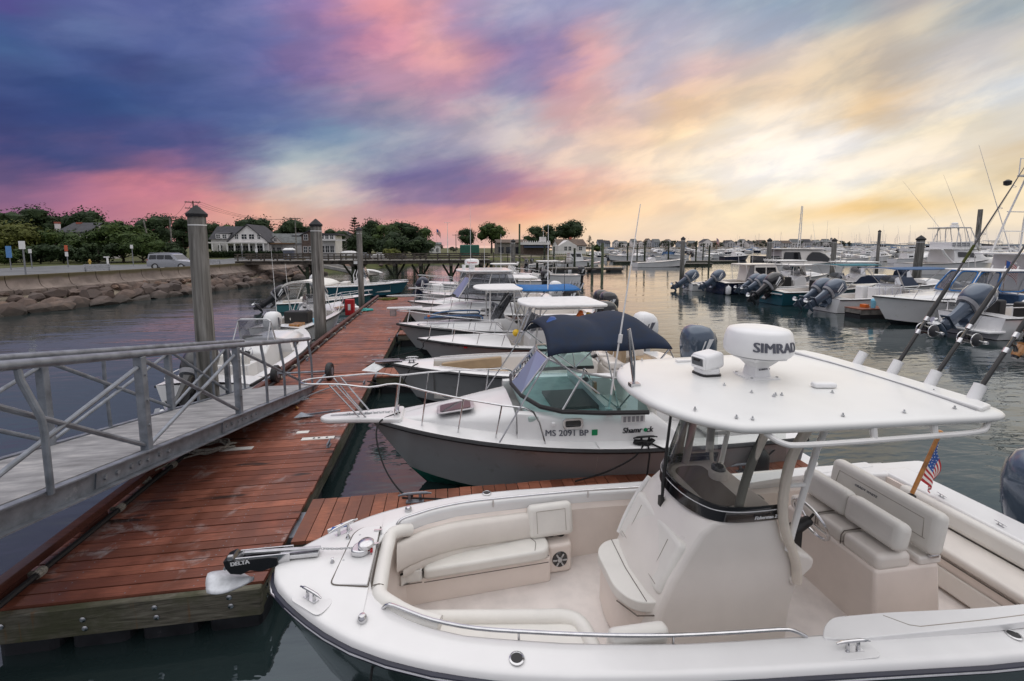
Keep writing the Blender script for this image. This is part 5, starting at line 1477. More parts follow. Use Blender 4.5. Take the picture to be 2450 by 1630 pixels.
def build_console(t, x, z0, w=.8, l=.8, h=.95, mat='gelcoat', screen=True, sh=.45, y=0.0, wheel=True, glass='glass_grey'):
    m = MB()
    prof = [(x+l/2+.08, z0), (x+l/2, z0+h*.75), (x+l/2-.16, z0+h), (x-.05, z0+h*1.0), (x-l/2+.05, z0+h*.78), (x-l/2, z0+h*.72), (x-l/2+.08, z0)]
    m.loft([[(px, y+s*w/2, pz) for px, pz in prof] for s in (-1, 1)], close_u=True, cap0=True, cap1=True)
    m.build('console', M[mat], t, smooth=0, bevel=.04, fix=True)
    if screen:
        a, b = x+l/2-.02, z0+h*.98
        MB().add([(a, y-w*.48, b), (a, y+w*.48, b), (a-.2, y+w*.42, b+sh), (a-.2, y-w*.42, b+sh)], [(0, 1, 2, 3)]).add([(a, y+w*.48, b), (a-.5, y+w*.48, b-.02), (a-.45, y+w*.42, b+sh*.75), (a-.2, y+w*.42, b+sh)], [(0, 1, 2, 3)]).add([(a, y-w*.48, b), (a-.5, y-w*.48, b-.02), (a-.45, y-w*.42, b+sh*.75), (a-.2, y-w*.42, b+sh)], [(0, 1, 2, 3)]).build('windscreen', M[glass], t, smooth=0)
        MB().tube([(a, y-w*.48, b), (a-.2, y-w*.42, b+sh), (a-.2, y+w*.42, b+sh), (a, y+w*.48, b)], .014, 6).build('windscreen_frame', M['steel'], t)
    if wheel:
        build_wheel(t, (x-l/2-.12, y, z0+h*.80), .19)
def build_wheel(t, c, r, tilt=.35, mat='steel'):
    ax = Vector((-math.cos(tilt), 0, math.sin(tilt)+.0)); u, v = ortho(ax); c = Vector(c)
    m = MB(); m.tube([c+(u*math.cos(a)+v*math.sin(a))*r for a in [2*PI*k/24 for k in range(24)]], .014, 7, closed=True)
    o = m.build('steering_wheel', M[mat], t)
    for k in range(5):
        a = 2*PI*k/5; MB().bar(c-ax*.03, c+(u*math.cos(a)+v*math.sin(a))*r, .016, .012, up=ax).build('spoke', M['steel'], o, smooth=0)
    MB().cyl(c-ax*.16, c, .05, .04, 12).build('wheel_hub', M['black_plastic'], o)
    return o
def build_top(t, x0, x1, w, z, mat='gelcoat', th=.07, legs='alu', feet=None, zf=.9, name='hard_top', rod=0, rad=.35, lw=None, r=.024, bow=.12):
    out = [(x0, -w/2), (x1-.1, -w/2*.94), (x1+bow, 0), (x1-.1, w/2*.94), (x0, w/2)]
    MB().prism(rounded(out, [rad*.5, rad, rad*1.3, rad, rad*.5], 4), z, z+th).build(name, M[mat], t, smooth=40, bevel=min(.03, th*.4), seg=2)
    lw = lw or w*.62
    fx = feet or (x0+.45, x1-.35)
    for s in (-1, 1):
        for k, xx in enumerate(fx):
            q = (x0+.3, x1-.45)[k]
            MB().tube(bez((xx, s*lw/2, zf), (xx, s*lw/2, lerp(zf, z, .5)), (q, s*lw/2, lerp(zf, z, .6)), (q, s*w*.40, z), 8), r, 8).build('top_leg', M[legs], t)
        MB().tube([(x0+.1, s*w*.41, z-.05), (x1-.3, s*w*.38, z-.05)], r*.9, 7).build('top_frame', M[legs], t)
    for q in (x0+.15, (x0+x1)/2, x1-.35):
        MB().tube([(q, -w*.40, z-.05), (q, w*.40, z-.05)], r*.8, 7).build('top_frame', M[legs], t)
    for k in range(rod):
        yy = lerp(-w*.34, w*.34, k/max(1, rod-1))
        MB().tube([(x0, yy, z-.1), (x0-.13, yy, z+.2)], .026, 10).build('rod_holder', M[legs], t)
def build_antenna(t, p, h, lean=(0, 0), r=.012, mat='white_plastic'):
    p = Vector(p)
    MB().tube([p, p+Vector((lean[0]*.5, lean[1]*.5, h*.5)), p+Vector((lean[0], lean[1], h))], [r, r*.75, r*.35], 6).build('antenna', M[mat], t)
COWL = [(-.02, .16, .27, .22), (.06, .02, .31, .30), (.30, .0, .34, .345), (.52, .01, .335, .36), (.68, .04, .30, .34), (.80, .09, .22, .28), (.86, .16, .10, .16)]
def outboard(t, loc, tilt=0.0, s=1.0, mat='yamaha', stripe='white_ink', prop=True, rz=0.0, trim='grey_plastic'):
    """outboard motor: the leg is the part; cowl, propeller and skeg are its pieces"""
    leg = MB()
    leg.loft([[(-.42+cx*0+px*a, b*py, z) for px, py in ((1, .5), (.6, 1), (-.6, 1), (-1, .5), (-1, -.5), (-.6, -1), (.6, -1), (1, -.5))] for z, cx, a, b in ((.26, 0, .25, .17), (.0, 0, .20, .12), (-.35, 0, .17, .085), (-.62, 0, .19, .07), (-.78, 0, .17, .04))], close_u=True, cap0=True, cap1=True)
    leg.box((-.45, 0, -.58), (.52, .26, .025))
    leg.tube([(-.06, 0, -.88), (-.16, 0, -.88), (-.34, 0, -.88), (-.60, 0, -.88), (-.72, 0, -.88)], [.015, .06, .085, .075, .045], 10)
    leg.add([(-.30, .012, -.94), (-.60, .012, -.94), (-.56, .008, -1.15), (-.44, .008, -1.15), (-.30, -.012, -.94), (-.60, -.012, -.94), (-.56, -.008, -1.15), (-.44, -.008, -1.15)], [(0, 1, 2, 3), (7, 6, 5, 4), (0, 4, 5, 1), (1, 5, 6, 2), (2, 6, 7, 3), (3, 7, 4, 0)])
    leg.box((-.14, 0, .0), (.22, .34, .30)).box((-.03, 0, -.15), (.10, .28, .42))
    o = leg.build('outboard_motor', M[mat], t, smooth=40, fix=True)
    o.location = loc; o.rotation_euler = (0, R(tilt), rz); o.scale = (s, s, s)
    cw = MB(); n = 20
    secs = []
    for z, dx, a, b in COWL:
        ring = []
        for k in range(n):
            th = 2*PI*k/n; c, s_ = math.cos(th), math.sin(th)
            e = .72
            ring.append((-.44+dx*.4+a*1.18*math.copysign(abs(c)**e, c), b*.92*math.copysign(abs(s_)**e, s_), .26+z))
        secs.append(ring)
    c_ = cw.loft(secs, close_u=True, cap0=True, cap1=True).build('cowl', M[mat], o, smooth=60)
    for sd_ in (1, -1):
        MB().add([(-.62, sd_*.337, .84), (-.50, sd_*.337, .84), (-.36, sd_*.333, .42), (-.41, sd_*.333, .42)], [(0, 1, 2, 3)]).add([(-.44, sd_*.336, .80), (-.40, sd_*.336, .80), (-.27, sd_*.330, .42), (-.295, sd_*.330, .42)], [(0, 1, 2, 3)]).build('stripe', M[stripe], o, smooth=0)
    MB().loft([[(-.44+a*.40*math.cos(2*PI*k/n), a*.335*math.sin(2*PI*k/n)*.95, z) for k in range(n)] for z, a in ((.17, .78), (.27, .90))], close_u=True, cap0=True, cap1=True).build('cowl_base', M[trim], o, smooth=60)
    if prop:
        pm = MB(); pm.tube([(-.70, 0, -.88), (-.82, 0, -.88)], [.06, .045], 10)
        for k in range(3):
            a = 2*PI*k/3
            e = Vector((0, math.cos(a), math.sin(a))); f = Vector((0, -math.sin(a), math.cos(a))); c = Vector((-.76, 0, -.88))
            pm.add([c+e*.04-f*.03+Vector((.04, 0, 0)), c+e*.11-f*.10+Vector((.05, 0, 0)), c+e*.20-f*.03+Vector((.02, 0, 0)), c+e*.19+f*.07-Vector((.03, 0, 0)), c+e*.09+f*.08-Vector((.05, 0, 0)), c+e*.04+f*.03-Vector((.04, 0, 0))], [(0, 1, 2, 3, 4, 5)])
        pm.build('propeller', M['alu_grey'], o, smooth=40)
    return o
def seat_box(t, c, d, mat='cushion', name='cushion', bevel=.05, rot=None):
    return MB().box(c, d, rot).build(name, M[mat], t, smooth=40, bevel=min(bevel, min(d)*.45), seg=3)
def windshield(t, base, top, glass='glass_green', frame='steel', r=.014, posts=None, base_mat_=None):
    """panes between a base line and a top line, with framing tubes"""
    for i in range(len(base)-1):
        MB().add([base[i], base[i+1], top[i+1], top[i]], [(0, 1, 2, 3)]).build('windshield_pane', M[glass], t, smooth=0)
    MB().tube(base, r*1.3, 7).build('windshield_base', M[base_mat_ or 'rubber'], t)
    MB().tube(top, r*1.15, 7).build('windshield_header', M[frame], t)
    for i in (posts if posts is not None else range(len(base))):
        MB().tube([base[i], top[i]], r, 7).build('windshield_post', M[frame], t)
def boat(label, bow, heading, H, cat='boat', group=None, name='motorboat'):
    """bow: where the bow tip stands; heading: degrees the bow points (0 = +x)"""
    a = R(heading)
    t = thing(name, label, cat, (bow[0]-H.L*math.cos(a), bow[1]-H.L*math.sin(a), 0), a, group)
    return t
def mooring_line(label, pts, r=.012, mat='rope_black', drop=None):
    P = [Vector(p) for p in pts]
    if drop: P = sag(P[0], P[1], drop, 10)
    else: P = curve_pts(P, 4)
    return tag(MB().tube(P, r, 6).build('mooring_line', M[mat]), label, 'mooring line')
def fender(label, loc, mat='black_plastic', h=.6, r=.12, group=None):
    o = MB().lathe([(.02, -h/2-.06), (.05, -h/2), (r*.8, -h*.42), (r, -h*.32), (r, h*.32), (r*.8, h*.42), (.05, h/2), (.03, h/2+.08)], (0, 0, 0), 14).build('fender', M[mat])
    o.location = loc
    return tag(o, label, 'fender', group)

# ------------------------------------------------------------------ the nearest boat: open fishing boat with hard top (x aft from the bow tip, y away from the camera)
hero = thing('fishing_boat', 'large cream centre console fishing boat with white hard top and radar dome, nearest the camera', 'boat', (-1.42, 3.65, 0), 0)
HB = [(0, 0), (.03, .11), (.1, .22), (.25, .38), (.4, .51), (.62, .68), (.88, .82), (1.2, .94), (1.6, 1.05), (2.1, 1.13), (2.85, 1.19), (3.5, 1.225), (4.3, 1.27), (5.2, 1.33), (6.2, 1.37), (7.3, 1.36)]
SZ = [(0, 1.17), (.6, 1.13), (1.2, 1.08), (2.5, .99), (3.6, .93), (5, .88), (7.3, .83)]
CI = [(.78, .20), (.82, .34), (.9, .44), (1.0, .53), (1.2, .655), (1.5, .77), (2.24, .89), (3.0, .965), (3.9, 1.0), (4.6, 1.02), (5.5, 1.08), (7.3, 1.12)]
hbw = lambda u: table(HB, u) if u < .3 else smooth_table(HB, u, .12)
hsz = lambda u: smooth_table(SZ, u, .15)
hci = lambda u: table(CI, u) if u < 1.0 else smooth_table(CI, u, .1)
US = [0, .015, .03, .06, .1, .17, .25, .4, .62, .8, 1.0, 1.2, 1.6, 2.1, 2.85, 3.5, 4.3, 5.2, 6.2, 7.3]
m = MB()
for s in (1, -1):
    secs = []
    for u in US:
        h = hbw(u); z = hsz(u); f = max(0, 1-u/2.4)
        secs.append([(u, s*h, z-.06), (u+.03*f, s*h*.965, z-.2), (u+.15*f, s*h*(.93-.1*f), z-.45), (u+.36*f, s*h*(.89-.24*f), .30), (u+.52*f, s*h*(.86-.36*f), .05), (u+.66*f, s*h*(.80-.45*f), -.2), (u+.9*f, 0, -.5)])
    m.loft(secs)
m.add([(7.3, hbw(7.3), .80), (7.3, -hbw(7.3), .80), (7.3, -1.05, .0), (7.3, 0, -.5), (7.3, 1.05, 0)], [(0, 1, 2, 3, 4)])
m.build('hull', M['hull_green'], hero, smooth=60, weld=True, fix=True)
def edge(u, s, ins=0.0, dz=0.0): return Vector((u, s*(hbw(u)-ins), hsz(u)+dz))
UU = [0, .008, .02, .04, .07, .1, .15, .2, .3, .4, .55, .75, 1, 1.3, 1.7, 2.2, 2.8, 3.5, 4.3, 5.2, 6.2, 7.3]
loop = [edge(u, 1, -.008, -.075) for u in reversed(UU)]+[edge(u, -1, -.008, -.075) for u in UU[1:]]
rr_ = MB().tube(loop, .026, 8).build('rub_rail', M['navy_rail'], hero)
MB().tube([p+Vector((0, math.copysign(.023, p.y) if p.x > .05 else 0, .004))+Vector((-.022 if p.x < .1 else 0, 0, 0)) for p in loop], .008, 6).build('rail_insert', M['steel'], rr_)
# deck cap
U2 = sorted(set(UU+[.5, .66, .78, .82, .86, .9, .95, 1.1, 1.2, 1.5, 1.9, 2.5, 3.1, 3.9, 4.7]))
m = MB()
for s in (1, -1):
    secs = []
    for u in [q for q in U2 if q <= .78+1e-6]:
        h = hbw(u); z = hsz(u); e = min(1, h/.12); c = .028*min(1, h/.4)
        secs.append([(u, s*h, z-.06), (u+.002, s*(h-.006*e), z-.022), (u+.006, s*(h-.025*e), z-.004), (u+.012, s*(h-.055*e), z)]+[(u+.014, s*max(0, h-.055*e)*k, z+c*(1-k*k)) for k in (.75, .5, .25, 0)])
    m.loft(secs)
    secs = []
    for u in [q for q in U2 if q >= .78-1e-6]:
        h = hbw(u); z = hsz(u); c = hci(u)
        secs.append([(u, s*h, z-.06), (u+.002, s*(h-.006), z-.022), (u+.006, s*(h-.025), z-.004), (u+.012, s*(h-.055), z), (u+.012, s*lerp(h-.055, c+.03, .55), z+.010), (u+.012, s*(c+.03), z+.012), (u+.012, s*(c+.008), z+.004), (u+.012, s*c, z-.02), (u+.012, s*(c-.004), z-.09)])
    m.loft(secs)
u = .792; z = hsz(u)
m.add([(u, -.22, z+.02), (u, .22, z+.02), (u+.012, .22, z-.1), (u+.012, -.22, z-.1)], [(0, 1, 2, 3)])
m.build('deck', M['gelcoat'], hero, smooth=55, weld=True, fix=True)
# cockpit liner: inner walls, bow bulkhead, floor
SOLE = .28
m = MB()
U3 = [.80, .86, .92, 1.0, 1.2, 1.5, 1.9, 2.4, 3.0, 3.9, 5, 6, 6.9]
for s in (1, -1):
    m.loft([[(u+.012, s*(hci(u)-.004), hsz(u)-.085), (u+.012, s*(hci(u)-.05), hsz(u)-.13), (u+.012, s*(hci(u)-.06), SOLE)] for u in U3])
m.loft([[(.812, s*(hci(.8)-.004), hsz(.8)-.08), (.812, s*(hci(.8)-.06), SOLE)] for s in (-1, 1)])
m.build('cockpit_liner', M['liner'], hero, smooth=40, weld=True, fix=True)
m = MB(); m.prism([(u+.01, hci(u)-.058) for u in U3]+[(u+.01, -(hci(u)-.058)) for u in reversed(U3)], SOLE-.03, SOLE)
m.build('cockpit_sole', M['nonskid'], hero, smooth=0)
MB().box((6.95, 0, .58), (.10, 2.1, .62)).build('transom_wall', M['liner'], hero, smooth=0)

def pad(name, mat, outline, z0, z1, bev=.05, rad=.08, seg=4, parent=None, nr=4):
    return MB().prism(rounded(outline, rad, nr), z0, z1).build(name, M[mat], parent or hero, smooth=60, bevel=bev, seg=seg)
def cush(name, c, d, rot=(0, 0, 0), mat='cushion', bev=.05, seg=4):
    o = MB().box((0, 0, 0), d).build(name, M[mat], hero, smooth=60, bevel=bev, seg=seg)
    o.location = c; o.rotation_euler = rot
    return o
def seam(parent, pts, r=.0045, mat='seam'):
    if r < .0028: r, mat = .003, 'seam_soft'
    return MB().tube(pts, r, 5).build('seam', M[mat], parent)
# far bow seat
fy = lambda u: hci(u)-.10
us = [.98, 1.15, 1.4, 1.7, 2.0, 2.3, 2.48]
inner = lambda u: lerp(.42, .53, (u-.95)/1.5)
pad('seat_base', 'liner', [(.93, .41)]+[(u, inner(u)+.035) for u in us]+[(u, fy(u)+.05) for u in reversed(us)]+[(.93, .46)], SOLE, .545, .03, .04)
us1 = [.96, 1.06, 1.16]; us2 = [1.175, 1.35, 1.6, 1.9, 2.2, 2.47]
o = pad('seat_cushion', 'cushion', [(u, inner(u)) for u in us1]+[(u, fy(u)) for u in reversed(us1)], .55, .66, .028, .04)
o = pad('seat_cushion', 'cushion', [(u, inner(u)-.005) for u in us2]+[(u, fy(u)) for u in reversed(us2)], .55, .665, .035, [.05]*5+[.16, .16]+[.05]*5)
seam(o, [(2.30, inner(2.3)+.02, .666), (2.33, inner(2.3)+.12, .667), (2.33, fy(2.3)-.12, .667), (2.28, fy(2.3)-.03, .666)], .003)
seam(hero, [(.95, inner(.95)-.01, .548), (1.16, inner(1.1)-.008, .548)]); seam(hero, [(1.18, inner(1.2)-.012, .54), (1.8, inner(1.8)-.012, .54), (2.44, inner(2.4)-.012, .54)])
# far backrest bolster along the coaming, in two rolls
def bolster(name, side, ua, ub, z0, z1, th, mat='cushion', n=12, top_in=0.0, seams=()):
    secs = []
    for i in range(n+1):
        u = lerp(ua, ub, i/n); c = hci(u)-.012; a = hsz(u)
        ring = []
        for k in range(10):
            t_ = 2*PI*k/10; e = .7
            cx = c-th/2; hz = (z1-z0)/2
            yy = cx+th/2*math.copysign(abs(math.cos(t_))**e, math.cos(t_)); zz = a+(z0+z1)/2+hz*math.copysign(abs(math.sin(t_))**e, math.sin(t_))
            ring.append((u+.01, side*(yy-(a+z1-zz)*top_in), zz))
        secs.append(ring)
    o = MB().loft(secs, close_u=True, cap0=True, cap1=True).build(name, M[mat], hero, smooth=80, fix=True)
    for dz, off in seams:
        pts = []
        for i in range(n+1):
            u = lerp(ua, ub, i/n); pts.append((u+.01, side*(hci(u)-.012-th-off), hsz(u)+dz))
        MB().tube(pts, .0045, 5).build('seam', M['seam'], o)
    return o
bolster('backrest_bolster', 1, .93, 2.42, -.36, -.10, .12, top_in=.18, mat='cushion_pink', seams=((-.235, .016),))
bolster('backrest_bolster', 1, .98, 2.42, -.46, -.30, .13, mat='cushion_pink', top_in=.1)
# roll cushion across the front of the cockpit and its corners
z = hsz(.85)-.015
ro = MB().tube(curve_pts([(.875, -.30, z), (.872, -.1, z+.004), (.872, .1, z+.004), (.88, .34, z)], 5), .060, 14).build('bow_bolster', M['cushion'], hero, smooth=80)
MB().tube(curve_pts([(.875, -.305, z), (.895, -.37, z), (.98, -.45, z-.005), (1.15, -.565, z-.02), (1.35, -.65, z-.035)], 5), [.060]*12+[.058]*9, 14).build('bow_bolster', M['cushion'], hero, smooth=80)
MB().tube(curve_pts([(.88, .345, z), (.905, .40, z), (.97, .46, z-.02), (1.05, .52, z-.06)], 5), .058, 14).build('bow_bolster', M['cushion'], hero, smooth=80)
seam(hero, [(.815, -.30, z+.05), (.84, -.305, z+.057), (.875, -.305, z+.062), (.91, -.305, z+.05)], .004)
seam(hero, [(.812, -.31, z+.006), (.806, -.1, z+.012), (.806, .2, z+.012), (.812, .34, z+.006)], .006)
# near bow seat: flat top with a rolled inner edge
nin = lambda u: lerp(-.10, -.30, (u-1.1)/1.4)
us = [1.12, 1.35, 1.6, 1.9, 2.2, 2.52]
pad('seat_base', 'liner', [(u, nin(u)-.03) for u in us]+[(u, -(hci(u)-.10)) for u in reversed(us)], SOLE, .60, .03, .04)
pad('seat_cushion', 'cushion', [(u, nin(u)-.10) for u in us]+[(u, -(hci(u)-.12)) for u in reversed(us)], .60, .695, .03, .06)
rl = [(u, nin(u)-.055, .69) for u in [1.13]+us[1:-1]+[2.36]]+[(2.47, nin(2.47)-.10, .69), (2.51, nin(2.5)-.22, .69), (2.52, -.74, .69)]
o = MB().tube(curve_pts(rl, 4), .062, 14).build('seat_roll', M['cushion'], hero, smooth=80)
# forward facing jump seat back and speaker pod on the far side
jb = cush('jump_seat_back', (2.52, .80, .82), (.50, .12, .34), (R(-14), 0, R(3)), bev=.055)
for q in (-.09, .09): pass
seam(jb, [(-.16, -.0615, -.11), (-.16, -.0615, .11), (.16, -.0615, .11), (.16, -.0615, -.11)], .0025)
nj = cush('jump_seat_back', (2.78, -.84, .88), (.46, .12, .30), (R(10), 0, 0), bev=.055)
pod = pad('armrest_pod', 'liner', [(2.47, .66), (2.74, .68), (2.74, 1.0), (2.47, .95)], SOLE, .60, .03, .05)
for x, y in ((2.54, .86), (2.65, .85)):
    MB().cyl((x, y, .598), (x, y, .606), .048, .048, 16).build('cup_holder', M['black_plastic'], pod)
sp = MB().cyl((2.60, .672, .44), (2.60, .655, .44), .088, .080, 24).build('speaker', M['black_gloss'], hero)
MB().cyl((2.60, .656, .44), (2.60, .648, .44), .030, .026, 14).build('speaker_hub', M['alu_grey'], sp)
for k in range(6):
    a = k*PI/3; MB().bar((2.60+.032*math.cos(a), .652, .44+.032*math.sin(a)), (2.60+.076*math.cos(a), .652, .44+.076*math.sin(a)), .016, .006, up=(0, 1, 0)).build('speaker_rib', M['alu_grey'], sp, smooth=0)
MB().tube([(2.46, .60, .55), (2.462, .585, .50), (2.462, .585, .42), (2.46, .60, .38)], .008, 6).build('grab_handle', M['steel'], hero)
# console: body with curved front, seat ahead of it
CW = .47
prof = [(3.06, .28), (3.10, .55), (3.17, .76), (3.27, 1.0), (3.40, 1.22), (3.52, 1.40), (3.64, 1.50), (4.20, 1.50), (4.26, 1.30), (4.34, 1.16), (4.54, 1.10), (4.60, 1.05), (4.58, .97), (4.44, .86), (4.38, .6), (4.36, .28)]
secs = []
for y, q in ((-CW, .0), (-CW+.03, -.03), (-.30, -.07), (0, -.10), (.30, -.07), (CW-.03, -.03), (CW, .0)):
    secs.append([(x+(q if x < 3.7 and z > .4 else (q*.5 if x < 3.7 else 0)), y, z) for x, z in prof])
MB().loft(secs, close_u=True, cap0=True, cap1=True).build('console', M['gelcoat_warm'], hero, smooth=35, bevel=.05, seg=4, fix=True)
# pedestal and cushion of the console seat
pad('console_seat_base', 'liner', [(2.92, -.30), (3.22, -.42), (3.22, .42), (2.92, .36), (2.86, 0)], SOLE, .70, .03, .12)
o = pad('console_seat_cushion', 'cushion', [(2.86, -.22), (2.98, -.40), (3.26, -.43), (3.26, .43), (2.98, .40), (2.86, .26)], .70, .80, .04, [.14, .14, .02, .02, .14, .14])
seam(o, [(3.07, -.40, .802), (3.05, 0, .803), (3.07, .40, .802)], .0035)
seam(hero, [(2.87, -.24, .698), (2.98, -.42, .698), (3.2, -.45, .698)], .006)
bk = cush('console_seat_back', (3.30, 0, 1.06), (.12, .86, .50), (0, R(26), 0), bev=.05)
seam(bk, [(-.0615, -.26, .17), (-.0615, -.26, -.06), (-.0615, .26, -.06), (-.0615, .26, .17)], .0022)
seam(bk, [(-.0615, -.36, -.19), (-.0615, .36, -.19)], .0022)
for s in (1,):
    MB().tube(curve_pts([(3.18, s*.47, .82), (3.28, s*.495, 1.02), (3.40, s*.49, 1.24), (3.50, s*.47, 1.40)], 4), .028, 10).build('grab_rail', M['alu'], hero)
# black band round the windscreen foot, panes, frame
bandb = [(4.24, -.475, 1.485), (3.95, -.485, 1.49), (3.74, -.475, 1.50), (3.60, -.40, 1.50), (3.50, -.22, 1.505), (3.47, 0, 1.505), (3.50, .22, 1.505), (3.60, .40, 1.50), (3.74, .475, 1.50), (3.95, .485, 1.49), (4.24, .475, 1.485)]
bandb = [tuple(p) for p in curve_pts(bandb, 3)]
bandt = [(x+.025, y*1.0, z+.128) for x, y, z in bandb]
bd = MB().loft([[Vector(a)-Vector((0, 0, .01)), Vector(a)+Vector((-.012, math.copysign(.012, a[1]) if abs(a[1]) > .1 else 0, .0)), Vector(b)+Vector((-.010, math.copysign(.010, b[1]) if abs(b[1]) > .1 else 0, 0)), Vector(b)+Vector((.012, 0, 0))] for a, b in zip(bandb, bandt)], cap0=True, cap1=True).build('windscreen_band', M['black_gloss'], hero, smooth=60)
MB().tube([Vector(a).lerp(Vector(b), .72)+Vector((-.015, math.copysign(.014, a[1]) if abs(a[1]) > .1 else 0, 0)) for a, b in zip(bandb, bandt)], .004, 5).build('pinstripe', M['white_ink'], bd)
lettering('Fisherman 257', .042, M['white_ink'], hero, (4.08, -.503, 1.525), (R(90), 0, 0), bold=.0006, shear=.25, depth=.001)
topl = []
for x, y, z in bandt:
    topl.append((lerp(x, 3.86+(x-3.5)*.46, 1.0), y*.99, 2.44))
k = [0, 6, 9, 15, 21, 24, 30]
for a, b in zip(k, k[1:]):
    pm_ = MB()
    pm_.loft([[bandt[i], topl[i]] for i in range(a, b+1)])
    pm_.build('windscreen_pane', M['glass_clear'], hero, smooth=60)
# dash shelf with dark well and compass
dash = pad('dash', 'liner', [(3.56, -.34), (3.72, -.45), (4.2, -.45), (4.2, .45), (3.72, .45), (3.56, .34)], 1.49, 1.555, .015, .1)
M['dash_well'] = simple('dash_well', (.14, .10, .075), .6)
MB().prism(rounded([(3.66, -.26), (3.76, -.36), (3.98, -.34), (4.0, .34), (3.76, .36), (3.66, .28)], .07), 1.553, 1.558).build('dash_well', M['dash_well'], dash, smooth=0)
MB().lathe([(.085, 0), (.09, .03), (.085, .075), (.07, .085)], (4.02, .10, 1.555), 20).build('compass_base', M['liner'], dash, smooth=40)
MB().lathe([(.068, 0), (.066, .03), (.045, .055), (.01, .065)], (4.02, .10, 1.638), 20).build('compass', M['black_gloss'], dash, smooth=60)
MB().tube([(3.565, .19, 2.30), (3.50, .14, 1.9), (3.44, .08, 1.55), (3.42, .05, 1.42)], [.012, .014, .018, .012], 6).box((3.41, .05, 1.40), (.04, .05, .09)).build('wiper', M['black_plastic'], hero)
MB().lathe([(.05, 0), (.05, .01), (.035, .018)], (3.38, -.22, 1.20), 18, axis=(-.85, 0, .53)).build('vent', M['white_plastic'], hero)
# hard top legs (cream pipe)
for s in (-1, 1):
    MB().tube(bez((3.86, s*.42, 1.55), (3.92, s*.42, 1.9), (3.98, s*.44, 2.1), (4.06, s*.55, 2.46), 8), .036, 12).build('top_leg', M['tan_tube'], hero)
    MB().tube(curve_pts([(4.40, s*.50, .90), (4.36, s*.515, 1.1), (4.22, s*.52, 1.46), (4.20, s*.52, 1.75), (4.25, s*.54, 2.1), (4.40, s*.6, 2.46)], 5), .040, 12).build('top_leg', M['tan_tube'], hero)
    MB().tube([(4.55, s*.58, 2.46), (4.46, s*.54, 2.1), (4.38, s*.52, 1.7), (4.32, s*.51, 1.40), (4.29, s*.50, 1.2)], .026, 10).build('top_leg', M['alu'], hero)
    MB().tube([(4.21, s*.52, 1.80), (4.40, s*.525, 1.80)], .02, 8).build('leg_link', M['alu'], hero)
    MB().lathe([(.055, 0), (.055, .012), (.045, .016)], (4.405, s*.472, .90), 14, axis=(0, s, 0)).build('leg_foot', M['gelcoat_warm'], hero)
# hard top with raised rear edge
HT = [(3.03, 0), (3.06, .30), (3.13, .52), (3.25, .72), (3.42, .88), (3.62, .945), (4.34, .985), (5.0, 1.005), (5.42, 1.02), (5.60, 1.005), (5.70, .93), (5.73, .77), (5.745, .42), (5.75, 0)]
HT = HT+[(x, -y) for x, y in reversed(HT[1:-1])]
HTO = [(p.x, p.y) for p in curve_pts([(x, y, 0) for x, y in HT+[HT[0]]], 3)][:-1]
tm = MB(); rings = []
def ring(k, z, cr):
    return [(4.3+(x-4.3)*k, y*k, z+cr*(1-(abs(y*k)/1.0)**2)) for x, y in HTO]
for k, z, cr in ((.94, 2.465, 0), (.985, 2.468, 0), (1.0, 2.485, 0), (1.0, 2.505, 0), (.99, 2.522, .004), (.96, 2.53, .012), (.8, 2.532, .02), (.5, 2.532, .026), (.2, 2.532, .028)):
    rings.append(ring(k, z, cr))
tm.loft(rings, close_u=True, cap0=True, cap1=True)
M['gelcoat_top'] = simple('hard_top_gelcoat', (.745, .745, .725), .34, var=.02, vscale=1.8, coat=.15, dirt=((.55, .55, .54), 1.6, .70))
top = tm.build('hard_top', M['gelcoat_top'], hero, smooth=60, fix=True)
rear = [(5.46, -.96), (5.62, -.91), (5.68, -.7), (5.70, 0), (5.68, .7), (5.62, .91), (5.46, .96), (5.485, .4), (5.49, 0), (5.485, -.4)]
MB().prism([(x, y) for x, y in rear], 2.530, 2.566).build('rear_lip', M['gelcoat_top'], top, smooth=60, bevel=.014, seg=3)
seam(top, [(5.45, -.93, 2.538), (5.48, -.4, 2.556), (5.485, 0, 2.558), (5.48, .4, 2.556), (5.45, .93, 2.538)], .004, 'grey_plastic')
# bolts dotted over the top
for x, y in ((3.22, .60), (3.30, -.62), (3.52, -.80), (3.62, -.84), (4.33, -.88), (4.85, -.89), (5.32, -.88), (5.55, -.55), (3.55, .84), (4.4, .9), (3.87, -.14), (3.98, -.35), (4.14, -.43), (4.10, -.46), (4.19, -.44), (4.66, -.45)):
    z = 2.534+.026*(1-y*y)
    MB().lathe([(.013, 0), (.013, .006), (.007, .008), (.006, .022), (.002, .026)], (x, y, z), 8).build('bolt', M['alu_grey'], top)
# side pipe below the edge
for s in (-1, 1):
    MB().tube(curve_pts([(3.68, s*.90, 2.46), (3.76, s*.97, 2.41), (3.95, s*.985, 2.39), (4.8, s*.995, 2.39), (5.36, s*.995, 2.395), (5.50, s*.97, 2.42), (5.55, s*.93, 2.465)], 4), .021, 10).build('top_rail', M['alu'], hero)
    for x in (4.50, 5.02):
        MB().cyl((x, s*.985, 2.39), (x, s*.965, 2.475), .021, .026, 10).build('rail_bracket', M['alu'], hero)
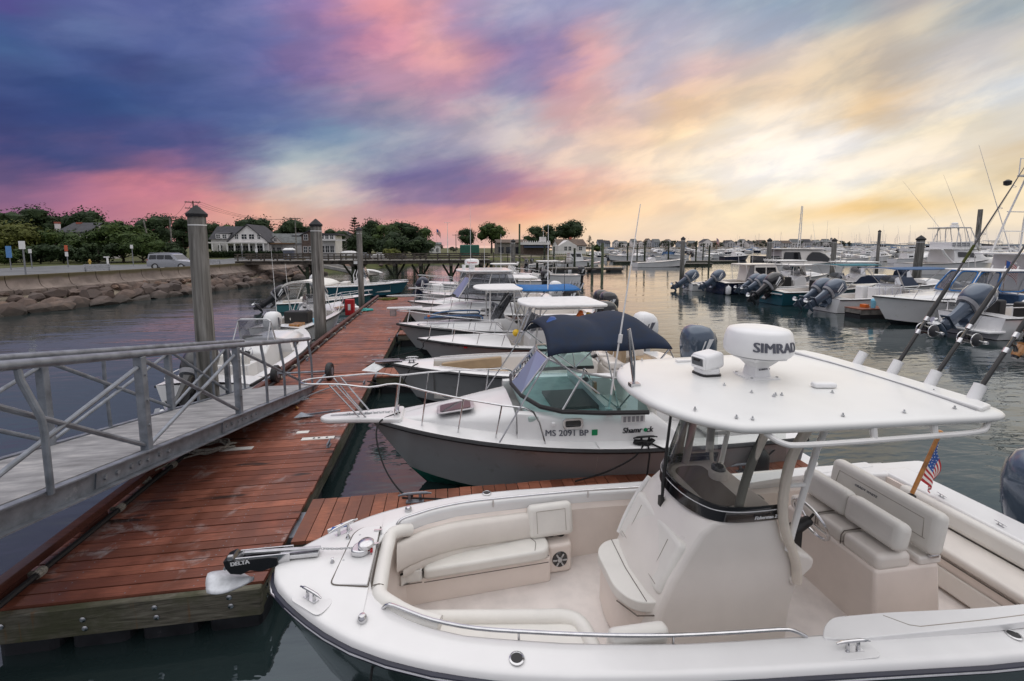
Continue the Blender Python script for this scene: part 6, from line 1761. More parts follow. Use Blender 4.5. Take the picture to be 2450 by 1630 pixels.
# radar dome
dx, dy, dz = 4.36, .09, 2.555
ped = MB().loft([[(dx+a*px, dy+b*py, dz+z) for px, py in ((1, .4), (.8, 1), (-.8, 1), (-1, .4), (-1, -.4), (-.8, -1), (.8, -1), (1, -.4))] for z, a, b in ((0, .17, .15), (.012, .17, .15), (.016, .10, .09), (.10, .085, .075), (.17, .15, .13), (.185, .20, .18), (.21, .21, .19))], close_u=True, cap0=True, cap1=True).build('radar_mount', M['white_plastic'], hero, smooth=40)
for x, y in ((-.13, -.11), (.13, -.11), (-.13, .11), (.13, .11)): MB().cyl((dx+x, dy+y, dz+.01), (dx+x, dy+y, dz+.022), .012, .012, 6).build('bolt', M['alu_grey'], ped, smooth=0)
dome = MB().lathe([(.276, .085), (.298, .115), (.301, .168), (.292, .23), (.276, .296), (.257, .32), (.20, .334), (.11, .340), (.01, .342)], (dx, dy, dz+.14), 48).build('radar_dome', M['white_plastic'], hero, smooth=50)
MB().lathe([(.16, .053), (.208, .058), (.256, .075), (.280, .104), (.281, .115)], (dx, dy, dz+.14), 48).build('dome_base', M['grey_plastic'], dome, smooth=50)
def dice(me, step):
    """cuts a flat mesh into small pieces so that it can follow a curve"""
    bm = bmesh.new(); bm.from_mesh(me)
    for ax in (0, 1):
        lo = min(v.co[ax] for v in bm.verts); hi = max(v.co[ax] for v in bm.verts); n = [0, 0, 0]; n[ax] = 1; q = lo+step
        while q < hi:
            c = [0, 0, 0]; c[ax] = q
            bmesh.ops.bisect_plane(bm, geom=bm.verts[:]+bm.edges[:]+bm.faces[:], plane_co=c, plane_no=n); q += step
    bm.to_mesh(me); bm.free()
def wrap_text(txt, size, c, r, zc, ang, mat, parent, bold):
    me = text_mesh(txt, size, bold=bold, depth=.0015); dice(me, .02)
    for v in me.vertices:
        a = ang + v.co.x/r
        rr2 = r-.17*v.co.y+.003+v.co.z
        v.co = Vector((c[0]+math.sin(a)*rr2, c[1]-math.cos(a)*rr2, zc+v.co.y))
    me.materials.clear(); me.materials.append(mat)
    o = bpy.data.objects.new('lettering', me); put(o, parent); KIDS.setdefault(parent.name, []).append(o)
wrap_text('SIMRAD', .122, (dx, dy), .2985, dz+.14+.190, R(-4), M['grey_ink'], dome, .0024)
lettering('SCANSTRUT', .024, M['grey_ink'], ped, (dx+.02, dy-.081, dz+.085), (R(80), 0, R(8)), bold=.0004, depth=.001)
# searchlight
sl = MB().prism(rounded([(3.82, .10), (4.02, .10), (4.04, .30), (3.80, .30)], .05), 2.552, 2.575).build('searchlight_foot', M['black_plastic'], hero, smooth=0)
sb_ = MB().prism(rounded([(3.83, .11), (4.01, .11), (4.03, .29), (3.81, .29)], .05), 2.572, 2.63).build('searchlight', M['white_plastic'], hero, smooth=50, bevel=.012, seg=2)
o = MB().box((0, 0, 0), (.235, .20, .155)).build('lamp_head', M['white_plastic'], sb_, smooth=50, bevel=.035, seg=3); o.location = (3.92, .20, 2.70); o.rotation_euler = (0, R(-6), R(14))
MB().box((-.122, 0, .0), (.02, .165, .115)).build('lamp_rim', M['white_plastic'], sb_, smooth=40, bevel=.008).matrix_local = Matrix.Translation((3.92, .20, 2.70)) @ Matrix.Rotation(R(14), 4, 'Z') @ Matrix.Rotation(R(-6), 4, 'Y')
MB().box((-.134, 0, .012), (.006, .13, .07)).build('lamp_lens', M['glass_grey'], sb_, smooth=0).matrix_local = Matrix.Translation((3.92, .20, 2.70)) @ Matrix.Rotation(R(14), 4, 'Z') @ Matrix.Rotation(R(-6), 4, 'Y')
MB().box((0, 0, 0), (.006, .07, .02)).build('lamp_bulb', M['black_plastic'], sb_, smooth=0).matrix_local = Matrix.Translation((3.78, .165, 2.715)) @ Matrix.Rotation(R(14), 4, 'Z')
gp_ = MB().box((0, 0, 0), (.20, .075, .045)).build('antenna_puck', M['white_plastic'], hero, smooth=50, bevel=.018, seg=3); gp_.location = (4.70, -.32, 2.58); gp_.rotation_euler = (0, 0, R(-8))
MB().box((4.1, .72, 2.556), (.42, .05, .02)).build('solar_strip', M['white_plastic'], hero, smooth=0)
# fold-down aerial bracket on the front of the top
MB().tube([(3.10, .03, 2.54), (3.07, .04, 2.75), (3.04, .05, 3.05)], .014, 8).tube([(3.10, .03, 2.54), (3.09, .02, 2.8), (3.05, .05, 3.06)], .010, 8).box((3.10, .03, 2.55), (.09, .07, .03)).build('aerial_bracket', M['steel'], hero)
# rod holders on the rear edge
RH = [(5.70, .34), (5.71, -.02), (5.69, -.38), (5.62, -.76)]
RD = Vector((.52, .02, .85)).normalized()
for x, y in RH:
    b = Vector((x, y, 2.49)); MB().tube([b-RD*.04, b+RD*.20, b+RD*.205], [.043, .043, .046], 14).build('rod_holder', M['white_plastic'], hero, smooth=40)
_n0 = set(o.name for o in hero.children)
# leaning post with double backrests
pm = MB().loft([[(x, y, z) for x, y in ((5.10-d*.3, -.50-d), (5.78+d*.4, -.50-d), (5.78+d*.4, .54+d), (5.10-d*.3, .54+d))] for z, d in ((SOLE, .05), (.90, .0))], close_u=True, cap1=True)
lp = pm.build('leaning_post', M['liner'], hero, smooth=40, bevel=.03, seg=3)
MB().box((5.68, .02, .935), (.24, 1.04, .08)).build('post_top', M['gelcoat_warm'], hero, smooth=40, bevel=.02)
for y0, y1 in ((-.50, -.13), (-.12, .17), (.18, .54)):
    o = MB().box((5.30, (y0+y1)/2, .955), (.36, y1-y0-.004, .15)).build('post_cushion', M['cushion_pink'], hero, smooth=60, bevel=.045, seg=4)
for y in (-.125, .175): seam(lp, [(5.115, y, .90), (5.118, y, .99), (5.15, y, 1.028), (5.3, y, 1.033), (5.45, y, 1.031)], .005)
for yc_ in (-.255, .285):
    cush('helm_backrest', (5.35, yc_, 1.185), (.165, .55, .26), (0, R(10), 0), mat='cushion', bev=.06)
    for q in (-.18, .18): MB().cyl((5.38, yc_+q, 1.0), (5.37, yc_+q, 1.1), .012, .012, 8).build('backrest_pin', M['steel'], hero)
rb2 = cush('rear_backrest', (5.70, .0, 1.20), (.15, 1.12, .40), (0, R(9), 0), mat='cushion', bev=.06)
seam(rb2, [(-.0765, -.46, -.07), (-.0765, -.44, .10), (-.0765, .44, .10), (-.0765, .46, -.07)], .0022)
seam(rb2, [(-.0765, -.48, -.07), (-.0765, .48, -.07)], .0022)
lettering('GRADY WHITE', .034, M['grey_ink'], rb2, (-.0765, .12, .045), (R(90), 0, R(-90)), bold=.0006, shear=.2, depth=.001, space=1.1)
for s in (-1, 1):
    MB().box((5.70, s*.51+.01, .985), (.10, .04, .035)).build('hinge', M['steel'], hero, smooth=0, bevel=.01)
for o in hero.children:
    if o.name not in _n0: o.location.x += .09
# helm
wax = Vector((.90, 0, .42)).normalized(); wu, wv = ortho(wax); wc = Vector((4.93, -.05, 1.13))
o = MB().tube([wc+(wu*math.cos(2*PI*k/28)+wv*math.sin(2*PI*k/28))*.195 for k in range(28)], .015, 8, closed=True).build('steering_wheel', M['steel'], hero)
for k in range(5):
    a = 2*PI*k/5+.3; MB().bar(wc-wax*.03, wc+(wu*math.cos(a)+wv*math.sin(a))*.19, .022, .010, up=wax).build('spoke', M['steel'], o, smooth=0)
MB().cyl(wc-wax*.20, wc-wax*.01, .06, .045, 16).box(wc-wax*.2-Vector((0, 0, .1)), (.09, .12, .22)).build('wheel_hub', M['black_plastic'], o)
MB().box((4.56, .22, 1.16), (.10, .10, .16)).build('throttle', M['black_plastic'], hero, smooth=0, bevel=.02)
# stern: bench, hatch deck, far quarter, engine
pad('stern_bench_base', 'liner', [(6.42, -.95), (6.92, -.95), (6.92, .62), (6.42, .62)], SOLE, .62, .025, .05)
MB().box((6.40, -.15, .42), (.03, 1.35, .2)).build('bench_hatch', M['gelcoat_warm'], hero, smooth=0, bevel=.01)
cush('stern_bench_cushion', (6.62, -.16, .675), (.44, 1.5, .10), mat='cushion_pink', bev=.04)
cush('stern_backrest', (6.86, -.10, .83), (.13, 1.55, .20), (0, R(8), 0), mat='cushion', bev=.05)
seam(hero, [(6.40, -.9, .622), (6.40, .6, .622)], .008)
pad('stern_deck', 'gelcoat', [(6.93, -1.02), (7.32, -1.05), (7.32, 1.02), (6.93, 1.02)], .80, .935, .03, .06)
for x, y in ((7.0, .35), (7.02, -.18), (7.05, -.62)): cleat('deck_latch', (x, y, .935), R(80), .42, 'steel', hero)
pad('far_quarter', 'gelcoat', [(5.9, 1.0), (7.3, .86), (7.75, .92), (7.72, 1.16), (5.9, 1.2)], .80, .93, .035, .1)
pad('swim_platform', 'gelcoat', [(7.3, .35), (7.86, .48), (7.88, .95), (7.7, 1.12), (7.3, 1.1)], .42, .52, .03, .1)
MB().tube([(7.5, 1.0, .52), (7.78, .98, .66), (7.86, .9, .64), (7.88, .8, .52)], .013, 7).build('boarding_rail', M['steel'], hero)
pad('splash_well', 'gelcoat', [(7.3, -1.1), (7.6, -.9), (7.6, .4), (7.3, .5)], .2, .5, .03, .1)
outboard(hero, (7.58, .02, .30), 0, 1.12, 'yamaha', rz=PI)
# raised aft coaming on the near side with its hatch line and flush rod holder
for s in (-1, 1):
    pad('aft_coaming', 'gelcoat', [(4.12, s*1.06), (4.20, s*.98), (4.34, s*.905), (4.8, s*.93), (5.5, s*1.0), (6.92, s*1.08), (6.92, s*1.2), (5.5, s*1.16), (4.3, s*1.10)], .88, .938, .018, [.03, .1, .1, .1, .1, .03, .03, .03, .03], seg=3)
def hatch_line(pts, r=.0035): return MB().tube(pts, r, 5).build('hatch_groove', M['seam_soft'], hero)
hatch_line([(4.75, -.955, .9385), (4.86, -1.06, .9385), (4.93, -1.085, .9385), (5.5, -1.11, .9385), (6.9, -1.14, .9385)], .003)
# foredeck fittings
hl = MB().prism(rounded([(.50, -.26), (.785, -.30), (.785, .44), (.63, .44), (.56, .36)], [.05, .01, .01, .08, .06]), hsz(.6)+.016, hsz(.6)+.034).build('anchor_hatch', M['gelcoat'], hero, smooth=40, bevel=.005)
gl_ = rounded([(.497, -.264), (.79, -.305), (.79, .446), (.628, .446), (.556, .364)], [.05, .01, .01, .08, .06])
MB().tube([(x, y, hsz(x)+.026) for x, y in gl_], .0045, 5, closed=True).build('hatch_groove', M['seam'], hero)
zf = hsz(.6)+.034
for y in (.17, .36): MB().box((.775, y, zf+.004), (.07, .02, .012)).box((.80, y+.004, zf-.02), (.02, .02, .05)).build('hinge', M['steel'], hero, smooth=0)
for x, y in ((.545, .0), (.765, .04), (.74, .20), (.62, .32)): MB().lathe([(.008, 0), (.008, .003), (.003, .005)], (x, y, zf), 8).build('screw', M['alu_grey'], hl)
wl = MB().prism(rounded([(.585, .03), (.70, .0), (.76, .06), (.75, .14), (.62, .155)], .05), zf, zf+.055).build('windlass', M['steel'], hero, smooth=40, bevel=.012)
MB().lathe([(.062, .05), (.068, .06), (.066, .085), (.05, .098), (.012, .102)], (.715, .085, zf), 24).build('gypsy', M['steel'], wl, smooth=40)
MB().box((.765, .05, zf+.03), (.02, .02, .03)).build('release', M['red'], wl, smooth=0)
cleat('bow_cleat', (.39, -.375, hsz(.39)+.006), R(-38), .85, 'steel', hero)
cleat('bow_cleat', (.46, .40, hsz(.46)+.008), R(40), 1.0, 'steel', hero)
cleat('midship_cleat', (4.28, -1.15, hsz(4.3)+.002), R(-3), .92, 'steel', hero)
for x, y, rz_ in ((.40, -.39, -38), (4.28, -1.15, -3)):
    o = pad('cleat_pocket', 'gelcoat', [(-.17, -.075), (.17, -.075), (.15, .085), (-.15, .085)], 0, .006, .003, .06)
    o.location = (x, y, hsz(x)); o.rotation_euler = (0, 0, R(rz_))
def socket(x, y, r=.042):
    z = hsz(x)+.010
    o = MB().lathe([(r, 0), (r, .006), (r*.8, .010), (r*.72, .006)], (x, y, z), 20).build('rod_socket', M['steel'], hero, smooth=40)
    MB().cyl((x, y, z+.005), (x, y, z+.0075), r*.74, r*.74, 18).build('socket_bore', M['black_plastic'], o)
socket(1.86, -.985, .052); socket(1.85, 1.03, .048); socket(5.62, -1.20, .05)
for x, y in ((.80, -.60), (1.02, .735)):
    MB().lathe([(.034, 0), (.036, .012), (.03, .035), (.022, .045), (.01, .047)], (x, y, hsz(x)+.006), 18).build('deck_filler', M['steel'], hero, smooth=40)
MB().lathe([(.020, 0), (.020, .01), (.008, .03), (.012, .05), (.004, .06)], (.52, .30, hsz(.5)+.02), 12).build('fairlead', M['steel'], hero)
MB().lathe([(.018, 0), (.018, .012), (.008, .03), (.012, .045), (.004, .05)], (.46, -.02, hsz(.46)+.022), 12).build('chain_pin', M['steel'], hero)
for x, y in ((.37, .497), (.44, .545)):
    MB().box((x, y-.02, hsz(x)-.005), (.07, .045, .028)).build('nav_light', M['blue'], hero, smooth=0, bevel=.006)
MB().box((.40, .545, hsz(.4)-.02), (.24, .02, .03), R(33)).build('registration_plate', M['white_plastic'], hero, smooth=0)
# grab rails inside the gunwales
for s in (1, -1):
    pts = [(.93, s*(hci(.93)+.035), hsz(.93)+.01), (.98, s*(hci(.98)+.01), hsz(.98)+.055)]+[(u, s*(hci(u)-.008), hsz(u)+.06) for u in (1.1, 1.3, 1.6, 2.0, 2.5, 3.0, 3.5, 3.82)]+[(3.92, s*(hci(3.9)-.0), hsz(3.9)+.052), (4.02, s*(hci(4)+.02), hsz(4)+.012)]
    MB().tube(curve_pts(pts, 3), .0135, 9).build('gunwale_rail', M['steel'], hero)
    for u in (1.9, 3.0): MB().cyl((u, s*(hci(u)-.004), hsz(u)-.03), (u, s*(hci(u)-.006), hsz(u)+.055), .009, .009, 8).build('rail_stanchion', M['steel'], hero)
# anchor in the bow roller
ax0, ay = .36, .09
rl2 = MB().box((.02, ay, 1.205), (.62, .10, .03)).box((-.10, ay+.05, 1.20), (.42, .012, .10)).box((-.10, ay-.05, 1.20), (.42, .012, .10)).build('bow_roller', M['steel'], hero, smooth=0, bevel=.004)
MB().loft([[(x, y, z) for x, z in ((.02, 1.225), (.02, 1.15), (-.12, 1.115), (-.20, 1.135), (-.27, 1.105), (-.35, 1.12), (-.385, 1.17), (-.40, 1.235), (-.335, 1.262), (-.31, 1.232), (-.05, 1.238))] for y in (ay-.062, ay+.062)], close_u=True, cap0=True, cap1=True).build('roller_cheek', M['black_gloss'], hero, smooth=0, bevel=.006, fix=True)
anc = thing('anchor', 'plough anchor with a black labelled shank on the bow roller of the nearest boat', 'anchor', (-1.42, 3.65, 0), 0)
MB().bar((.34, ay, 1.235), (-.26, ay, 1.256), .032, .02).bar((-.26, ay, 1.256), (-.42, ay, 1.13), .032, .026).build('shank', M['alu_grey'], anc, smooth=0, bevel=.004)
fl = MB(); secs = []
for i in range(9):
    k = i/8; x = lerp(-.20, -.55, k); w_ = .012+.125*math.sin(k*PI*.62)**1.1; zc = lerp(1.035, 1.075, k)+.03*k*k
    secs.append([(x+.05*k*abs(q)**2, ay+w_*q, zc-.075*abs(q)**1.3*(.4+.6*k)) for q in (-1, -.8, -.55, -.28, 0, .28, .55, .8, 1)])
fl.loft(secs)
o = fl.build('fluke', M['alu_grey'], anc, smooth=50)
so = o.modifiers.new('solid', 'SOLIDIFY'); so.thickness = .012
o.data.materials.clear(); o.data.materials.append(simple('galvanised_fluke', (.55, .57, .60), .5, .3, var=.15, vscale=10))
MB().box((-.345, ay-.05, 1.258), (.045, .03, .045)).build('shackle', M['alu_grey'], anc, smooth=0, bevel=.01)
lettering('DELTA', .046, M['white_ink'], anc, (-.27, ay-.0655, 1.212), (R(90), R(-4), 0), bold=.0018, depth=.001, space=1.05)
ch = MB(); p0, p1 = Vector((.36, ay, 1.225)), Vector((.625, .085, zf+.045)); nl = 15
for i in range(nl):
    c = p0.lerp(p1, i/(nl-1))+Vector((0, 0, -.006*math.sin(PI*i/(nl-1)))); d = (p1-p0).normalized(); side = d.cross(Vector((0, 0, 1))).normalized()
    w_ = side if i % 2 else side.cross(d)
    ch.tube([c+d*(.015*math.cos(2*PI*k/10))+w_*(.009*math.sin(2*PI*k/10)) for k in range(10)], .0032, 5, closed=True)
ch.build('chain', M['alu_grey'], anc)
# fishing rods
def rod(label, i, reel, length, tip, grip='black_plastic', accent=None, dirn=None, roll=0):
    D = Vector(dirn or (.553, 0, .833)).normalized()
    b = Vector((RH[i][0], RH[i][1], 2.49)); b = Vector((-1.42, 3.65, 0))+b+RD*.06
    t = thing('fishing_rod', label, 'fishing rod', b, 0, 'rods in the hard top holders'); P = lambda d: D*d
    MB().tube([P(0), P(.50), P(.51)], [.017, .016, .012], 10).build('butt', M['black_plastic'], t)
    MB().tube([P(.64), P(.70), P(1.02), P(1.06)], [.013, .019, .017, .011], 10).build('fore_grip', M['black_plastic'], t)
    MB().tube([P(.46), P(.66)], .012, 10).build('reel_seat', M['black_gloss'], t)
    for q in (.47, .62): MB().tube([P(q), P(q+.045)], .020, 12).build('locking_ring', M['steel'], t)
    MB().tube([P(1.0), P(1.4), P(length)], [.0105, .0085, .0028], 8).build('blank', M['black_gloss'], t)
    if accent: MB().tube([P(accent[0]), P(accent[1])], accent[3], 10).build('accent', M[accent[2]], t)
    side = D.cross(Vector((0, 1, 0))).normalized()
    if side.z > 0: side = -side
    for q in (1.35, 1.65, 1.95, 2.2):
        if q < length:
            c = P(q)+side*.022
            MB().tube([c+(side*math.cos(2*PI*k/10)+Vector((0, 1, 0))*math.sin(2*PI*k/10))*.014 for k in range(10)], .0025, 4, closed=True).build('line_guide', M['steel'], t)
    MB().tube([P(.58)+side*.06, P(1.35)+side*.03, P(length)], .0012, 3).build('line', M['grey_plastic'], t)
    c = P(.56)+side*.075; ya = Vector((0, 1, 0))
    if reel == 'drum':
        o = MB().cyl(c-ya*.05, c+ya*.05, .040, .040, 16).build('reel', M['black_gloss'], t)
        for s in (-1, 1):
            MB().lathe([(.056, 0), (.060, .006), (.058, .014), (.03, .02)], c+ya*s*.05, 20, axis=(0, s, 0)).build('side_plate', M['black_gloss'], o, smooth=30)
            MB().tube([c+ya*s*.056+(Vector((1, 0, 0))*math.cos(2*PI*k/18)+Vector((0, 0, 1))*math.sin(2*PI*k/18))*.059 for k in range(18)], .0045, 5, closed=True).build('rim', M['steel'], o)
        MB().tube([c-ya*.07, c-ya*.075+Vector((.06, 0, -.02))], .006, 6).lathe([(.014, 0), (.014, .03)], c-ya*.10+Vector((.06, 0, -.02)), 10, axis=(0, 1, 0)).build('crank', M['steel'], o)
        MB().bar(P(.56)+side*.012, c, .05, .02).build('reel_foot', M['black_plastic'], o, smooth=0)
    else:
        o = MB().tube([P(.56)+side*.012, P(.57)+side*.055, P(.54)+side*.10], [.012, .010, .02], 8).build('reel', M['black_gloss'], t)
        d2 = D
        MB().tube([c+side*.04-d2*.05, c+side*.04-d2*.01, c+side*.04+d2*.005, c+side*.04+d2*.05, c+side*.04+d2*.065], [.03, .036, .03, .030, .04], 14).build('spool', M['varnish'], o)
        MB().tube([c+side*.04-d2*.07, c+side*.04-d2*.02], [.02, .035], 12).build('rotor', M['black_gloss'], o)
        MB().tube([c+side*.04-ya*.03-d2*.04, c+side*.03-ya*.11-d2*.06, c+side*.05-ya*.12-d2*.06], .007, 6).build('crank', M['black_plastic'], o)
    return t
rod('longest black fishing rod with a lever reel, second hard top holder', 1, 'drum', 2.5, 0, accent=(1.30, 1.50, 'leaf_yellow', .012), dirn=(.52, 0, .80))
rod('black fishing rod with a round chrome-rimmed reel, third hard top holder', 2, 'drum', 2.4, 0, dirn=(.56, 0, .80))
rod('black and tan fishing rod with a gold spinning reel, nearest hard top holder', 3, 'spin', 2.3, 0, accent=(1.02, 1.24, 'varnish', .013), dirn=(.55, 0, .80))
# flag on the stern
fg = thing('flag', 'small striped flag with starred blue canton on a varnished staff at the stern', 'flag', (-1.42, 3.65, 0), 0)
sa, sbp = Vector((6.66, .40, .98)), Vector((6.98, .42, 1.66))
MB().tube([sa, sbp], .021, 10).build('staff', M['varnish'], fg)
MB().lathe([(.022, 0), (.032, .012), (.030, .03), (.012, .042)], sbp, 12, axis=tuple((sbp-sa).normalized())).build('finial', M['varnish'], fg)
MB().lathe([(.04, 0), (.04, .02), (.028, .03)], sa-Vector((0, 0, .04)), 12).build('socket', M['black_plastic'], fg)
me = bpy.data.meshes.new('cloth'); NX, NY = 26, 26
vs_, fs_, mi = [], [], []
for j in range(NY+1):
    for i in range(NX+1):
        f, v = i/NX, j/NY      # f along the fly, v down the hoist
        # the fly hangs down in folds from the hoist
        hx = lerp(sbp.x-.03, sbp.x-.24, v); hz = lerp(sbp.z-.07, sbp.z-.50, v)
        drop = f*(.42+.10*(1-v)); fold = math.sin(f*7.5+v*1.2)*.035*min(1, f*3)
        vs_.append((hx+f*(.04+.16*v)+.02*math.sin(f*5), .40+fold+.02*math.sin(v*4), hz-drop*(1-.55*v)-.02*v))
for j in range(NY):
    for i in range(NX):
        fs_.append((j*(NX+1)+i, j*(NX+1)+i+1, (j+1)*(NX+1)+i+1, (j+1)*(NX+1)+i))
        if i < NX*.42 and j < NY*7/13: mi.append(2)
        else: mi.append(0 if int(j/NY*13) % 2 == 0 else 1)
me.from_pydata(vs_, [], fs_)
for k in ('red', 'white_canvas', 'blue'): me.materials.append(M[k])
for pg, q in zip(me.polygons, mi): pg.material_index = q
me.shade_smooth()
cl = bpy.data.objects.new('cloth', me); put(cl, fg)
st = MB()
for r_i in range(5):
    for c_i in range(6):
        i = int((c_i+.5)/6*NX*.42); j = int((r_i+.5)/5*NY*7/13); p = Vector(vs_[j*(NX+1)+i])
        for sy in (-.004, .004): st.add([p+Vector((.010*math.cos(a)*(.45 if k % 2 else 1), sy, .010*math.sin(a)*(.45 if k % 2 else 1))) for k, a in enumerate([2*PI*q/10+PI/2 for q in range(10)])], [tuple(range(10))])
st.build('stars', M['white_paint'], cl, smooth=0)
fender('long black fender hanging from the near side of the nearest boat', (-.52, 2.78, .28), h=.62, r=.105)
mooring_line('black line from the near fender up to the gunwale of the nearest boat', [(-.52, 2.78, .62), (-.54, 2.80, .8), (-.52, 2.90, .99)], .009)

# ------------------------------------------------------------------ second boat: white cuddy cruiser with navy folding top
HS = Hull(6.65, 2.62, 1.14, .90, rake=1.0, kt=.93, p=2.5, flare=1.0)
sham = boat('white cuddy cabin boat with navy folding top and bow pulpit, second from the camera', (-1.22, 6.95), 180, HS, name='cuddy_boat')
SX = lambda wx: 5.43-wx       # world x -> boat x
SY = lambda wy: 6.95-wy
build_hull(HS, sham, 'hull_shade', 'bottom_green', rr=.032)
build_deck(HS, sham, ck=(.10, .50), sole=.30, cw=.20, crown=.05, mat='gelcoat', inner='gelcoat')
# boot stripe at the bow
ts_ = HS.ts()
def trunk_sec(q):
    k = max(0, (q-.50)/(.93-.50)); w = (HS.hb(q)-.16)*lerp(.97, .70, k**.8); z = HS.z(q)-.02; h = lerp(.47, .03, k**1.25)
    return [(HS.L*q, -w, z), (HS.L*q, -w*.985, z+h*.55), (HS.L*q, -w*.94, z+h*.80), (HS.L*q, -w*.80, z+h*.95), (HS.L*q, -w*.4, z+h*1.06), (HS.L*q, w*.4, z+h*1.06), (HS.L*q, w*.80, z+h*.95), (HS.L*q, w*.94, z+h*.80), (HS.L*q, w*.985, z+h*.55), (HS.L*q, w, z)]
MB().loft([trunk_sec(q) for q in (.665, .70, .74, .78, .82, .86, .90, .93)], cap0=False, cap1=True).build('cabin_trunk', M['gelcoat'], sham, smooth=60, fix=True)
# cabin sides beside the cockpit
for s in (1, -1):
    m = MB(); secs = []
    for q in (.30, .36, .42, .5, .58, .665):
        S = trunk_sec(max(q, .50)) if q >= .5 else None
        w = (HS.hb(q)-.16)*.97; z = HS.z(q)-.02; h = .47 if q > .36 else lerp(.12, .47, (q-.30)/.06)
        secs.append([(HS.L*q, s*w, z), (HS.L*q, s*w*.985, z+h*.55), (HS.L*q, s*w*.94, z+h*.80), (HS.L*q, s*w*.86, z+h*.86), (HS.L*q, s*(w*.80), z+h*.80), (HS.L*q, s*(w*.80), z-.1)])
    m.loft(secs, cap0=True).build('cabin_side', M['gelcoat'], sham, smooth=50, fix=True)
MB().box((HS.L*.47, 0, 1.0), (.06, 2.0, .95)).build('bulkhead', M['gelcoat'], sham, smooth=0)
MB().box((HS.L*.56, 0, 1.30), (1.1, 1.85, .10)).build('dashboard', simple('sea_green_liner', (.42, .52, .50), .5), sham, smooth=0, bevel=.03)
MB().box((HS.L*.52, .35, 1.37), (.8, .8, .05)).build('sun_shade', M['black_plastic'], sham, smooth=0)
# windshield
wb = [(2.86, 5.76, 1.44), (2.2, 5.79, 1.455), (1.62, 5.88, 1.475), (1.34, 6.05, 1.50), (1.12, 6.42, 1.555), (1.05, 6.95, 1.575)]
wt = [(2.72, 5.93, 1.86), (2.3, 5.97, 1.90), (1.98, 6.03, 1.96), (1.75, 6.18, 2.01), (1.55, 6.50, 2.07), (1.48, 6.95, 2.10)]
wb += [(x, 13.9-y, z) for x, y, z in reversed(wb[:-1])]; wt += [(x, 13.9-y, z) for x, y, z in reversed(wt[:-1])]
cv = lambda L_: [Vector((SX(x), SY(y), z)) for x, y, z in L_]
windshield(sham, cv(wb), cv(wt), 'glass_green', 'alu_grey', .015, posts=(2, 4, 6, 8))
MB().tube([p-Vector((0, 0, .02)) for p in cv(wb)], .03, 7).build('windshield_gasket', M['rubber'], sham)
# pulpit, rail
MB().prism(rounded([(6.1, -.30), (6.75, -.17), (7.25, -.14), (7.38, 0), (7.25, .14), (6.75, .17), (6.1, .30)], .1), 1.10, 1.185).build('pulpit', M['gelcoat'], sham, smooth=50, bevel=.03, seg=3)
MB().prism(rounded([(6.6, -.045), (7.2, -.03), (7.2, .03), (6.6, .045)], .03), 1.18, 1.188).build('pulpit_slot', M['grey_plastic'], sham, smooth=0)
def S_rail():
    left = [(.61, .0), (.635, .46), (.70, .52), (.78, .55), (.86, .58), (.93, .60)]
    P = [HS.sheer(q, .10, h, 1) for q, h in left]+[Vector((6.55, .36, 1.72)), Vector((7.0, .22, 1.74)), Vector((7.42, .15, 1.74)), Vector((7.56, .08, 1.74))]
    full = P+[Vector((7.60, 0, 1.74))]+[Vector((p.x, -p.y, p.z)) for p in reversed(P)]
    MB().tube(curve_pts(full, 3), .0135, 9).build('bow_rail', M['steel'], sham)
    for s in (1, -1):
        for q, h in ((.70, .52), (.78, .55), (.86, .58), (.925, .60)):
            a = HS.sheer(q+.012, .14, .02, s); MB().cyl(a, HS.sheer(q, .10, h, s), .012, .012, 8).build('stanchion', M['steel'], sham)
        for x, y in ((6.75, .15), (6.85, .13)):
            MB().cyl((x-.10, s*y, 1.185), (x+.32, s*(y+.03), 1.73), .012, .012, 8).build('stanchion', M['steel'], sham)
S_rail()
# folding top: two humped canvas spans
def bim(u, v):
    """u along (0 front .. 1 rear), v across -1..1"""
    k = 1-abs(v)**2.2
    hump = (.07*math.sin(PI*min(1, u/.46))**.8 if u < .46 else .12*math.sin(PI*(u-.46)/.54)**.8)*k
    droop = .27*abs(v)**3.0
    fr = .06*max(0, 1-u/.10)
    re = .16*max(0, (u-.80)/.20)**1.5
    return Vector((SX(1.50+1.80*u-.08*abs(v)**2*(1-u)), v*.99, 2.57+hump-droop-fr-re*k+.010*math.sin(v*9+u*14)*abs(v)))
m = MB(); NU, NV = 28, 20
m.loft([[bim(i/NU, -1+2*j/NV) for j in range(NV+1)] for i in range(NU+1)])
o = m.build('folding_top', M['navy_canvas'], sham, smooth=80)
so = o.modifiers.new('solid', 'SOLIDIFY'); so.thickness = .02; so.offset = -1
for u in (.02, .46, .98):
    MB().tube([bim(u, -1+2*j/12)-Vector((0, 0, .03)) for j in range(13)], .013, 7).build('top_bow', M['steel'], sham)
for s in (1, -1):
    base = Vector((SX(2.45), s*1.08, 1.46))
    for u in (.02, .46, .98): MB().tube([base, bim(u, s*.98)-Vector((0, 0, .02))], .0125, 7).build('top_strut', M['steel'], sham)
    MB().tube([Vector((SX(.72), s*1.10, 1.08)), bim(.02, s*.98)-Vector((0, 0, .03))], .011, 7).build('top_stay', M['alu_grey'], sham)
    MB().tube([Vector((SX(3.9), s*1.10, .98)), bim(.98, s*.98)-Vector((0, 0, .03))], .011, 7).build('top_stay', M['alu_grey'], sham)
    MB().box(base, (.06, .05, .05)).build('strut_foot', M['alu_grey'], sham, smooth=0, bevel=.01)
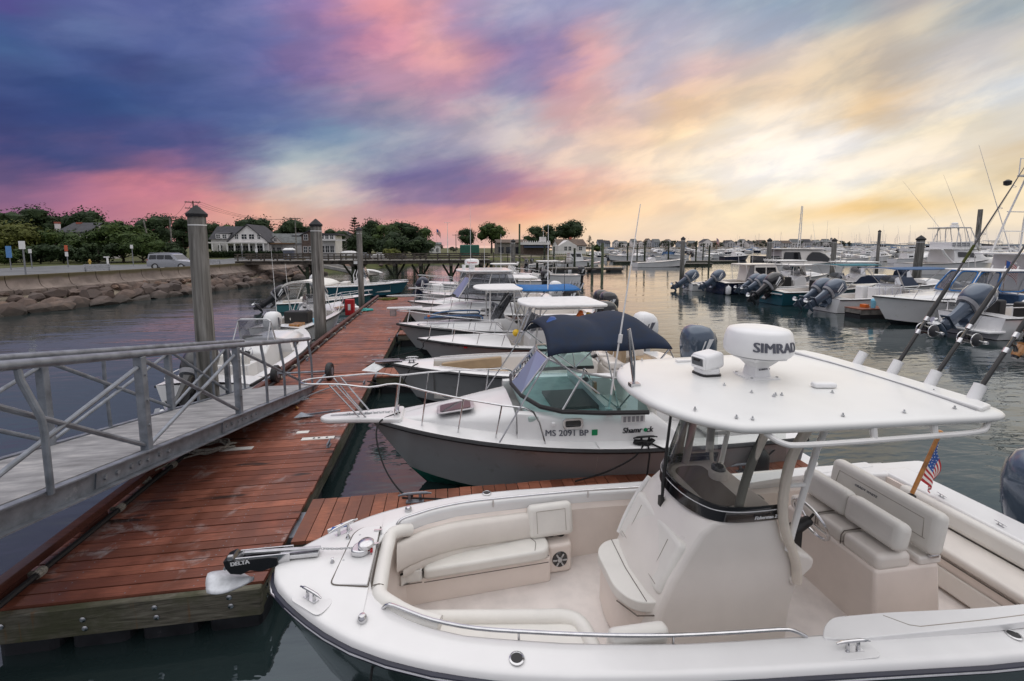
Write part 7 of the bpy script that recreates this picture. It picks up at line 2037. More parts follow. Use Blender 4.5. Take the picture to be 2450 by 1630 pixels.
# seats and helm gear under the canvas
for y in (.55, -.55):
    seat_box(sham, (SX(2.95), y, .95), (.5, .5, .12)); seat_box(sham, (SX(3.15), y, 1.24), (.12, .5, .5)); MB().cyl((SX(2.95), y, .3), (SX(2.95), y, .9), .05, .05, 10).build('seat_post', M['steel'], sham)
build_wheel(sham, (SX(2.52), -.5, 1.42), .19)
MB().box((SX(2.36), .30, 1.45), (.05, .08, .34)).build('wooden_panel', M['varnish'], sham, smooth=0)
seat_box(sham, (SX(4.9), 0, .62), (.5, 1.9, .5), 'gelcoat', 'engine_box')
# hull side fittings on the near side
ly = 1.132
def side_pt(wx, z): return Vector((SX(wx), 0, z))
def hull_text(txt, size, mat, parent, cx, cz, surf, name='lettering', **k):
    """lettering laid on a curved side that faces the camera (boat heading away from +x)"""
    me = text_mesh(txt, size, depth=.0012, **k)
    for v in me.vertices:
        x, z = cx-v.co.x, cz+v.co.y
        v.co = Vector((x, surf(x, z)+.006+v.co.z, z))
    me.materials.clear(); me.materials.append(mat)
    o = bpy.data.objects.new(name, me); put(o, parent); KIDS.setdefault(parent.name, []).append(o)
    return o
def S_side(x, z):
    q = x/HS.L; w = (HS.hb(q)-.16)*.97; k = min(1, max(0, (z-HS.z(q)+.02)/(.47*.55)))
    return lerp(w, w*.985, k)
hull_text('MS 2091 BP', .125, M['grey_ink'], sham, SX(1.70), 1.12, S_side, bold=.0012, space=1.02)
hull_text('Shamr  ck', .115, M['ink'], sham, SX(2.74), 1.13, S_side, bold=.0020, shear=.2)
MB().box((SX(2.10), S_side(SX(2.10), 1.12)+.006, 1.125), (.085, .006, .085)).build('sticker', M['green'], sham, smooth=0)
MB().lathe([(.030, 0), (.030, .003)], (SX(2.86), S_side(SX(2.86), 1.13)+.006, 1.128), 16, axis=(0, 1, 0)).build('emblem', M['green'], sham)
o = MB().prism(rounded([(-.15, -.075), (.15, -.075), (.15, .075), (-.15, .075)], .05), 0, .02).build('portlight', M['steel'], sham, smooth=0, bevel=.006)
o.location = (SX(1.78), (HS.hb(SX(1.78)/HS.L)-.16)*.975, 1.27); o.rotation_euler = (R(-84), 0, 0)
p_ = MB().prism(rounded([(-.115, -.045), (.115, -.045), (.115, .045), (-.115, .045)], .03), .018, .024).build('pane', M['glass_dark'], o, smooth=0)
MB().box((SX(1.50), (HS.hb(SX(1.5)/HS.L)-.16)*.975+.02, 1.27), (.05, .05, .05)).build('side_light', M['white_plastic'], sham, smooth=0, bevel=.01)
lv = MB().box((SX(2.66), (HS.hb(SX(2.72)/HS.L)-.16)*.965+.010, 1.31), (.36, .014, .12)).build('louvre', M['white_plastic'], sham, smooth=0)
for k in range(5): MB().box((SX(2.53+k*.065), (HS.hb(SX(2.72)/HS.L)-.16)*.965+.018, 1.31), (.042, .008, .08)).build('louvre_slot', M['grey_plastic'], lv, smooth=0)
# deck hatch, windlass bits and cleat
hk = MB().prism(rounded([(5.05, -.22), (5.62, -.19), (5.62, .19), (5.05, .22)], .07), 1.285, 1.305).build('deck_hatch', M['alu_grey'], sham, smooth=40, bevel=.006)
hk.rotation_euler = (0, R(7.5), 0); hk.location = (-.165, -.18+.42, .70+.02)
MB().prism(rounded([(5.10, -.17), (5.57, -.145), (5.57, .145), (5.10, .17)], .05), 1.304, 1.311).build('hatch_pane', M['glass_dark'], hk, smooth=0)
cleat('bow_cleat', (6.18, .06, 1.17), R(90), 1.3, 'steel', sham)
ch = MB()
for i in range(16):
    c = Vector((6.3+i*.045, 0, 1.195)); w_ = Vector((0, 1, 0)) if i % 2 else Vector((0, 0, 1))
    ch.tube([c+Vector((.030*math.cos(2*PI*k/8), 0, 0))+w_*(.016*math.sin(2*PI*k/8)) for k in range(8)], .006, 5, closed=True)
ch.build('anchor_chain', M['alu_grey'], sham)
build_antenna(sham, (SX(2.30), 1.07, 1.42), 2.95, (-.42, -.05), .015)
MB().box((SX(2.30), 1.08, 1.42), (.09, .07, .12)).cyl((SX(2.30)-.15, 1.06, 2.42), (SX(2.30)-.165, 1.06, 2.54), .03, .03, 10).build('antenna_mount', M['white_plastic'], sham, smooth=0)
cleat('side_cleat', (SX(2.82), 1.19, .965), 0, 1.3, 'black_plastic', sham)
MB().prism(rounded([(-.02, -1.1), (-.55, -.95), (-.55, .95), (-.02, 1.1)], .15), .22, .30).build('swim_platform', M['gelcoat'], sham, smooth=40, bevel=.02)
yb = MB().lathe([(.10, -.05), (.13, -.02), (.13, .1), (.10, .16), (.04, .2)], (0, 0, 0), 14).build('horn_light', M['yellow'], sham); yb.location = (SX(1.78), .10, 2.36)
MB().lathe([(.09, 0), (.10, .08), (.04, .16)], (SX(1.70), .12, 2.50), 12).build('horn_cap', M['blue'], sham)
# knot and lines at the side cleat, fender, bow line
for i, (pts, lab) in enumerate((
    ([(2.80, 5.72, 1.02), (2.6, 5.60, .86), (2.2, 5.62, .66), (1.75, 5.66, .53)], 'black line slanting left from the side cleat of the navy topped boat'),
    ([(2.80, 5.72, 1.02), (3.1, 5.60, .90), (3.5, 5.62, .70)], 'black line slanting right from the near side cleat of the navy topped boat'),
    ([(2.80, 5.72, 1.03), (2.82, 5.62, .92), (2.80, 5.60, .72), (2.78, 5.60, .52)], 'black line hanging straight down from the near side cleat of the navy topped boat'))):
    mooring_line(lab, pts, .013)
coil_ = MB()
for k in range(4): coil_.tube([(2.79+.10*math.cos(2*PI*i/10)*(1+.2*k), 5.73+.04*math.sin(2*PI*i/10), .975+.012*k+.02*math.sin(i*2.1)) for i in range(10)], .014, 6, closed=True)
tag(coil_.build('knotted_line', M['rope_black']), 'knotted black line bundled on the near side cleat of the navy topped boat', 'mooring line')
mooring_line('black bow line from the pulpit boat down to the cleat on the nearest finger dock', [(-.72, 6.90, 1.19), (-.98, 6.70, 1.16), (-1.03, 6.52, .98), (-.88, 6.2, .66), (-.62, 5.75, .54), (-.45, 5.58, .56)], .012)
mooring_line('thin black line tied along the cleat of the nearest finger dock', [(-.58, 5.56, .56), (-.30, 5.52, .55), (.2, 5.45, .53), (.9, 5.35, .53)], .012)
fender('black fender between the second boat and its finger dock, near its stern', (4.55, 5.60, .55), h=.55, r=.12)
mooring_line('black stern line of the navy topped boat reaching the finger dock cleat', [(5.3, 5.95, .92), (4.9, 5.75, .72), (4.4, 5.58, .57), (4.2, 5.57, .56)], .012)

# ------------------------------------------------------------------ third boat: open boat with tan bow seat
H3 = Hull(7.1, 2.32, 1.12, .86, rake=.95, kt=.93, p=2.5)
b3 = boat('open white boat with tan bow cushion and anchor roller, third from the camera', (-1.27, 10.28), 180, H3, name='fishing_boat')
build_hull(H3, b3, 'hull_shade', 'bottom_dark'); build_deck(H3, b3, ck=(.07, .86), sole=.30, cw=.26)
B3 = lambda wx: 5.83-wx
for s in (1, -1):
    pts = [(B3(x), s*(H3.hb(B3(x)/H3.L)-.32)) for x in (-.1, .15, .45, .8, 1.1, 1.4)]
    MB().loft([[(x, y-s*.02, .74), (x, y-s*.02, 1.0), (x, y-s*.12, 1.0), (x, y-s*.16, .74)] for x, y in pts], close_u=True, cap0=True, cap1=True).build('bow_backrest', M['tan_vinyl'], b3, smooth=40, bevel=.03, fix=True)
    MB().prism([(x, y-s*.1) for x, y in pts]+[(x, y*.45) for x, y in reversed(pts)], .30, .62).build('bow_seat', M['gelcoat_warm'], b3, smooth=0)
    MB().prism([(x, y-s*.1) for x, y in pts]+[(x, y*.47) for x, y in reversed(pts)], .62, .70).build('bow_cushion', M['cushion'], b3, smooth=40, bevel=.025)
    MB().cyl((B3(1.75), s*.93, .78), (B3(1.75), s*.91, .78), .075, .075, 18).build('speaker', M['grey_plastic'], b3)
build_console(b3, B3(3.1), .30, .95, .95, 1.0, 'gelcoat_warm')
for y in (-.4, .4):
    seat_box(b3, (B3(3.95), y, 1.0), (.4, .55, .18), 'gelcoat_warm', 'helm_cushion'); seat_box(b3, (B3(4.12), y, 1.25), (.12, .55, .42), 'tan_vinyl', 'helm_back')
MB().box((B3(4.0), 0, .6), (.5, 1.3, .6)).build('leaning_post', M['gelcoat_warm'], b3, smooth=0, bevel=.03)
seat_box(b3, (B3(5.15), 0, .62), (.45, 1.6, .5), 'tan_vinyl', 'stern_seat')
for y in (-.75, .75): seat_box(b3, (B3(4.9), y, .95), (.7, .2, .30), 'gelcoat_warm', 'stern_bolster')
MB().tube(curve_pts([H3.sheer(q, .16, .05, 1) for q in (.45, .55, .65, .75, .84)], 3), .012, 7).build('gunwale_rail', M['steel'], b3)
MB().tube(curve_pts([H3.sheer(q, .16, .05, -1) for q in (.45, .55, .65, .75, .84)], 3), .012, 7).build('gunwale_rail', M['steel'], b3)
for s in (1, -1): cleat('bow_cleat', H3.sheer(.93, .18, .04, s), 0, 1.0, 'steel', b3)
e3 = outboard(b3, (-.02, .1, .60), 0, 1.08, 'yamaha')
MB().box((7.12, 0, 1.13), (.6, .10, .05)).build('bow_roller', M['steel'], b3, smooth=0)
a3 = thing('anchor', 'silver plough anchor on the bow roller of the tan cushioned boat', 'anchor', (-1.45, 10.28, 1.16))
MB().bar((.4, 0, .02), (-.22, 0, .03), .04, .03).build('shank', M['alu_grey'], a3, smooth=0)
MB().add([(-.12, 0, .0), (-.42, .17, -.16), (-.10, .20, -.20), (.08, 0, -.12), (-.42, -.17, -.16), (-.10, -.20, -.20)], [(0, 1, 2, 3), (0, 3, 5, 4)]).build('fluke', M['alu_grey'], a3, smooth=0)
mooring_line('black bow line looped over the near side of the tan cushioned boat', [(-.62, 10.0, 1.14), (-.75, 9.72, 1.13), (-.86, 9.62, .96), (-1.05, 9.7, .7), (-1.85, 10.7, .57)], .016)

# ------------------------------------------------------------------ fourth boat: white hull and white top
H4 = Hull(6.6, 2.35, 1.10, .86, rake=.9, kt=.92, p=2.4)
b4 = boat('white boat with red sticker and plain white canvas top, fourth from camera', (-.80, 13.05), 180, H4, name='fishing_boat')
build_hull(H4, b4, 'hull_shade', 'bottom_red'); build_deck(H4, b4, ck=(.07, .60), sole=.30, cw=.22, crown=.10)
B4 = lambda wx: 5.80-wx
build_rail(H4, b4, .60, .94, .42, posts=4)
def H4_side(x, z):
    S = H4.sec(x/H4.L); zz = [p[2] for p in S]
    for (x0, y0, z0), (x1, y1, z1) in zip(S[1:], S[2:]):
        if z <= z1: return lerp(y0, y1, max(0, (z-z0)/(z1-z0)))+.01
    return S[-1][1]+.01
hull_text('MS 7441 GB', .10, M['grey_ink'], b4, B4(.12), .96, H4_side, bold=.001)
MB().box((B4(.56), H4_side(B4(.56), .95)+.012, .95), (.10, .012, .10), R(-12)).build('sticker', M['red'], b4, smooth=0)
build_console(b4, B4(2.9), .30, .85, .9, 1.0, 'gelcoat')
build_top(b4, B4(4.65), B4(2.25), 2.15, 2.04, 'white_paint', .085, 'alu_grey', zf=.85, rad=.4)
MB().tube([(B4(2.4), .6, 1.99), (B4(1.95), .75, 1.0)], .02, 7).tube([(B4(2.5), .5, 1.99), (B4(2.1), .7, 1.0)], .02, 7).build('top_leg', M['alu_grey'], b4)
MB().tube([(B4(2.4), -.6, 1.99), (B4(1.95), -.75, 1.0)], .02, 7).build('top_leg', M['alu_grey'], b4)
seat_box(b4, (B4(3.9), 0, 1.0), (.45, 1.1, .4), 'cushion', 'helm_seat')
outboard(b4, (-.02, 0, .58), 0, 1.0, 'white_plastic', 'grey_ink')
for i, (x, y, mk) in enumerate(((4.0, 12.7, 'orange'), (4.28, 12.75, 'yellow'), (4.5, 12.85, 'red'), (4.15, 13.25, 'orange'))):
    o = MB().box((0, 0, 0), (.22, .14, .34)).build('life_jacket', M[mk], smooth=50, bevel=.06, seg=3); o.location = (x, y, 1.62); o.rotation_euler = (.2*i, .25, .5*i)
    tag(o, ['orange life jacket leftmost under the plain white top', 'yellow life jacket hanging under the plain white top', 'red life jacket rightmost under the plain white top', 'orange life jacket at the back under the plain white top'][i], 'life jacket', 'life jackets under the white top')
o = MB().ico((0, 0, 0), .11, 2).build('buoy', M['yellow'], smooth=180); o.location = (2.05, 12.6, 1.25); tag(o, 'round yellow buoy ball hanging beside the white top legs', 'buoy')
mooring_line('dark bow line of the boat with the red sticker', [(-.45, 13.0, 1.12), (-.62, 12.7, 1.02), (-.75, 12.8, .8), (-1.9, 12.6, .57)], .013)

# ------------------------------------------------------------------ fifth boat: black striped rail, white and blue top
H5 = Hull(7.0, 2.5, 1.15, .90, rake=1.0, kt=.92, p=2.45)
b5 = boat('white boat with black rail stripe and white and blue top, fifth from camera', (-1.62, 15.4), 180, H5, name='fishing_boat')
B5 = lambda wx: 5.38-wx
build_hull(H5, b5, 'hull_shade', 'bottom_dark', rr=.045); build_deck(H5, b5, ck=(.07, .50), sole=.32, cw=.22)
build_cuddy(H5, b5, .50, .86, .72, .26, nose=.8)
build_rail(H5, b5, .52, .94, .46, posts=5)
for s in (1, -1): MB().tube(curve_pts([(B5(-.7), s*.10, 1.3), (B5(-.1), s*.5, 1.42), (B5(1.1), s*.6, 1.44), (B5(1.25), s*.65, 1.3)], 4), .028, 7).build('rolled_cover', M['slate_canvas'], b5)
MB().prism(rounded([(B5(-.6), -.2), (B5(1.2), -.55), (B5(1.2), .55), (B5(-.6), .2)], .1), 1.30, 1.36).build('stowed_cover', M['glass_grey'], b5, smooth=30)
build_console(b5, B5(2.0), .32, 1.3, 1.0, 1.0, 'gelcoat')
MB().box((B5(2.0), 0, 1.65), (.06, 1.2, .95), Matrix.Rotation(R(-28), 3, 'Y')).build('windshield_pane', M['glass_grey'], b5, smooth=0)
MB().tube([(B5(1.75), .62, 1.2), (B5(2.35), .60, 2.2), (B5(2.4), -.60, 2.2), (B5(1.75), -.62, 1.2)], .025, 8).build('windshield_frame', M['black_plastic'], b5)
build_top(b5, B5(2.6), B5(1.05), 2.1, 2.30, 'white_paint', .07, 'alu', zf=.9, rad=.5, feet=(B5(2.5), B5(1.5)))
def canvas_top(t, x0, x1, w, z, mat, name='canvas_top', th=.03, bow=.0, drop=.10):
    m = MB(); n = 8
    m.loft([[(x, w/2*v, z-drop*abs(v)**2.5-.02*math.sin(PI*k)) for v in [-1+2*j/10 for j in range(11)]] for k, x in [(i/n, lerp(x0, x1, i/n)) for i in range(n+1)]])
    o = m.build(name, M[mat], t, smooth=60); so = o.modifiers.new('solid', 'SOLIDIFY'); so.thickness = th
    MB().tube([(x0, w/2*v, z-drop*abs(v)**2.5-.03) for v in [-1+2*j/10 for j in range(11)]], .018, 6).tube([(x1, w/2*v, z-drop*abs(v)**2.5-.03) for v in [-1+2*j/10 for j in range(11)]], .018, 6).build('canvas_frame', M['alu'], t)
canvas_top(b5, B5(4.55), B5(2.55), 2.05, 2.36, 'blue_canvas', drop=.08)
for s in (1, -1):
    for x in (2.8, 3.4, 4.0): MB().tube([(B5(x), s*.95, 2.28), (B5(x-.35), s*.9, 1.9), (B5(2.9), s*.85, 1.0)], .018, 6).build('top_leg', M['alu_grey'], b5)
for k in range(5): MB().tube([(B5(4.6), -.7+.35*k, 2.2), (B5(4.75), -.7+.35*k, 2.5)], .025, 8).build('rod_holder', M['alu_grey'], b5)
build_antenna(b5, (B5(3.45), .85, 2.3), 2.2, (0, 0), .02); build_antenna(b5, (B5(4.0), .95, 1.9), 1.3, (0, 0), .012, 'rubber')
seat_box(b5, (B5(3.2), 0, 1.0), (.5, 1.4, .5), 'cushion', 'helm_seat'); outboard(b5, (-.02, 0, .60), 0, 1.05, 'merc')
o = MB().ico((0, 0, 0), .06, 1).build('float_ball', M['orange'], smooth=180); o.location = (-.55, 15.3, 1.37); tag(o, 'small orange float on the stowed cover of the black striped boat', 'float')

# ------------------------------------------------------------------ sixth boat: cruiser with pulpit, hard top and small radar
H6 = Hull(8.2, 2.8, 1.20, .95, rake=1.1, kt=.93, p=2.4)
b6 = boat('white cruiser with pulpit, dark side window and radar on top, sixth from camera', (-1.62, 18.7), 180, H6, name='sport_cruiser')
B6 = lambda wx: 6.58-wx
build_hull(H6, b6, 'hull_white', 'bottom_dark'); build_deck(H6, b6, ck=(.08, .46), sole=.4, cw=.24)
build_cuddy(H6, b6, .46, .88, .76, .48, nose=.75, windows=((.53, .63),))
build_rail(H6, b6, .55, .95, .55, posts=5, over=.75)
MB().prism(rounded([(7.5, -.32), (8.3, -.18), (8.95, -.14), (8.95, .14), (8.3, .18), (7.5, .32)], .1), 1.16, 1.25).build('pulpit', M['gelcoat'], b6, smooth=40, bevel=.03)
MB().box((8.7, 0, 1.02), (.25, .2, .3)).build('anchor_bracket', M['alu_grey'], b6, smooth=0, bevel=.03)
wbp = [Vector((B6(x), y, z)) for x, y, z in ((3.2, 1.1, 1.5), (1.6, 1.1, 1.62), (.55, .8, 1.68), (.25, 0, 1.70), (.55, -.8, 1.68), (1.6, -1.1, 1.62), (3.2, -1.1, 1.5))]
wtp = [Vector((B6(x), y, z)) for x, y, z in ((2.7, .95, 2.68), (1.9, .95, 2.70), (1.25, .72, 2.72), (1.05, 0, 2.73), (1.25, -.72, 2.72), (1.9, -.95, 2.70), (2.7, -.95, 2.68))]
windshield(b6, wbp, wtp, 'glass_grey', 'alu', .022)
build_top(b6, B6(2.75), B6(.55), 2.4, 2.72, 'gelcoat', .08, 'alu', zf=1.2, rad=.55, rod=5)
MB().lathe([(.25, .0), (.30, .04), (.30, .18), (.24, .24), (.02, .26)], (B6(1.15), 0, 2.98), 24).build('radar_dome', M['white_plastic'], b6, smooth=50)
MB().cyl((B6(1.15), 0, 2.8), (B6(1.15), 0, 2.99), .12, .14, 12).build('radar_mount', M['white_plastic'], b6)
lettering('Raymarine', .10, M['red'], b6, (B6(1.15), .302, 3.09), (R(90), 0, R(180)), bold=.001)
MB().cyl((B6(.8), .35, 2.8), (B6(.8), .35, 3.0), .06, .09, 10).build('searchlight', M['white_plastic'], b6)
build_antenna(b6, (B6(1.05), .9, 2.8), 2.6); build_antenna(b6, (B6(1.6), .9, 2.8), 1.1); build_antenna(b6, (B6(2.5), -.9, 2.8), 1.5)
seat_box(b6, (B6(3.3), 0, 1.1), (.6, 1.8, .6), 'cushion', 'helm_seat'); outboard(b6, (-.02, .4, .62), 0, 1.05, 'merc'); outboard(b6, (-.02, -.4, .62), 0, 1.05, 'merc')

# ------------------------------------------------------------------ boats toward the far end of the dock
H7 = Hull(7.4, 2.6, 1.2, .92, rake=1.0)
b7 = boat('white boat with tall bow rail and open rod rack top, seventh from the camera', (-1.7, 21.2), 180, H7, name='fishing_boat')
B7 = lambda wx: 5.7-wx
build_hull(H7, b7, 'hull_white', 'bottom_dark'); build_deck(H7, b7, ck=(.08, .5), sole=.35); build_cuddy(H7, b7, .5, .86, .72, .3); build_rail(H7, b7, .55, .95, .62, posts=5)
build_console(b7, B7(2.4), .35, 1.2, 1.0, 1.05); build_top(b7, B7(4.3), B7(1.9), 2.2, 2.25, 'white_paint', .07, 'alu', rod=6, zf=.95); canvas_top(b7, B7(2.1), B7(1.75), 1.0, 2.62, 'teal_canvas', 'spare_cover', drop=.15)
outboard(b7, (-.02, 0, .6), 0, 1.05, 'merc')
H8 = Hull(7.2, 2.5, 1.15, .9)
b8 = boat('white open boat with flat white top, half hidden beyond the rod rack boat', (-1.2, 25.2), 180, H8, name='fishing_boat')
build_hull(H8, b8, 'hull_white', 'bottom_dark'); build_deck(H8, b8, ck=(.07, .6), sole=.35); build_rail(H8, b8, .58, .95, .5); build_console(b8, 3.2, .35, 1, .9, 1.0); build_top(b8, 2.0, 4.4, 2.1, 2.2, 'white_paint', rod=4, zf=.95); outboard(b8, (-.02, 0, .6), 0, 1.0, 'white_plastic', 'grey_ink')
H9 = Hull(5.2, 2.0, .85, .65, rake=.6)
b9 = boat('small white skiff with square locker and navy outboard at the dock end', (3.7, 30.6), 6, H9, name='skiff')
build_hull(H9, b9, 'hull_white', 'bottom_dark'); build_deck(H9, b9, ck=(.06, .7), sole=.25, cw=.16)
seat_box(b9, (1.0, .1, .75), (.7, 1.3, .85), 'white_paint', 'locker', .03); outboard(b9, (-.02, -.2, .55), 35, .95, 'hull_navy'); build_console(b9, 2.6, .25, .7, .7, .8)
MB().tube([(0.2, .8, .6), (0, .85, 1.05), (-.4, .85, 1.1), (-.4, -.85, 1.1), (0, -.85, 1.05), (.2, -.8, .6)], .018, 7).build('stern_rail', M['alu'], b9)
mb = 0
H10 = Hull(6.8, 2.4, 1.1, .85)
for i, (bx, by, hd, lab) in enumerate(((4.3, 37.5, 176, 'white boat with rod racks moored beyond the end of the dock'), (9.5, 43.0, 182, 'white boat with pale screens moored near the fourth piling'), (1.0, 33.8, 180, 'white low boat just beyond the end of the red dock'))):
    t = boat(lab, (bx-3, by), hd, H10, name='fishing_boat')
    build_hull(H10, t, 'hull_white', 'bottom_dark'); build_deck(H10, t, ck=(.07, .6), sole=.35); build_rail(H10, t, .6, .95, .5)
    build_console(t, 3.2, .35, 1, .9, 1.0)
    if i < 2: build_top(t, 2.0, 4.2, 2.0, 2.2, 'white_paint', rod=4 if i == 0 else 0, zf=.95); build_antenna(t, (2.6, .8, 2.2), 2.4)
    outboard(t, (-.02, 0, .6), 0, 1.0, 'merc')

# ------------------------------------------------------------------ boats on the left of the dock
HL1 = Hull(5.5, 2.2, .92, .62, rake=.7, kt=.95, p=2.6)
l1 = boat('white open boat with grey windscreen and dark outboard, moored behind the gangway', (-4.93, 16.3), 84, HL1, name='fishing_boat')
build_hull(HL1, l1, 'hull_white', 'bottom_dark'); build_deck(HL1, l1, ck=(.10, .52), sole=.22, cw=.22, mat='gelcoat'); build_cuddy(HL1, l1, .52, .84, .72, .42, nose=.5, windows=((.55, .63),))
build_console(l1, 2.3, .22, .95, .75, .9, 'gelcoat', screen=False)
MB().add([(2.45, -.46, 1.12), (2.45, .46, 1.12), (2.30, .42, 1.72), (2.30, -.42, 1.72)], [(0, 1, 2, 3)]).build('windscreen', M['glass_grey'], l1, smooth=0)
MB().tube([(2.5, -.48, 1.1), (2.32, -.44, 1.70), (2.32, -.36, 1.75), (2.32, .36, 1.75), (2.32, .44, 1.70), (2.5, .48, 1.1)], .022, 8).tube([(2.34, -.44, 1.7), (2.0, -.47, 1.05)], .016, 7).tube([(2.34, .44, 1.7), (2.0, .47, 1.05)], .016, 7).build('windscreen_frame', M['alu_grey'], l1)
seat_box(l1, (1.25, 0, .52), (.45, .95, .55), 'gelcoat', 'helm_bench', .03); seat_box(l1, (1.15, 0, .9), (.12, .9, .3), 'cushion', 'bench_back')
seat_box(l1, (.55, .62, .42), (.5, .5, .4), 'gelcoat', 'bait_locker', .03)
MB().box((3.05, .45, .98), (.06, .55, .34)).build('cabin_opening', M['glass_dark'], l1, smooth=0)
MB().tube(curve_pts([HL1.sheer(.05, .06, .0, 1), HL1.sheer(.06, .06, .14, 1), HL1.sheer(.3, .06, .14, 1), HL1.sheer(.31, .06, 0, 1)], 3), .012, 7).build('stern_rail', M['steel'], l1)
outboard(l1, (-.03, .12, .42), 48, .92, 'merc', 'white_ink')
M['white_prop'] = M['white_plastic']
mooring_line('coiled line hanging at the bow of the grey screened boat', [(-4.75, 15.2, .95), (-4.5, 15.0, .7), (-4.45, 14.8, .45), (-4.5, 15.3, .5), (-4.4, 15.6, .55)], .014, 'rope_pale')
fender('black round fender between the grey screened boat and the dock', (-4.50, 14.0, .35), h=.35, r=.14)
HL2 = Hull(5.8, 2.2, .98, .66, rake=.7, kt=.95, p=2.6)
l2 = boat('white boat with white outboard and small white canopy, second left of the dock', (-5.25, 23.4), 79, HL2, name='fishing_boat')
build_hull(HL2, l2, 'hull_white', 'bottom_dark', rr=.035); build_deck(HL2, l2, ck=(.10, .60), sole=.25, cw=.24); build_rail(HL2, l2, .6, .95, .4)
outboard(l2, (-.03, -.05, .36), 14, .82, 'white_plastic', 'grey_ink', trim='white_plastic')
build_console(l2, 2.9, .25, .9, .8, .95, 'gelcoat'); build_wheel(l2, (2.35, .1, 1.15), .2)
canvas_top(l2, 2.1, 3.9, 1.75, 2.28, 'white_canvas', 'canopy', drop=.22)
for s in (1, -1):
    for x in (2.2, 3.8): MB().tube([(x, s*.84, 2.1), (2.9, s*.9, .85)], .016, 7).build('canopy_leg', M['alu'], l2)
MB().box((1.9, .1, .8), (.5, 1.0, .5)).build('helm_seat', M['black_plastic'], l2, smooth=0, bevel=.04)
MB().box((.45, -.6, .62), (.5, .4, .35)).build('tackle_box', M['varnish'], l2, smooth=0, bevel=.02)
MB().box((3.9, -.78, .93), (.5, .3, .04)).build('tan_hatch', M['varnish'], l2, smooth=0)
for x in (1.6, 2.6): build_antenna(l2, (x, .85, .8), 3.0 if x < 2 else 2.2, (0, .1), .014)
bp = MB().tube([(0, 0, 0), (-.35, .1, .10), (-.75, .3, .38), (-.9, .35, .48)], [.08, .14, .12, .06], 12).build('rolled_tarp', M['white_canvas']); bp.location = (-6.3, 19.4, .75); bp.rotation_euler = (0, -.3, -1.0); tag(bp, 'rolled white tarp on the stern quarter of the boat with the white outboard', 'tarp')
o = MB().lathe([(.12, 0), (.15, .34), (.155, .35)], (0, 0, 0), 18).build('bucket', M['lightblue']); o.location = (-5.15, 18.75, .50); tag(o, 'light blue bucket beside the white outboard', 'bucket')
o = MB().box((0, 0, 0), (.40, .32, .75)).build('red_box', M['red'], smooth=0, bevel=.03); o.location = (-4.42, 21.6, .90)
MB().box((0, 0, 0), (.12, .004, .28)).build('white_panel', M['white_paint'], o, smooth=0).location = (0, -.163, .02)
tag(o, 'red upright box with white panel on the edge of the dock', 'box')
fender('white round fender by the red box', (-4.38, 22.7, .62), 'white_plastic', .4, .17)
HL3 = Hull(5.3, 1.9, .78, .52, rake=.7, kt=.92)
l3 = boat('aqua open skiff with black outboard, third on the left of the dock', (-4.42, 28.4), 14, HL3, name='skiff')
build_hull(HL3, l3, 'hull_aqua', 'bottom_dark'); build_deck(HL3, l3, ck=(.06, .78), sole=.2, cw=.14); outboard(l3, (-.03, 0, .42), 55, .95, 'merc'); build_rail(HL3, l3, .62, .95, .28, posts=4)
build_console(l3, 2.4, .2, .7, .7, .8); seat_box(l3, (1.4, 0, .5), (.4, .9, .5), 'cushion', 'bench')
HL4 = Hull(6.3, 2.3, 1.12, .82, rake=.8, flare=1.2)
l4 = boat('teal hulled centre console with white bow, beyond the third piling', (-2.7, 34.2), -3, HL4, name='fishing_boat')
build_hull(HL4, l4, 'hull_teal', 'bottom_dark', rail='white_ink'); build_deck(HL4, l4, ck=(.06, .80), sole=.35, cw=.2); build_console(l4, 2.9, .35, .9, .9, 1.1, sh=.7)
for s in (1, -1): MB().tube([(3.3, s*.45, .5), (2.95, s*.45, 1.6), (2.7, s*.42, 2.0)], .04, 8).tube([(2.5, s*.45, .5), (2.4, s*.44, 1.6), (2.55, s*.42, 2.0)], .03, 8).build('grab_frame', M['white_plastic'], l4)
seat_box(l4, (1.7, 0, .95), (.5, 1.1, .3), 'cushion', 'helm_seat'); outboard(l4, (-.03, 0, .58), 0, 1.0, 'white_plastic', 'grey_ink'); build_rail(HL4, l4, .62, .93, .12, posts=4)

# ------------------------------------------------------------------ right hand row of boats, sterns to the channel
RX = 21.0
def stern_boat(label, sx, y, H, hull, hd=0, deck='gelcoat', inner='gelcoat_warm', ck=(.06, .6), engines=(), emat='yamaha', tilt=58, name='fishing_boat', es=1.0, sole=.32):
    a = R(hd)
    t = thing(name, label, 'boat', (sx, y, 0), a)
    build_hull(H, t, hull, 'bottom_dark'); build_deck(H, t, ck=ck, sole=sole, cw=.22, mat=deck, inner=inner)
    for q in engines: outboard(t, (-.04, q, H.zs*.68), tilt, es, emat)
    return t
HA = Hull(4.6, 1.8, .85, .60, rake=.6)
r1 = stern_boat('small white skiff with one tilted outboard, leftmost of the right hand row', 20.3, 34.6, HA, 'hull_white', engines=(0,), es=1.2)
HC_ = Hull(8.6, 2.9, 1.35, .92, rake=1.0)
r3 = stern_boat('cream pilothouse boat with navy hull and one tilted outboard, right hand row', 21.2, 32.2, HC_, 'hull_navy', deck='gelcoat_warm', ck=(.06, .40), engines=(0,), tilt=56, es=1.1)
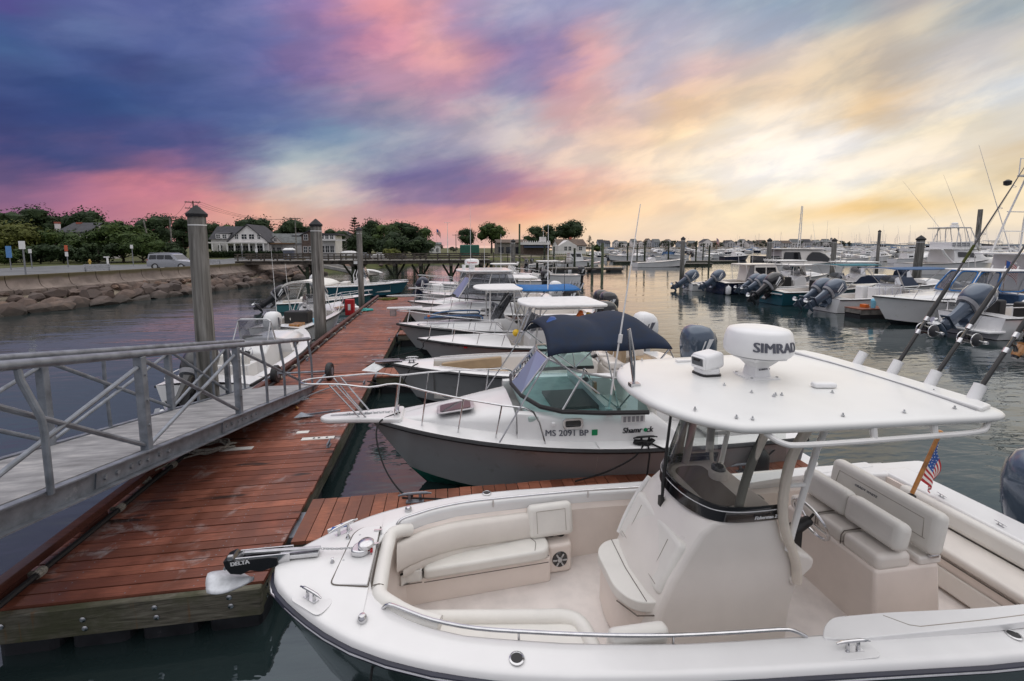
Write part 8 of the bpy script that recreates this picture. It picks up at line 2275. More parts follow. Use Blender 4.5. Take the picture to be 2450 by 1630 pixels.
def pilothouse(t, x0, x1, w, z0, z1, mat='gelcoat_warm', rake=.45, over=.7, aft_open=True, win_h=.55):
    m = MB(); m.loft([[(x0, -w/2, z0), (x1+.1, -w/2*.96, z0), (x1-rake, -w/2*.86, z1), (x0+.12, -w/2*.9, z1)], [(x0, w/2, z0), (x1+.1, w/2*.96, z0), (x1-rake, w/2*.86, z1), (x0+.12, w/2*.9, z1)]], close_u=True, cap0=True, cap1=True)
    m.build('cabin', M[mat], t, smooth=0, bevel=.05, fix=True)
    MB().prism(rounded([(x0-over, -w/2*.95), (x1-rake+.25, -w/2*.9), (x1-rake+.45, 0), (x1-rake+.25, w/2*.9), (x0-over, w/2*.95)], .25), z1, z1+.09).build('hard_top', M[mat], t, smooth=40, bevel=.03)
    zc = z1-.18-win_h/2
    for s in (-1, 1):
        k = (zc-z0)/(z1-z0); yy = lerp(w/2, w/2*.88, k)+.015
        L = x1-rake*k-x0-.25
        for i in range(2):
            xa = x0+.2+L*i/2; xb = x0+.2+L*(i+1)/2-.10
            MB().add([(xa, s*(yy+.01), zc-win_h/2), (xb, s*(yy+.01), zc-win_h/2), (xb-(.12 if i else 0), s*(yy-.02), zc+win_h/2), (xa, s*(yy-.02), zc+win_h/2)], [(0, 1, 2, 3)]).build('side_window', M['glass_dark'], t, smooth=0)
    for i in range(3):
        ya = -w*.40+w*.27*i; yb = ya+w*.25
        MB().add([(x1-rake*.42+.06, ya, lerp(z0, z1, .45)), (x1-rake*.42+.06, yb, lerp(z0, z1, .45)), (x1-rake*.9+.06, yb*.93, lerp(z0, z1, .9)), (x1-rake*.9+.06, ya*.93, lerp(z0, z1, .9))], [(0, 1, 2, 3)]).build('front_window', M['glass_dark'], t, smooth=0)
    for s in (-1, 1): MB().tube([(x0-over+.1, s*w/2*.9, z1), (x0-over*.5, s*w/2*.95, z0)], .02, 7).build('top_leg', M['alu'], t)
pilothouse(r3, 2.6, 5.1, 2.0, .95, 2.25); build_rail(HC_, r3, .6, .95, .5, posts=4)
build_antenna(r3, (2.6, .8, 2.3), 2.4, (-.3, 0)); build_antenna(r3, (2.6, -.8, 2.3), 1.6)
MB().add([(1.9, -.98, 1.0), (2.6, -.98, 1.0), (2.7, -.95, 2.2), (2.3, -.95, 2.2)], [(0, 1, 2, 3)]).build('side_curtain', M['glass_grey'], r3, smooth=0)
HD_ = Hull(7.4, 2.45, 1.15, .82)
r4 = stern_boat('white console boat with navy hull and twin tilted grey outboards, right hand row', 22.4, 29.2, HD_, 'hull_navy', engines=(-.36, .36), tilt=60, es=1.05, ck=(.06, .72))
build_console(r4, 3.3, .35, 1.0, 1.0, 1.2, sh=.9); MB().box((2.3, 0, 1.1), (.5, 1.1, .8)).build('leaning_post', M['black_plastic'], r4, smooth=0, bevel=.05); build_top(r4, 2.2, 4.4, 1.9, 2.35, 'white_paint', .05, zf=.95, rod=3)
HE_ = Hull(8.0, 2.6, 1.25, .86)
r5 = stern_boat('teal hulled boat with one big black outboard and teal canvas top, right hand row', 20.9, 25.7, HE_, 'hull_teal', engines=(0.1,), emat='merc', tilt=52, es=1.25, ck=(.06, .74))
build_console(r5, 4.6, .35, 1.0, 1.0, 1.2); canvas_top(r5, 3.9, 7.0, 2.1, 2.55, 'teal_canvas', drop=.05)
for s in (1, -1):
    for x in (4.1, 6.3): MB().tube([(x, s*.9, 2.5), (5.0, s*.5, .9)], .022, 7).build('top_leg', M['alu'], r5)
MB().box((3.5, 0, 1.05), (.5, 1.1, .9)).build('leaning_post', M['black_plastic'], r5, smooth=0, bevel=.05)
MB().prism(rounded([(-.1, -1.0), (1.0, -1.05), (1.0, 1.05), (-.1, 1.0)], .1), .70, .76).build('stern_deck', M['gelcoat'], r5, smooth=0)
HF_ = Hull(7.6, 2.5, 1.15, .80, rake=.9)
r6 = stern_boat('white boat with black rail, twin outboards and slate blue canvas top, right hand row', 21.6, 22.4, HF_, 'hull_white', engines=(-.40, .40), tilt=57, es=1.2, ck=(.10, .76))
build_console(r6, 4.2, .35, 1.0, 1.0, 1.2); canvas_top(r6, 3.4, 7.4, 2.2, 2.48, 'slate_canvas', drop=.06)
for s in (1, -1):
    for x in (3.7, 6.8): MB().tube([(x, s*.95, 2.44), (5.0, s*.55, .9)], .022, 7).build('top_leg', M['alu'], r6)
for y in (.4, -.4): MB().box((3.0, y, .95), (.5, .5, .9)).build('helm_seat', M['white_plastic'], r6, smooth=0, bevel=.06)
HG_ = Hull(9.0, 3.0, 1.42, 1.0, rake=1.35, flare=1.3)
r7 = boat('white express boat with blue-trimmed clear enclosure, bow towards the channel', (20.1, 18.1), 180, HG_, name='express_boat')
build_hull(HG_, r7, 'hull_white', 'bottom_dark'); build_deck(HG_, r7, ck=(.06, .42), sole=.45, cw=.24, crown=.10); build_cuddy(HG_, r7, .42, .86, .76, .42, nose=.85, windows=((.62, .70),)); build_rail(HG_, r7, .48, .90, .48, posts=6)
def enclosure(t, L, z0, z1, xs, w, trim='blue_canvas'):
    """clear curtain panels with canvas trim between cabin top and hard top"""
    b = [Vector((x, y, z0)) for x, y in xs]; tp = [Vector((x-.75 if i in (2, 3, 4) else x-.5, y*.86, z1)) for i, (x, y) in enumerate(xs)]
    for i in range(len(b)-1):
        MB().add([b[i], b[i+1], tp[i+1], tp[i]], [(0, 1, 2, 3)]).build('clear_panel', M['glass_grey'], t, smooth=0)
        c = [b[i].lerp(b[i+1], .04), b[i].lerp(b[i+1], .96), tp[i].lerp(tp[i+1], .94), tp[i].lerp(tp[i+1], .06)]
        c = [p+(p-Vector((xs[3][0]-2, 0, p.z))).normalized()*.015 for p in c]
        bl = rounded([(0, 0), (1, 0), (1, 1), (0, 1)], .25, 4)
        P = [c[0].lerp(c[1], u).lerp(c[3].lerp(c[2], u), v) for u, v in bl]
        MB().tube(P, .032, 6, closed=True).build('panel_trim', M[trim], t)
        MB().tube([b[i], tp[i]], .028, 7).build('enclosure_post', M['alu'], t)
enclosure(r7, 0, 1.62, 2.55, [(1.9, -1.15), (3.6, -1.15), (4.6, -.75), (4.85, 0), (4.6, .75), (3.6, 1.15), (1.9, 1.15)], 2.3)
build_top(r7, 1.2, 3.9, 2.3, 2.56, 'white_paint', .06, 'alu', zf=1.2, rod=4)
MB().box((1.6, 0, .95), (.6, 1.9, .9)).build('helm_seat', M['slate_canvas'], r7, smooth=0, bevel=.06)
lettering('MS 5418 KP', .17, M['grey_ink'], r7, (6.05, HG_.hb(.67)*.985, 1.06), (R(98), 0, R(188)), bold=.001)
MB().box((5.25, HG_.hb(.585)+.01, 1.04), (.16, .02, .16)).build('sticker', M['red'], r7, smooth=0)
HH_ = Hull(7.8, 2.7, 1.15, .92, rake=.9)
r8 = stern_boat('white boat with large single blue-grey outboard behind the fishing rods, right hand row', 21.8, 15.3, HH_, 'hull_white', engines=(0,), tilt=52, es=1.35, ck=(.10, .66))
build_console(r8, 3.6, .35, 1.0, 1.0, 1.1)
MB().prism(rounded([(-.65, -1.15), (.2, -1.2), (.2, 1.2), (-.65, 1.15)], .12), .30, .40).build('swim_platform', M['gelcoat'], r8, smooth=40, bevel=.03)
for s in (1, -1): MB().tube([HH_.sheer(.05, .10, .02, s), HH_.sheer(.05, .10, .42, s), HH_.sheer(.22, .10, .42, s), HH_.sheer(.22, .10, .02, s)], .02, 7).build('stern_rail', M['alu'], r8)
for s in (-.5, .5): MB().box((2.0, s, 1.05), (.45, .55, .8)).build('helm_seat', M['black_plastic'], r8, smooth=0, bevel=.08)
mooring_line('dark line from the white stern behind the rods to its finger dock', [(23.9, 14.1, .95), (24.1, 13.9, .5)], .02)
HI_ = Hull(7.6, 2.6, 1.2, .88)
for i, (sx, y, mt, lab) in enumerate(((29.5, 27.5, 'navy_canvas', 'white boat with dark navy cockpit cover in the second rank'), (30.5, 32.0, 'white_paint', 'white boat with plain pale top in the second rank, left of the leaning piling'), (33.0, 24.5, 'navy_canvas', 'white boat with navy cover right of the leaning piling'), (27.5, 36.0, 'white_paint', 'white boat with slanted striped windscreen behind the cream pilothouse'))):
    t = stern_boat(lab, sx, y, HI_, 'hull_white', ck=(.06, .6))
    build_console(t, 3.2, .35, 1.1, 1.0, 1.1, sh=.6); build_cuddy(HI_, t, .6, .88, .7, .35)
    if mt == 'navy_canvas':
        MB().loft([[(x, y_, z) for y_, z in ((-1.15, .9), (-.6, 1.5), (0, 1.65), (.6, 1.5), (1.15, .9))] for x in (.6, 1.2, 3.0, 3.6)], cap0=True, cap1=True).build('cockpit_cover', M[mt], t, smooth=40)
    else: build_top(t, 1.6, 4.6, 2.2, 2.4, mt, zf=.95, rod=4)
    build_antenna(t, (2.5, .8, 2.3), 2.6)
# slanted striped enclosure of the boat behind the pilothouse
MB().add([(0, 0, 0)], []).v
big = Hull(14.5, 4.4, 2.3, 1.7, rake=1.4)
rb_ = thing('cabin_cruiser', 'large white cruiser with long dark cabin windows behind the right hand row', 'boat', (at(1806, 50), 50, 0), R(-4)); rb_.scale = (.86, .86, .82)
build_hull(big, rb_, 'hull_white', 'bottom_dark', rr=.05); build_deck(big, rb_, ck=(.05, .22), sole=1.0, cw=.3)
m = MB(); m.loft([[(x, s*w/2, z) for s, z in ((-1, z0), (-1.0, lerp(z0, z1, .6)), (-.86, z1), (.86, z1), (1.0, lerp(z0, z1, .6)), (1, z0))] for x, w, z0, z1 in ((3.0, 3.5, 1.7, 3.9), (4.2, 3.6, 1.7, 4.05), (9.0, 3.5, 1.8, 3.95), (10.4, 3.2, 1.9, 3.1), (11.8, 2.7, 2.0, 2.3))], cap0=True, cap1=True)
m.build('cabin', M['gelcoat_warm'], rb_, smooth=40, fix=True)
for s in (-1, 1):
    MB().add([(3.1, s*1.84, 2.35), (5.9, s*1.84, 2.3), (5.6, s*1.80, 3.62), (3.3, s*1.80, 3.62)], [(0, 1, 2, 3)]).add([(6.5, s*1.84, 2.35), (10.9, s*1.70, 2.15), (9.5, s*1.66, 3.3), (8.6, s*1.76, 3.6), (7.4, s*1.80, 3.62), (6.8, s*1.82, 3.1)], [(0, 1, 2, 3, 4, 5)]).build('cabin_window', M['glass_dark'], rb_, smooth=0)
MB().prism(rounded([(2.2, -1.9), (9.4, -1.8), (9.9, 0), (9.4, 1.8), (2.2, 1.9)], .5), 4.0, 4.16).build('hard_top', M['gelcoat_warm'], rb_, smooth=40, bevel=.05)
for s in (-1, 1): MB().tube([(.4, s*1.9, 1.75), (.4, s*1.9, 2.7), (3.0, s*1.85, 2.8)], .03, 7).tube([(1.6, s*1.9, 1.75), (1.6, s*1.9, 2.72)], .025, 7).build('stern_rail', M['alu'], rb_)
MB().box((1.6, 0, 2.4), (2.4, 3.2, 1.3)).build('stern_enclosure', M['glass_dark'], rb_, smooth=0, bevel=.1)
# tall pale lattice mast beyond it
mk = thing('sailing_boat', 'sailing boat with a tall furled white mast behind the large cruiser', 'boat', (at(1868, 75), 75, 0), .1)
HSail = Hull(9, 2.8, 1.2, .9)
build_hull(HSail, mk, 'hull_white', 'bottom_dark'); build_deck(HSail, mk, ck=(.1, .35), sole=.5)
zt = zat(1876, 492, 75)
for q in (-.32, .32): MB().tube([(4.2+q, 0, 1), (4.4+q*.4, 0, zt)], .07, 7).build('mast', M['white_paint'], mk)
for k in range(9): MB().tube([(4.2-.3, 0, 2+k*.95), (4.2+.38, 0, 2.4+k*.95)], .035, 5).build('rung', M['white_paint'], mk, smooth=0)
# sport fishing boat with flybridge and tuna tower
HT_ = Hull(13, 4.3, 2.2, 1.4, rake=1.6)
sf = thing('sport_fisher', 'white sport fishing boat with flybridge helm and curved tower top', 'boat', (at(2175, 50), 50, 0), R(-3))
build_hull(HT_, sf, 'hull_white', 'bottom_dark', rr=.05); build_deck(HT_, sf, ck=(.05, .40), sole=.6, cw=.3)
m = MB(); m.loft([[(x, s*w/2, z) for s, z in ((-1, 1.5), (-.98, lerp(1.5, z1, .6)), (-.86, z1), (.86, z1), (.98, lerp(1.5, z1, .6)), (1, 1.5))] for x, w, z1 in ((4.8, 3.4, 3.2), (8.4, 3.3, 3.15), (9.8, 3.0, 2.3), (11.2, 2.4, 2.0))], cap0=True, cap1=True)
m.build('cabin', M['gelcoat'], sf, smooth=40, fix=True)
MB().prism(rounded([(2.9, -1.75), (8.2, -1.6), (8.6, 0), (8.2, 1.6), (2.9, 1.75)], .4), 3.25, 3.42).build('bridge_deck', M['gelcoat'], sf, smooth=40, bevel=.05)
MB().tube(bez((2.9, 1.7, 3.25), (3.2, 1.8, 2.6), (4.0, 1.75, 1.9), (4.8, 1.72, 1.5), 8), .13, 8).tube(bez((2.9, -1.7, 3.25), (3.2, -1.8, 2.6), (4.0, -1.75, 1.9), (4.8, -1.72, 1.5), 8), .13, 8).build('bridge_bracket', M['gelcoat'], sf)
for s in (-1, 1): MB().add([(5.3, s*1.72, 2.3), (8.0, s*1.66, 2.2), (7.6, s*1.60, 2.85), (5.3, s*1.64, 2.95)], [(0, 1, 2, 3)]).build('cabin_window', M['glass_dark'], sf, smooth=0)
MB().loft([[(x, s*1.45, z) for s, z in ((-1, 3.4), (-1, z1), (1, z1), (1, 3.4))] for x, z1 in ((4.6, 4.2), (7.4, 4.3), (8.2, 3.9))], cap0=True, cap1=True).build('flybridge', M['gelcoat'], sf, smooth=0, bevel=.06, fix=True)
for k in range(6):
    for r_i in range(2): MB().box((4.75+k*.42, -1.47, 3.75+.28*r_i), (.34, .03, .2)).build('bridge_slot', M['grey_plastic'], sf, smooth=0)
out = [(3.9, -1.5), (7.4, -1.35), (8.0, 0), (7.4, 1.35), (3.9, 1.5)]
MB().prism(rounded(out, .4), 6.05, 6.15).build('hard_top', M['white_canvas'], sf, smooth=40, bevel=.04)
for s in (-1, 1):
    for xb, xt in ((5.0, 5.6), (5.9, 5.4), (7.2, 6.6), (8.3, 7.3)):
        MB().tube(bez((xb, s*1.55, 3.4), (lerp(xb, xt, .2), s*1.5, 4.3), (lerp(xb, xt, .8), s*1.35, 5.4), (xt, s*1.2, 6.05), 6), .05, 7).build('tower_leg', M['alu'], sf)
    MB().tube([(4.1, s*1.45, 6.0), (7.5, s*1.3, 6.0)], .035, 6).build('tower_rail', M['alu'], sf)
    MB().tube([(6.6, s*1.6, 3.4), (6.0, s*1.5, 6.1), (1.0, s*2.6, 12.5)], [.035, .03, .008], 6).build('outrigger', M['alu'], sf)
MB().lathe([(.3, 0), (.34, .06), (.34, .22), (.25, .28)], (6.4, 0, 6.5), 18).build('radar_dome', M['white_plastic'], sf, smooth=50)
MB().box((6.4, 0, 6.32), (.7, .5, .3)).build('radar_mount', M['white_plastic'], sf, smooth=0)
build_antenna(sf, (5.0, 1.2, 6.1), 1.6, (-.3, 0), .015)
# second tower boat cut by the right picture edge
st_ = thing('sport_fisher', 'white tower boat cut by the right picture edge, with dark cabin window and upper lamp', 'boat', (28.6, 19.6, 0), R(3))
HU_ = Hull(12, 4.0, 2.0, 1.3, rake=1.5)
build_hull(HU_, st_, 'hull_white', 'bottom_dark', rr=.05); build_deck(HU_, st_, ck=(.05, .36), sole=.6, cw=.3)
pilothouse(st_, 2.6, 7.2, 3.0, 1.3, 3.3, 'gelcoat', rake=1.2, over=1.4, win_h=.8)
for s in (-1, 1):
    for xb, xt in ((2.6, 3.6), (4.8, 4.2)):
        MB().tube([(xb, s*1.4, 3.3), (lerp(xb, xt, .5), s*1.2, 5.2), (xt, s*.8, 7.6)], .045, 7).build('tower_leg', M['alu'], st_)
    MB().tube([(4.0, s*1.3, 3.3), (1.8, s*2.0, 9.5)], [.03, .008], 6).build('outrigger', M['alu'], st_)
    for z in (4.6, 5.7): MB().tube([(lerp(2.6, 3.6, (z-3.3)/4.3), s*1.2, z), (lerp(4.8, 4.2, (z-3.3)/4.3), s*1.2, z)], .03, 6).build('tower_rung', M['alu'], st_)
MB().prism(rounded([(3.1, -1.0), (4.8, -.9), (4.8, .9), (3.1, 1.0)], .2), 7.6, 7.68).build('tower_floor', M['white_canvas'], st_, smooth=0)
for s in (-1, 1): MB().tube([(3.2, s*.9, 7.6), (3.2, s*.9, 8.6), (4.7, s*.8, 8.6), (4.7, s*.8, 7.6)], .03, 6).build('tower_basket', M['alu'], st_)
lmp = MB().lathe([(.05, 0), (.16, .05), (.18, .25), (.05, .34)], (2.6, 1.0, 7.1), 12).build('spot_lamp', M['black_plastic'], st_)
def small_flag(label, x, y, z, rz, s=1.0):
    t = thing('flag', label, 'flag', (x, y, z), rz)
    MB().cyl((0, 0, -.9*s), (0, 0, .5*s), .018, .012, 6).build('staff', M['varnish'], t)
    me = bpy.data.meshes.new('cloth'); V, F, I = [], [], []
    for j in range(14):
        for i in range(11):
            f, v = i/10, j/13; V.append((f*.42*s, .05*math.sin(f*6)*s, .5*s-.55*v*s-.45*f*f*s))
    for j in range(13):
        for i in range(10):
            F.append((j*11+i, j*11+i+1, (j+1)*11+i+1, (j+1)*11+i)); I.append(2 if i < 4 and j < 7 else j % 2)
    me.from_pydata(V, [], F)
    for k in ('red', 'white_canvas', 'blue'): me.materials.append(M[k])
    for pg, q in zip(me.polygons, I): pg.material_index = q
    c = bpy.data.objects.new('cloth', me); put(c, t)
small_flag('striped flag on a staff at the stern of the tower boat on the right edge', 28.4, 18.6, 2.4, -.4, 1.25)
small_flag('small red flag over the moored boats left of the large cruiser', at(1714, 62), 62, 4.2, .3, 1.4)
small_flag('dark flag on a pole right of the bridge clump', at(1045, 120), 120, zat(1045, 560, 120), .2, 2.6)
t = thing('flagpole', 'tall flagpole with crosstree right of the bridge clump', 'flagpole', (at(1071, 125), 125, 1.0))
MB().cyl((0, 0, 0), (0, 0, zat(1071, 533, 125)-1), .12, .05, 8).build('pole', M['white_paint'], t); MB().box((0, 0, 9), (1.8, .08, .08)).build('crosstree', M['white_paint'], t, smooth=0)
# finger docks of that row
def side_finger(label, y, x0, x1, w=1.0):
    t = thing('finger_dock', label, 'finger dock', (0, 0, 0), 0, 'finger docks of the right hand row')
    x = x0
    me = MB().box((0, 0, 0), (.19, w, .05)).mesh('plank', M['red_plank_clean'], smooth=0)
    while x < x1:
        o = bpy.data.objects.new('plank', me); put(o, t); o.location = (x+.1, y, .5); x += .2
    MB().box(((x0+x1)/2, y, .34), (x1-x0, w-.06, .26)).build('frame', M['pier_pale'], t, smooth=0)
    for k in range(3): MB().box((x0+.8+k*2.4, y, .06), (1.6, w-.1, .4)).build('float', M['rubber'], t, smooth=0)
side_finger('red topped finger dock between the black railed boat and the express boat', 20.1, 21.2, 29)
side_finger('red topped finger dock cut by the right picture edge', 13.3, 22.2, 29)
side_finger('finger dock between the teal hull and the navy hulled console boat', 27.4, 24.5, 31)
o = MB().loft([[(x, y*.14, z) for y, z in ((-1, 0), (-1, .16), (1, .16), (1, 0))] for x in (-.14, .14)], cap0=True, cap1=True).build('toy_crate', M['orange']); o.location = (22.0, 20.2, .53); tag(o, 'small orange crate at the end of the finger dock beside the express boat bow', 'crate')
o = MB().lathe([(.10, 0), (.13, .4), (.06, .5)], (0, 0, 0), 12).build('water_jug', M['lightblue']); o.location = (22.2, 19.9, .53); tag(o, 'light blue jug at the end of the finger dock beside the orange crate', 'jug')
fender('white round mooring float between the navy hull and the twin outboards', (21.5, 30.9, .35), 'white_plastic', .7, .2)

# ------------------------------------------------------------------ harbour beyond: moored boats
fh = Hull(6.6, 2.4, 1.25, .9, n=9)
def far_proto(kind_):
    t = thing('moored_boat', 'x', 'boat', (0, -300, 0), 0)
    build_hull(fh, t, 'hull_navy' if kind_ == 2 else 'hull_white', 'bottom_dark'); build_deck(fh, t, ck=(.08, .5), sole=.4)
    if kind_ == 0: build_cuddy(fh, t, .5, .86, .72, .45, windows=((.53, .68),)); build_top(t, 1.4, 3.4, 2.0, 2.2, 'white_paint', zf=1)
    if kind_ == 1: build_console(t, 3.0, .4, 1.0, 1.0, 1.1); build_top(t, 2.0, 4.0, 2.0, 2.3, 'white_paint', zf=.9); outboard(t, (0, 0, .6), 0, 1.0, 'merc')
    if kind_ == 2: build_cuddy(fh, t, .42, .86, .76, .9, nose=.45, windows=((.46, .64),)); build_antenna(t, (2.6, 0, 1.8), 2.5, r=.02)
    if kind_ == 3:
        build_cuddy(fh, t, .36, .80, .6, .35, windows=((.45, .65),)); MB().cyl((3.6, 0, 1), (3.6, 0, 9.5), .07, .045, 6).build('mast', M['alu_grey'], t)
        MB().tube([(3.6, 0, 2.2), (.4, 0, 2.1)], .13, 6).build('boom', M['blue_canvas'], t); MB().tube([(6.5, 0, 1.3), (3.6, 0, 9.2), (.1, 0, 1.1)], .012, 3).build('stay', M['grey_plastic'], t)
    if kind_ == 5:
        build_cuddy(fh, t, .30, .80, .74, .95, nose=.5, windows=((.34, .46), (.48, .62))); MB().box((2.7, 0, 2.45), (1.7, 1.6, .5)).build('flybridge', M['gelcoat'], t, smooth=0, bevel=.06)
        build_top(t, 1.5, 3.6, 1.8, 3.6, 'white_paint', .06, zf=2.4, rad=.3); MB().box((3.5, 0, 2.8), (.05, 1.5, .35)).build('bridge_screen', M['glass_dark'], t, smooth=0)
        for s in (-.8, .8): MB().tube([(2.2, s, 2.2), (1.6, s*1.6, 6.8)], [.03, .01], 5).build('outrigger', M['alu'], t)
    if kind_ == 4: build_cuddy(fh, t, .5, .86, .72, .3); MB().loft([[(x, y, z) for y, z in ((-1.1, 1.0), (-.6, 1.9), (.6, 1.9), (1.1, 1.0))] for x in (.5, 3.4)], cap0=True, cap1=True).build('cockpit_cover', M['slate_canvas'], t, smooth=30)
    return t
protos = [far_proto(k) for k in range(6)]
KN = ['white motorboat with small cabin and top moored in the far harbour', 'white console boat with flat top moored in the far harbour', 'dark hulled motorboat with a pale wheelhouse moored in the far harbour', 'sailing boat with bare mast and blue sail cover moored in the far harbour', 'white boat under a slate blue cover moored in the far harbour', 'white flybridge cruiser with upright outriggers moored in the far harbour']
rf_ = random.Random(21); used = [False]*6; spots = []
def place_far(k, px, py, hd, sc=1.0):
    """py: picture row of the waterline, which fixes the distance"""
    d_ = CAM_H*FPX/(py-HORY); Y = d_*math.cos(YAW)*.99
    x = at(px, Y)
    for (a, b) in spots:
        if (a-x)**2+(b-Y)**2 < (4.6 if Y < 110 else 7.0)**2: return
    spots.append((x, Y))
    if not used[k]: o = protos[k]; used[k] = True
    else: o = copy_tree(protos[k])
    o.location = (x, Y, 0); o.rotation_euler = (0, 0, hd); o.scale = (sc, sc, sc)
    tag(o, KN[k], 'boat', ['moored motorboats', 'moored console boats', 'moored dark hulled boats', 'moored sailing boats', 'moored covered boats', 'moored flybridge cruisers'][k])
# rank of boats on the docks left of the first piling (picture columns 1440..1720)
for i in range(230):
    place_far(rf_.choice((0, 0, 1, 1, 4, 2, 0)), rf_.uniform(1432, 1775), rf_.choice((612, 616, 621, 626, 606, 602, 609)), rf_.uniform(-.25, .25)+rf_.choice((0, PI)), rf_.uniform(.9, 1.25))
for i in range(230):
    place_far(rf_.choice((0, 1, 0, 2, 4, 0, 3)), rf_.uniform(1740, 2440), 592+16*rf_.random()**1.3, rf_.uniform(-.6, .6)+rf_.choice((0, PI)), rf_.uniform(.9, 1.3))
for i in range(26):
    place_far(3, rf_.uniform(1480, 2430), rf_.uniform(593, 599), rf_.uniform(-.6, .6), rf_.uniform(1.0, 1.4))
place_far(3, 1535, 620, .2, 1.35); place_far(3, 2178, 607, 2.0, 1.1)
for i in range(60):
    # second and third rank right of the big cruiser
    place_far(rf_.choice((0, 1, 5, 5, 4, 0)), rf_.uniform(1890, 2450), rf_.choice((613, 618, 624, 631, 637)), rf_.uniform(-.2, .2)+rf_.choice((0, 0, PI)), rf_.uniform(1.1, 1.4))
for i in range(16):
    place_far(5, rf_.uniform(1560, 2440), rf_.uniform(606, 616), rf_.uniform(-.3, .3)+rf_.choice((0, PI)), rf_.uniform(1.2, 1.6))
for k in range(6):
    if not used[k]: place_far(k, 1990+k*60, 603, .3)
# pale workboat and its dock on the left of that rank
wk = Hull(10, 2.8, 1.5, .8, n=12, rake=.8)
t = thing('workboat', 'long pale open workboat with olive waterline beside the first right hand piling', 'boat', (at(1520, 73), 73, 0), R(2))
build_hull(wk, t, 'hull_white', 'bottom_dark', rail='weed'); build_deck(wk, t, ck=(.06, .8), sole=.5); build_console(t, 3, .5, 1.2, 1.2, 1.2)
t = thing('cabin_boat', 'white cabin boat with square windows behind the floating dock in mid-harbour', 'boat', (at(1338, 76), 76, 0), R(3))
build_hull(fh, t, 'hull_white', 'bottom_dark'); build_deck(fh, t, ck=(.08, .4), sole=.5); pilothouse(t, 1.6, 4.2, 2.0, 1.0, 2.5, 'gelcoat', rake=.4, over=.6)
for i, (px, Y) in enumerate(((1275, 80), (1305, 84), (1262, 74), (1402, 78))):
    t = thing('skiff', ['small white skiff left of the white cabin boat', 'small white skiff below the bar building', 'low white skiff near the walkway end', 'white skiff with a red stripe right of the white cabin boat'][i], 'boat', (at(px, Y), Y, 0), .2*i)
    H_ = Hull(4.5, 1.7, .8, .55, n=9); build_hull(H_, t, 'hull_white', 'bottom_red' if i == 3 else 'bottom_dark', rail='red' if i == 3 else 'rubber'); build_deck(H_, t, ck=(.06, .75), sole=.2, cw=.14); outboard(t, (0, 0, .4), 20, .9, 'merc')
# long docks in that rank
for i, (x0, x1, Y) in enumerate(((1470, 1760, 88), (1600, 1700, 76))):
    xa, xb = at(x0, Y), at(x1, Y); t = thing('pontoon', ['long low pontoon behind the pale workboat', 'short low pontoon right of the first right hand piling'][i], 'dock', ((xa+xb)/2, Y, 0))
    MB().box((0, 0, .45), (xb-xa, 2, .14)).build('deck', M['pier_pale'], t, smooth=0); MB().box((0, 0, .2), (xb-xa-.2, 1.8, .36)).build('frame', M['weed'], t, smooth=0)

# ------------------------------------------------------------------ far shore: spit of land with houses and trees
fl_ = MB(); x0, x1 = at(1415, 480), at(2080, 560)
pts = [(at(1415, 470), 470), (at(1600, 478), 478), (at(1800, 500), 500), (at(2010, 560), 560), (at(2120, 620), 620), (at(2120, 620)+40, 760), (at(1415, 470)-40, 760)]
fl_.prism(pts, -1, 1.3); kind(fl_.build('far_shore', M['sand'], smooth=0), 'structure')
hl_ = MB(); secs = []
for i in range(25):
    px = lerp(2020, 2900, i/24); Y = 2300; x = at(px, Y); z = 9+6*math.sin(i*.9)+4*math.sin(i*2.3)
    secs.append([(x, Y, -2), (x, Y+30, z), (x, Y+300, z*.8), (x, Y+500, -2)])
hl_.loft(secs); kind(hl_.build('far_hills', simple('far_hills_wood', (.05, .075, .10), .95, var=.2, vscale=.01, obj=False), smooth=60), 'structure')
rr3 = random.Random(31)
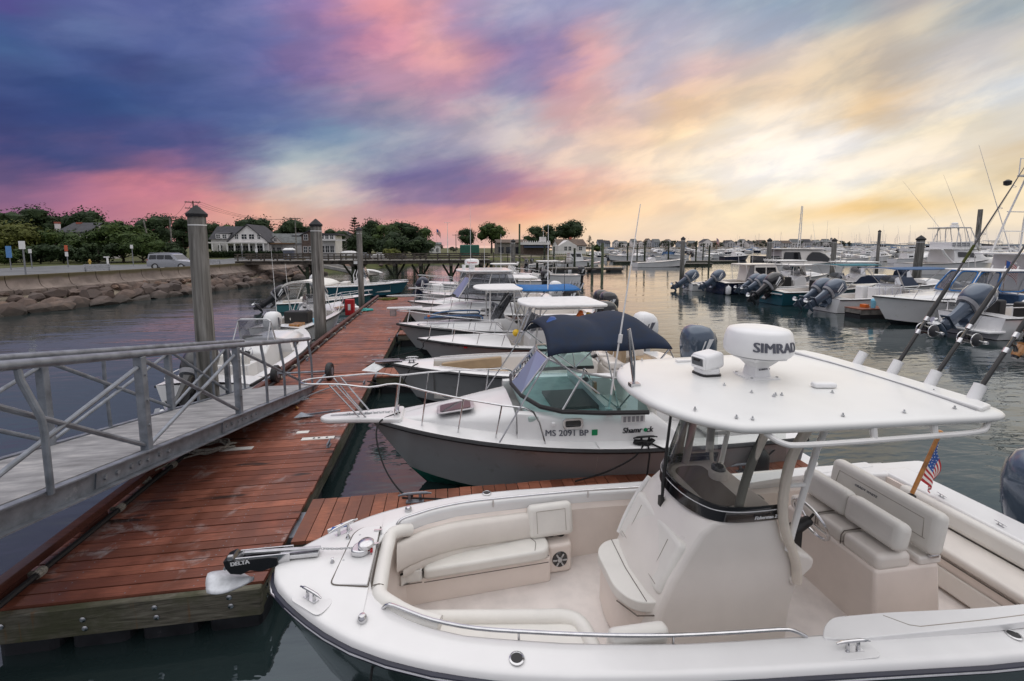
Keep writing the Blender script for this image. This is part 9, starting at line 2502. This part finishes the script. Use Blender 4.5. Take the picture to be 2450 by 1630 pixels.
hcol = [M['white_wall'], simple('pale_grey_clapboard', (.42, .42, .43), .8), simple('tan_clapboard', (.48, .42, .34), .8), simple('blue_grey_clapboard', (.30, .34, .38), .8)]
px = 1432; k = 0; DESC = ['white', 'pale grey', 'tan', 'blue grey']
while px < 2000:
    Y = lerp(482, 560, (px-1432)/570)+rr3.uniform(2, 18); wpx = rr3.uniform(11, 24); top = rr3.uniform(571, 578); ci = rr3.choice((0, 0, 1, 1, 2, 3))
    zr = zat(px, top, Y); ze = lerp(1.3, zr, .62)
    t, wd = gable_house('shore_house', 'small %s house on the far shore spit' % DESC[ci], px, px+wpx, Y, 1.0, ze, zr, rr3.uniform(7, 11), hcol[ci], rr3.choice((M['roof_dark'], M['roof_grey'], M['roof_brown'])), rr3.choice('xyx'))
    t['group'] = '%s houses on the far shore' % DESC[ci]
    for q in (-.3, 0, .3):
        for z in ((2.6, 5.2) if ze > 6 else (2.6,)): MB().box((q*wd, -.08, z), (wd*.13, .1, 1.5)).build('window', M['window_dark'], t, smooth=0)
    px += wpx*rr3.uniform(1.0, 2.0); k += 1
for i in range(86):
    px = rr3.uniform(1418, 2040) if i < 80 else rr3.uniform(1925, 1965); Y = lerp(486, 575, (px-1418)/620)+rr3.uniform(-6, 26); w_ = rr3.uniform(12, 26); top = rr3.uniform(571, 580) if i < 80 else rr3.uniform(573, 580)
    tree('shore_tree', 'small dark tree among the houses on the far shore spit', at(px, Y), Y, 1.0, zat(px, top, Y)-1, w_*Y/FPX, M['leaf_far'], 500+i, .12, 170, None, 'tree', 'trees on the far shore spit', 6)
lh = thing('lighthouse', 'slim pale lighthouse at the end of the far shore spit', 'lighthouse', (at(1988, 575), 575, 1))
MB().lathe([(2.3, 0), (1.7, zat(1988, 573, 575)-2), (2.2, zat(1988, 573, 575)-1.9), (2.2, zat(1988, 573, 575)-1.4)], n=14).build('tower', M['white_wall'], lh)
MB().lathe([(1.4, 0), (1.4, 1.7), (1.7, 1.8), (.1, 3.0)], (0, 0, zat(1988, 573, 575)-1.4), 12).build('lantern', M['roof_dark'], lh)
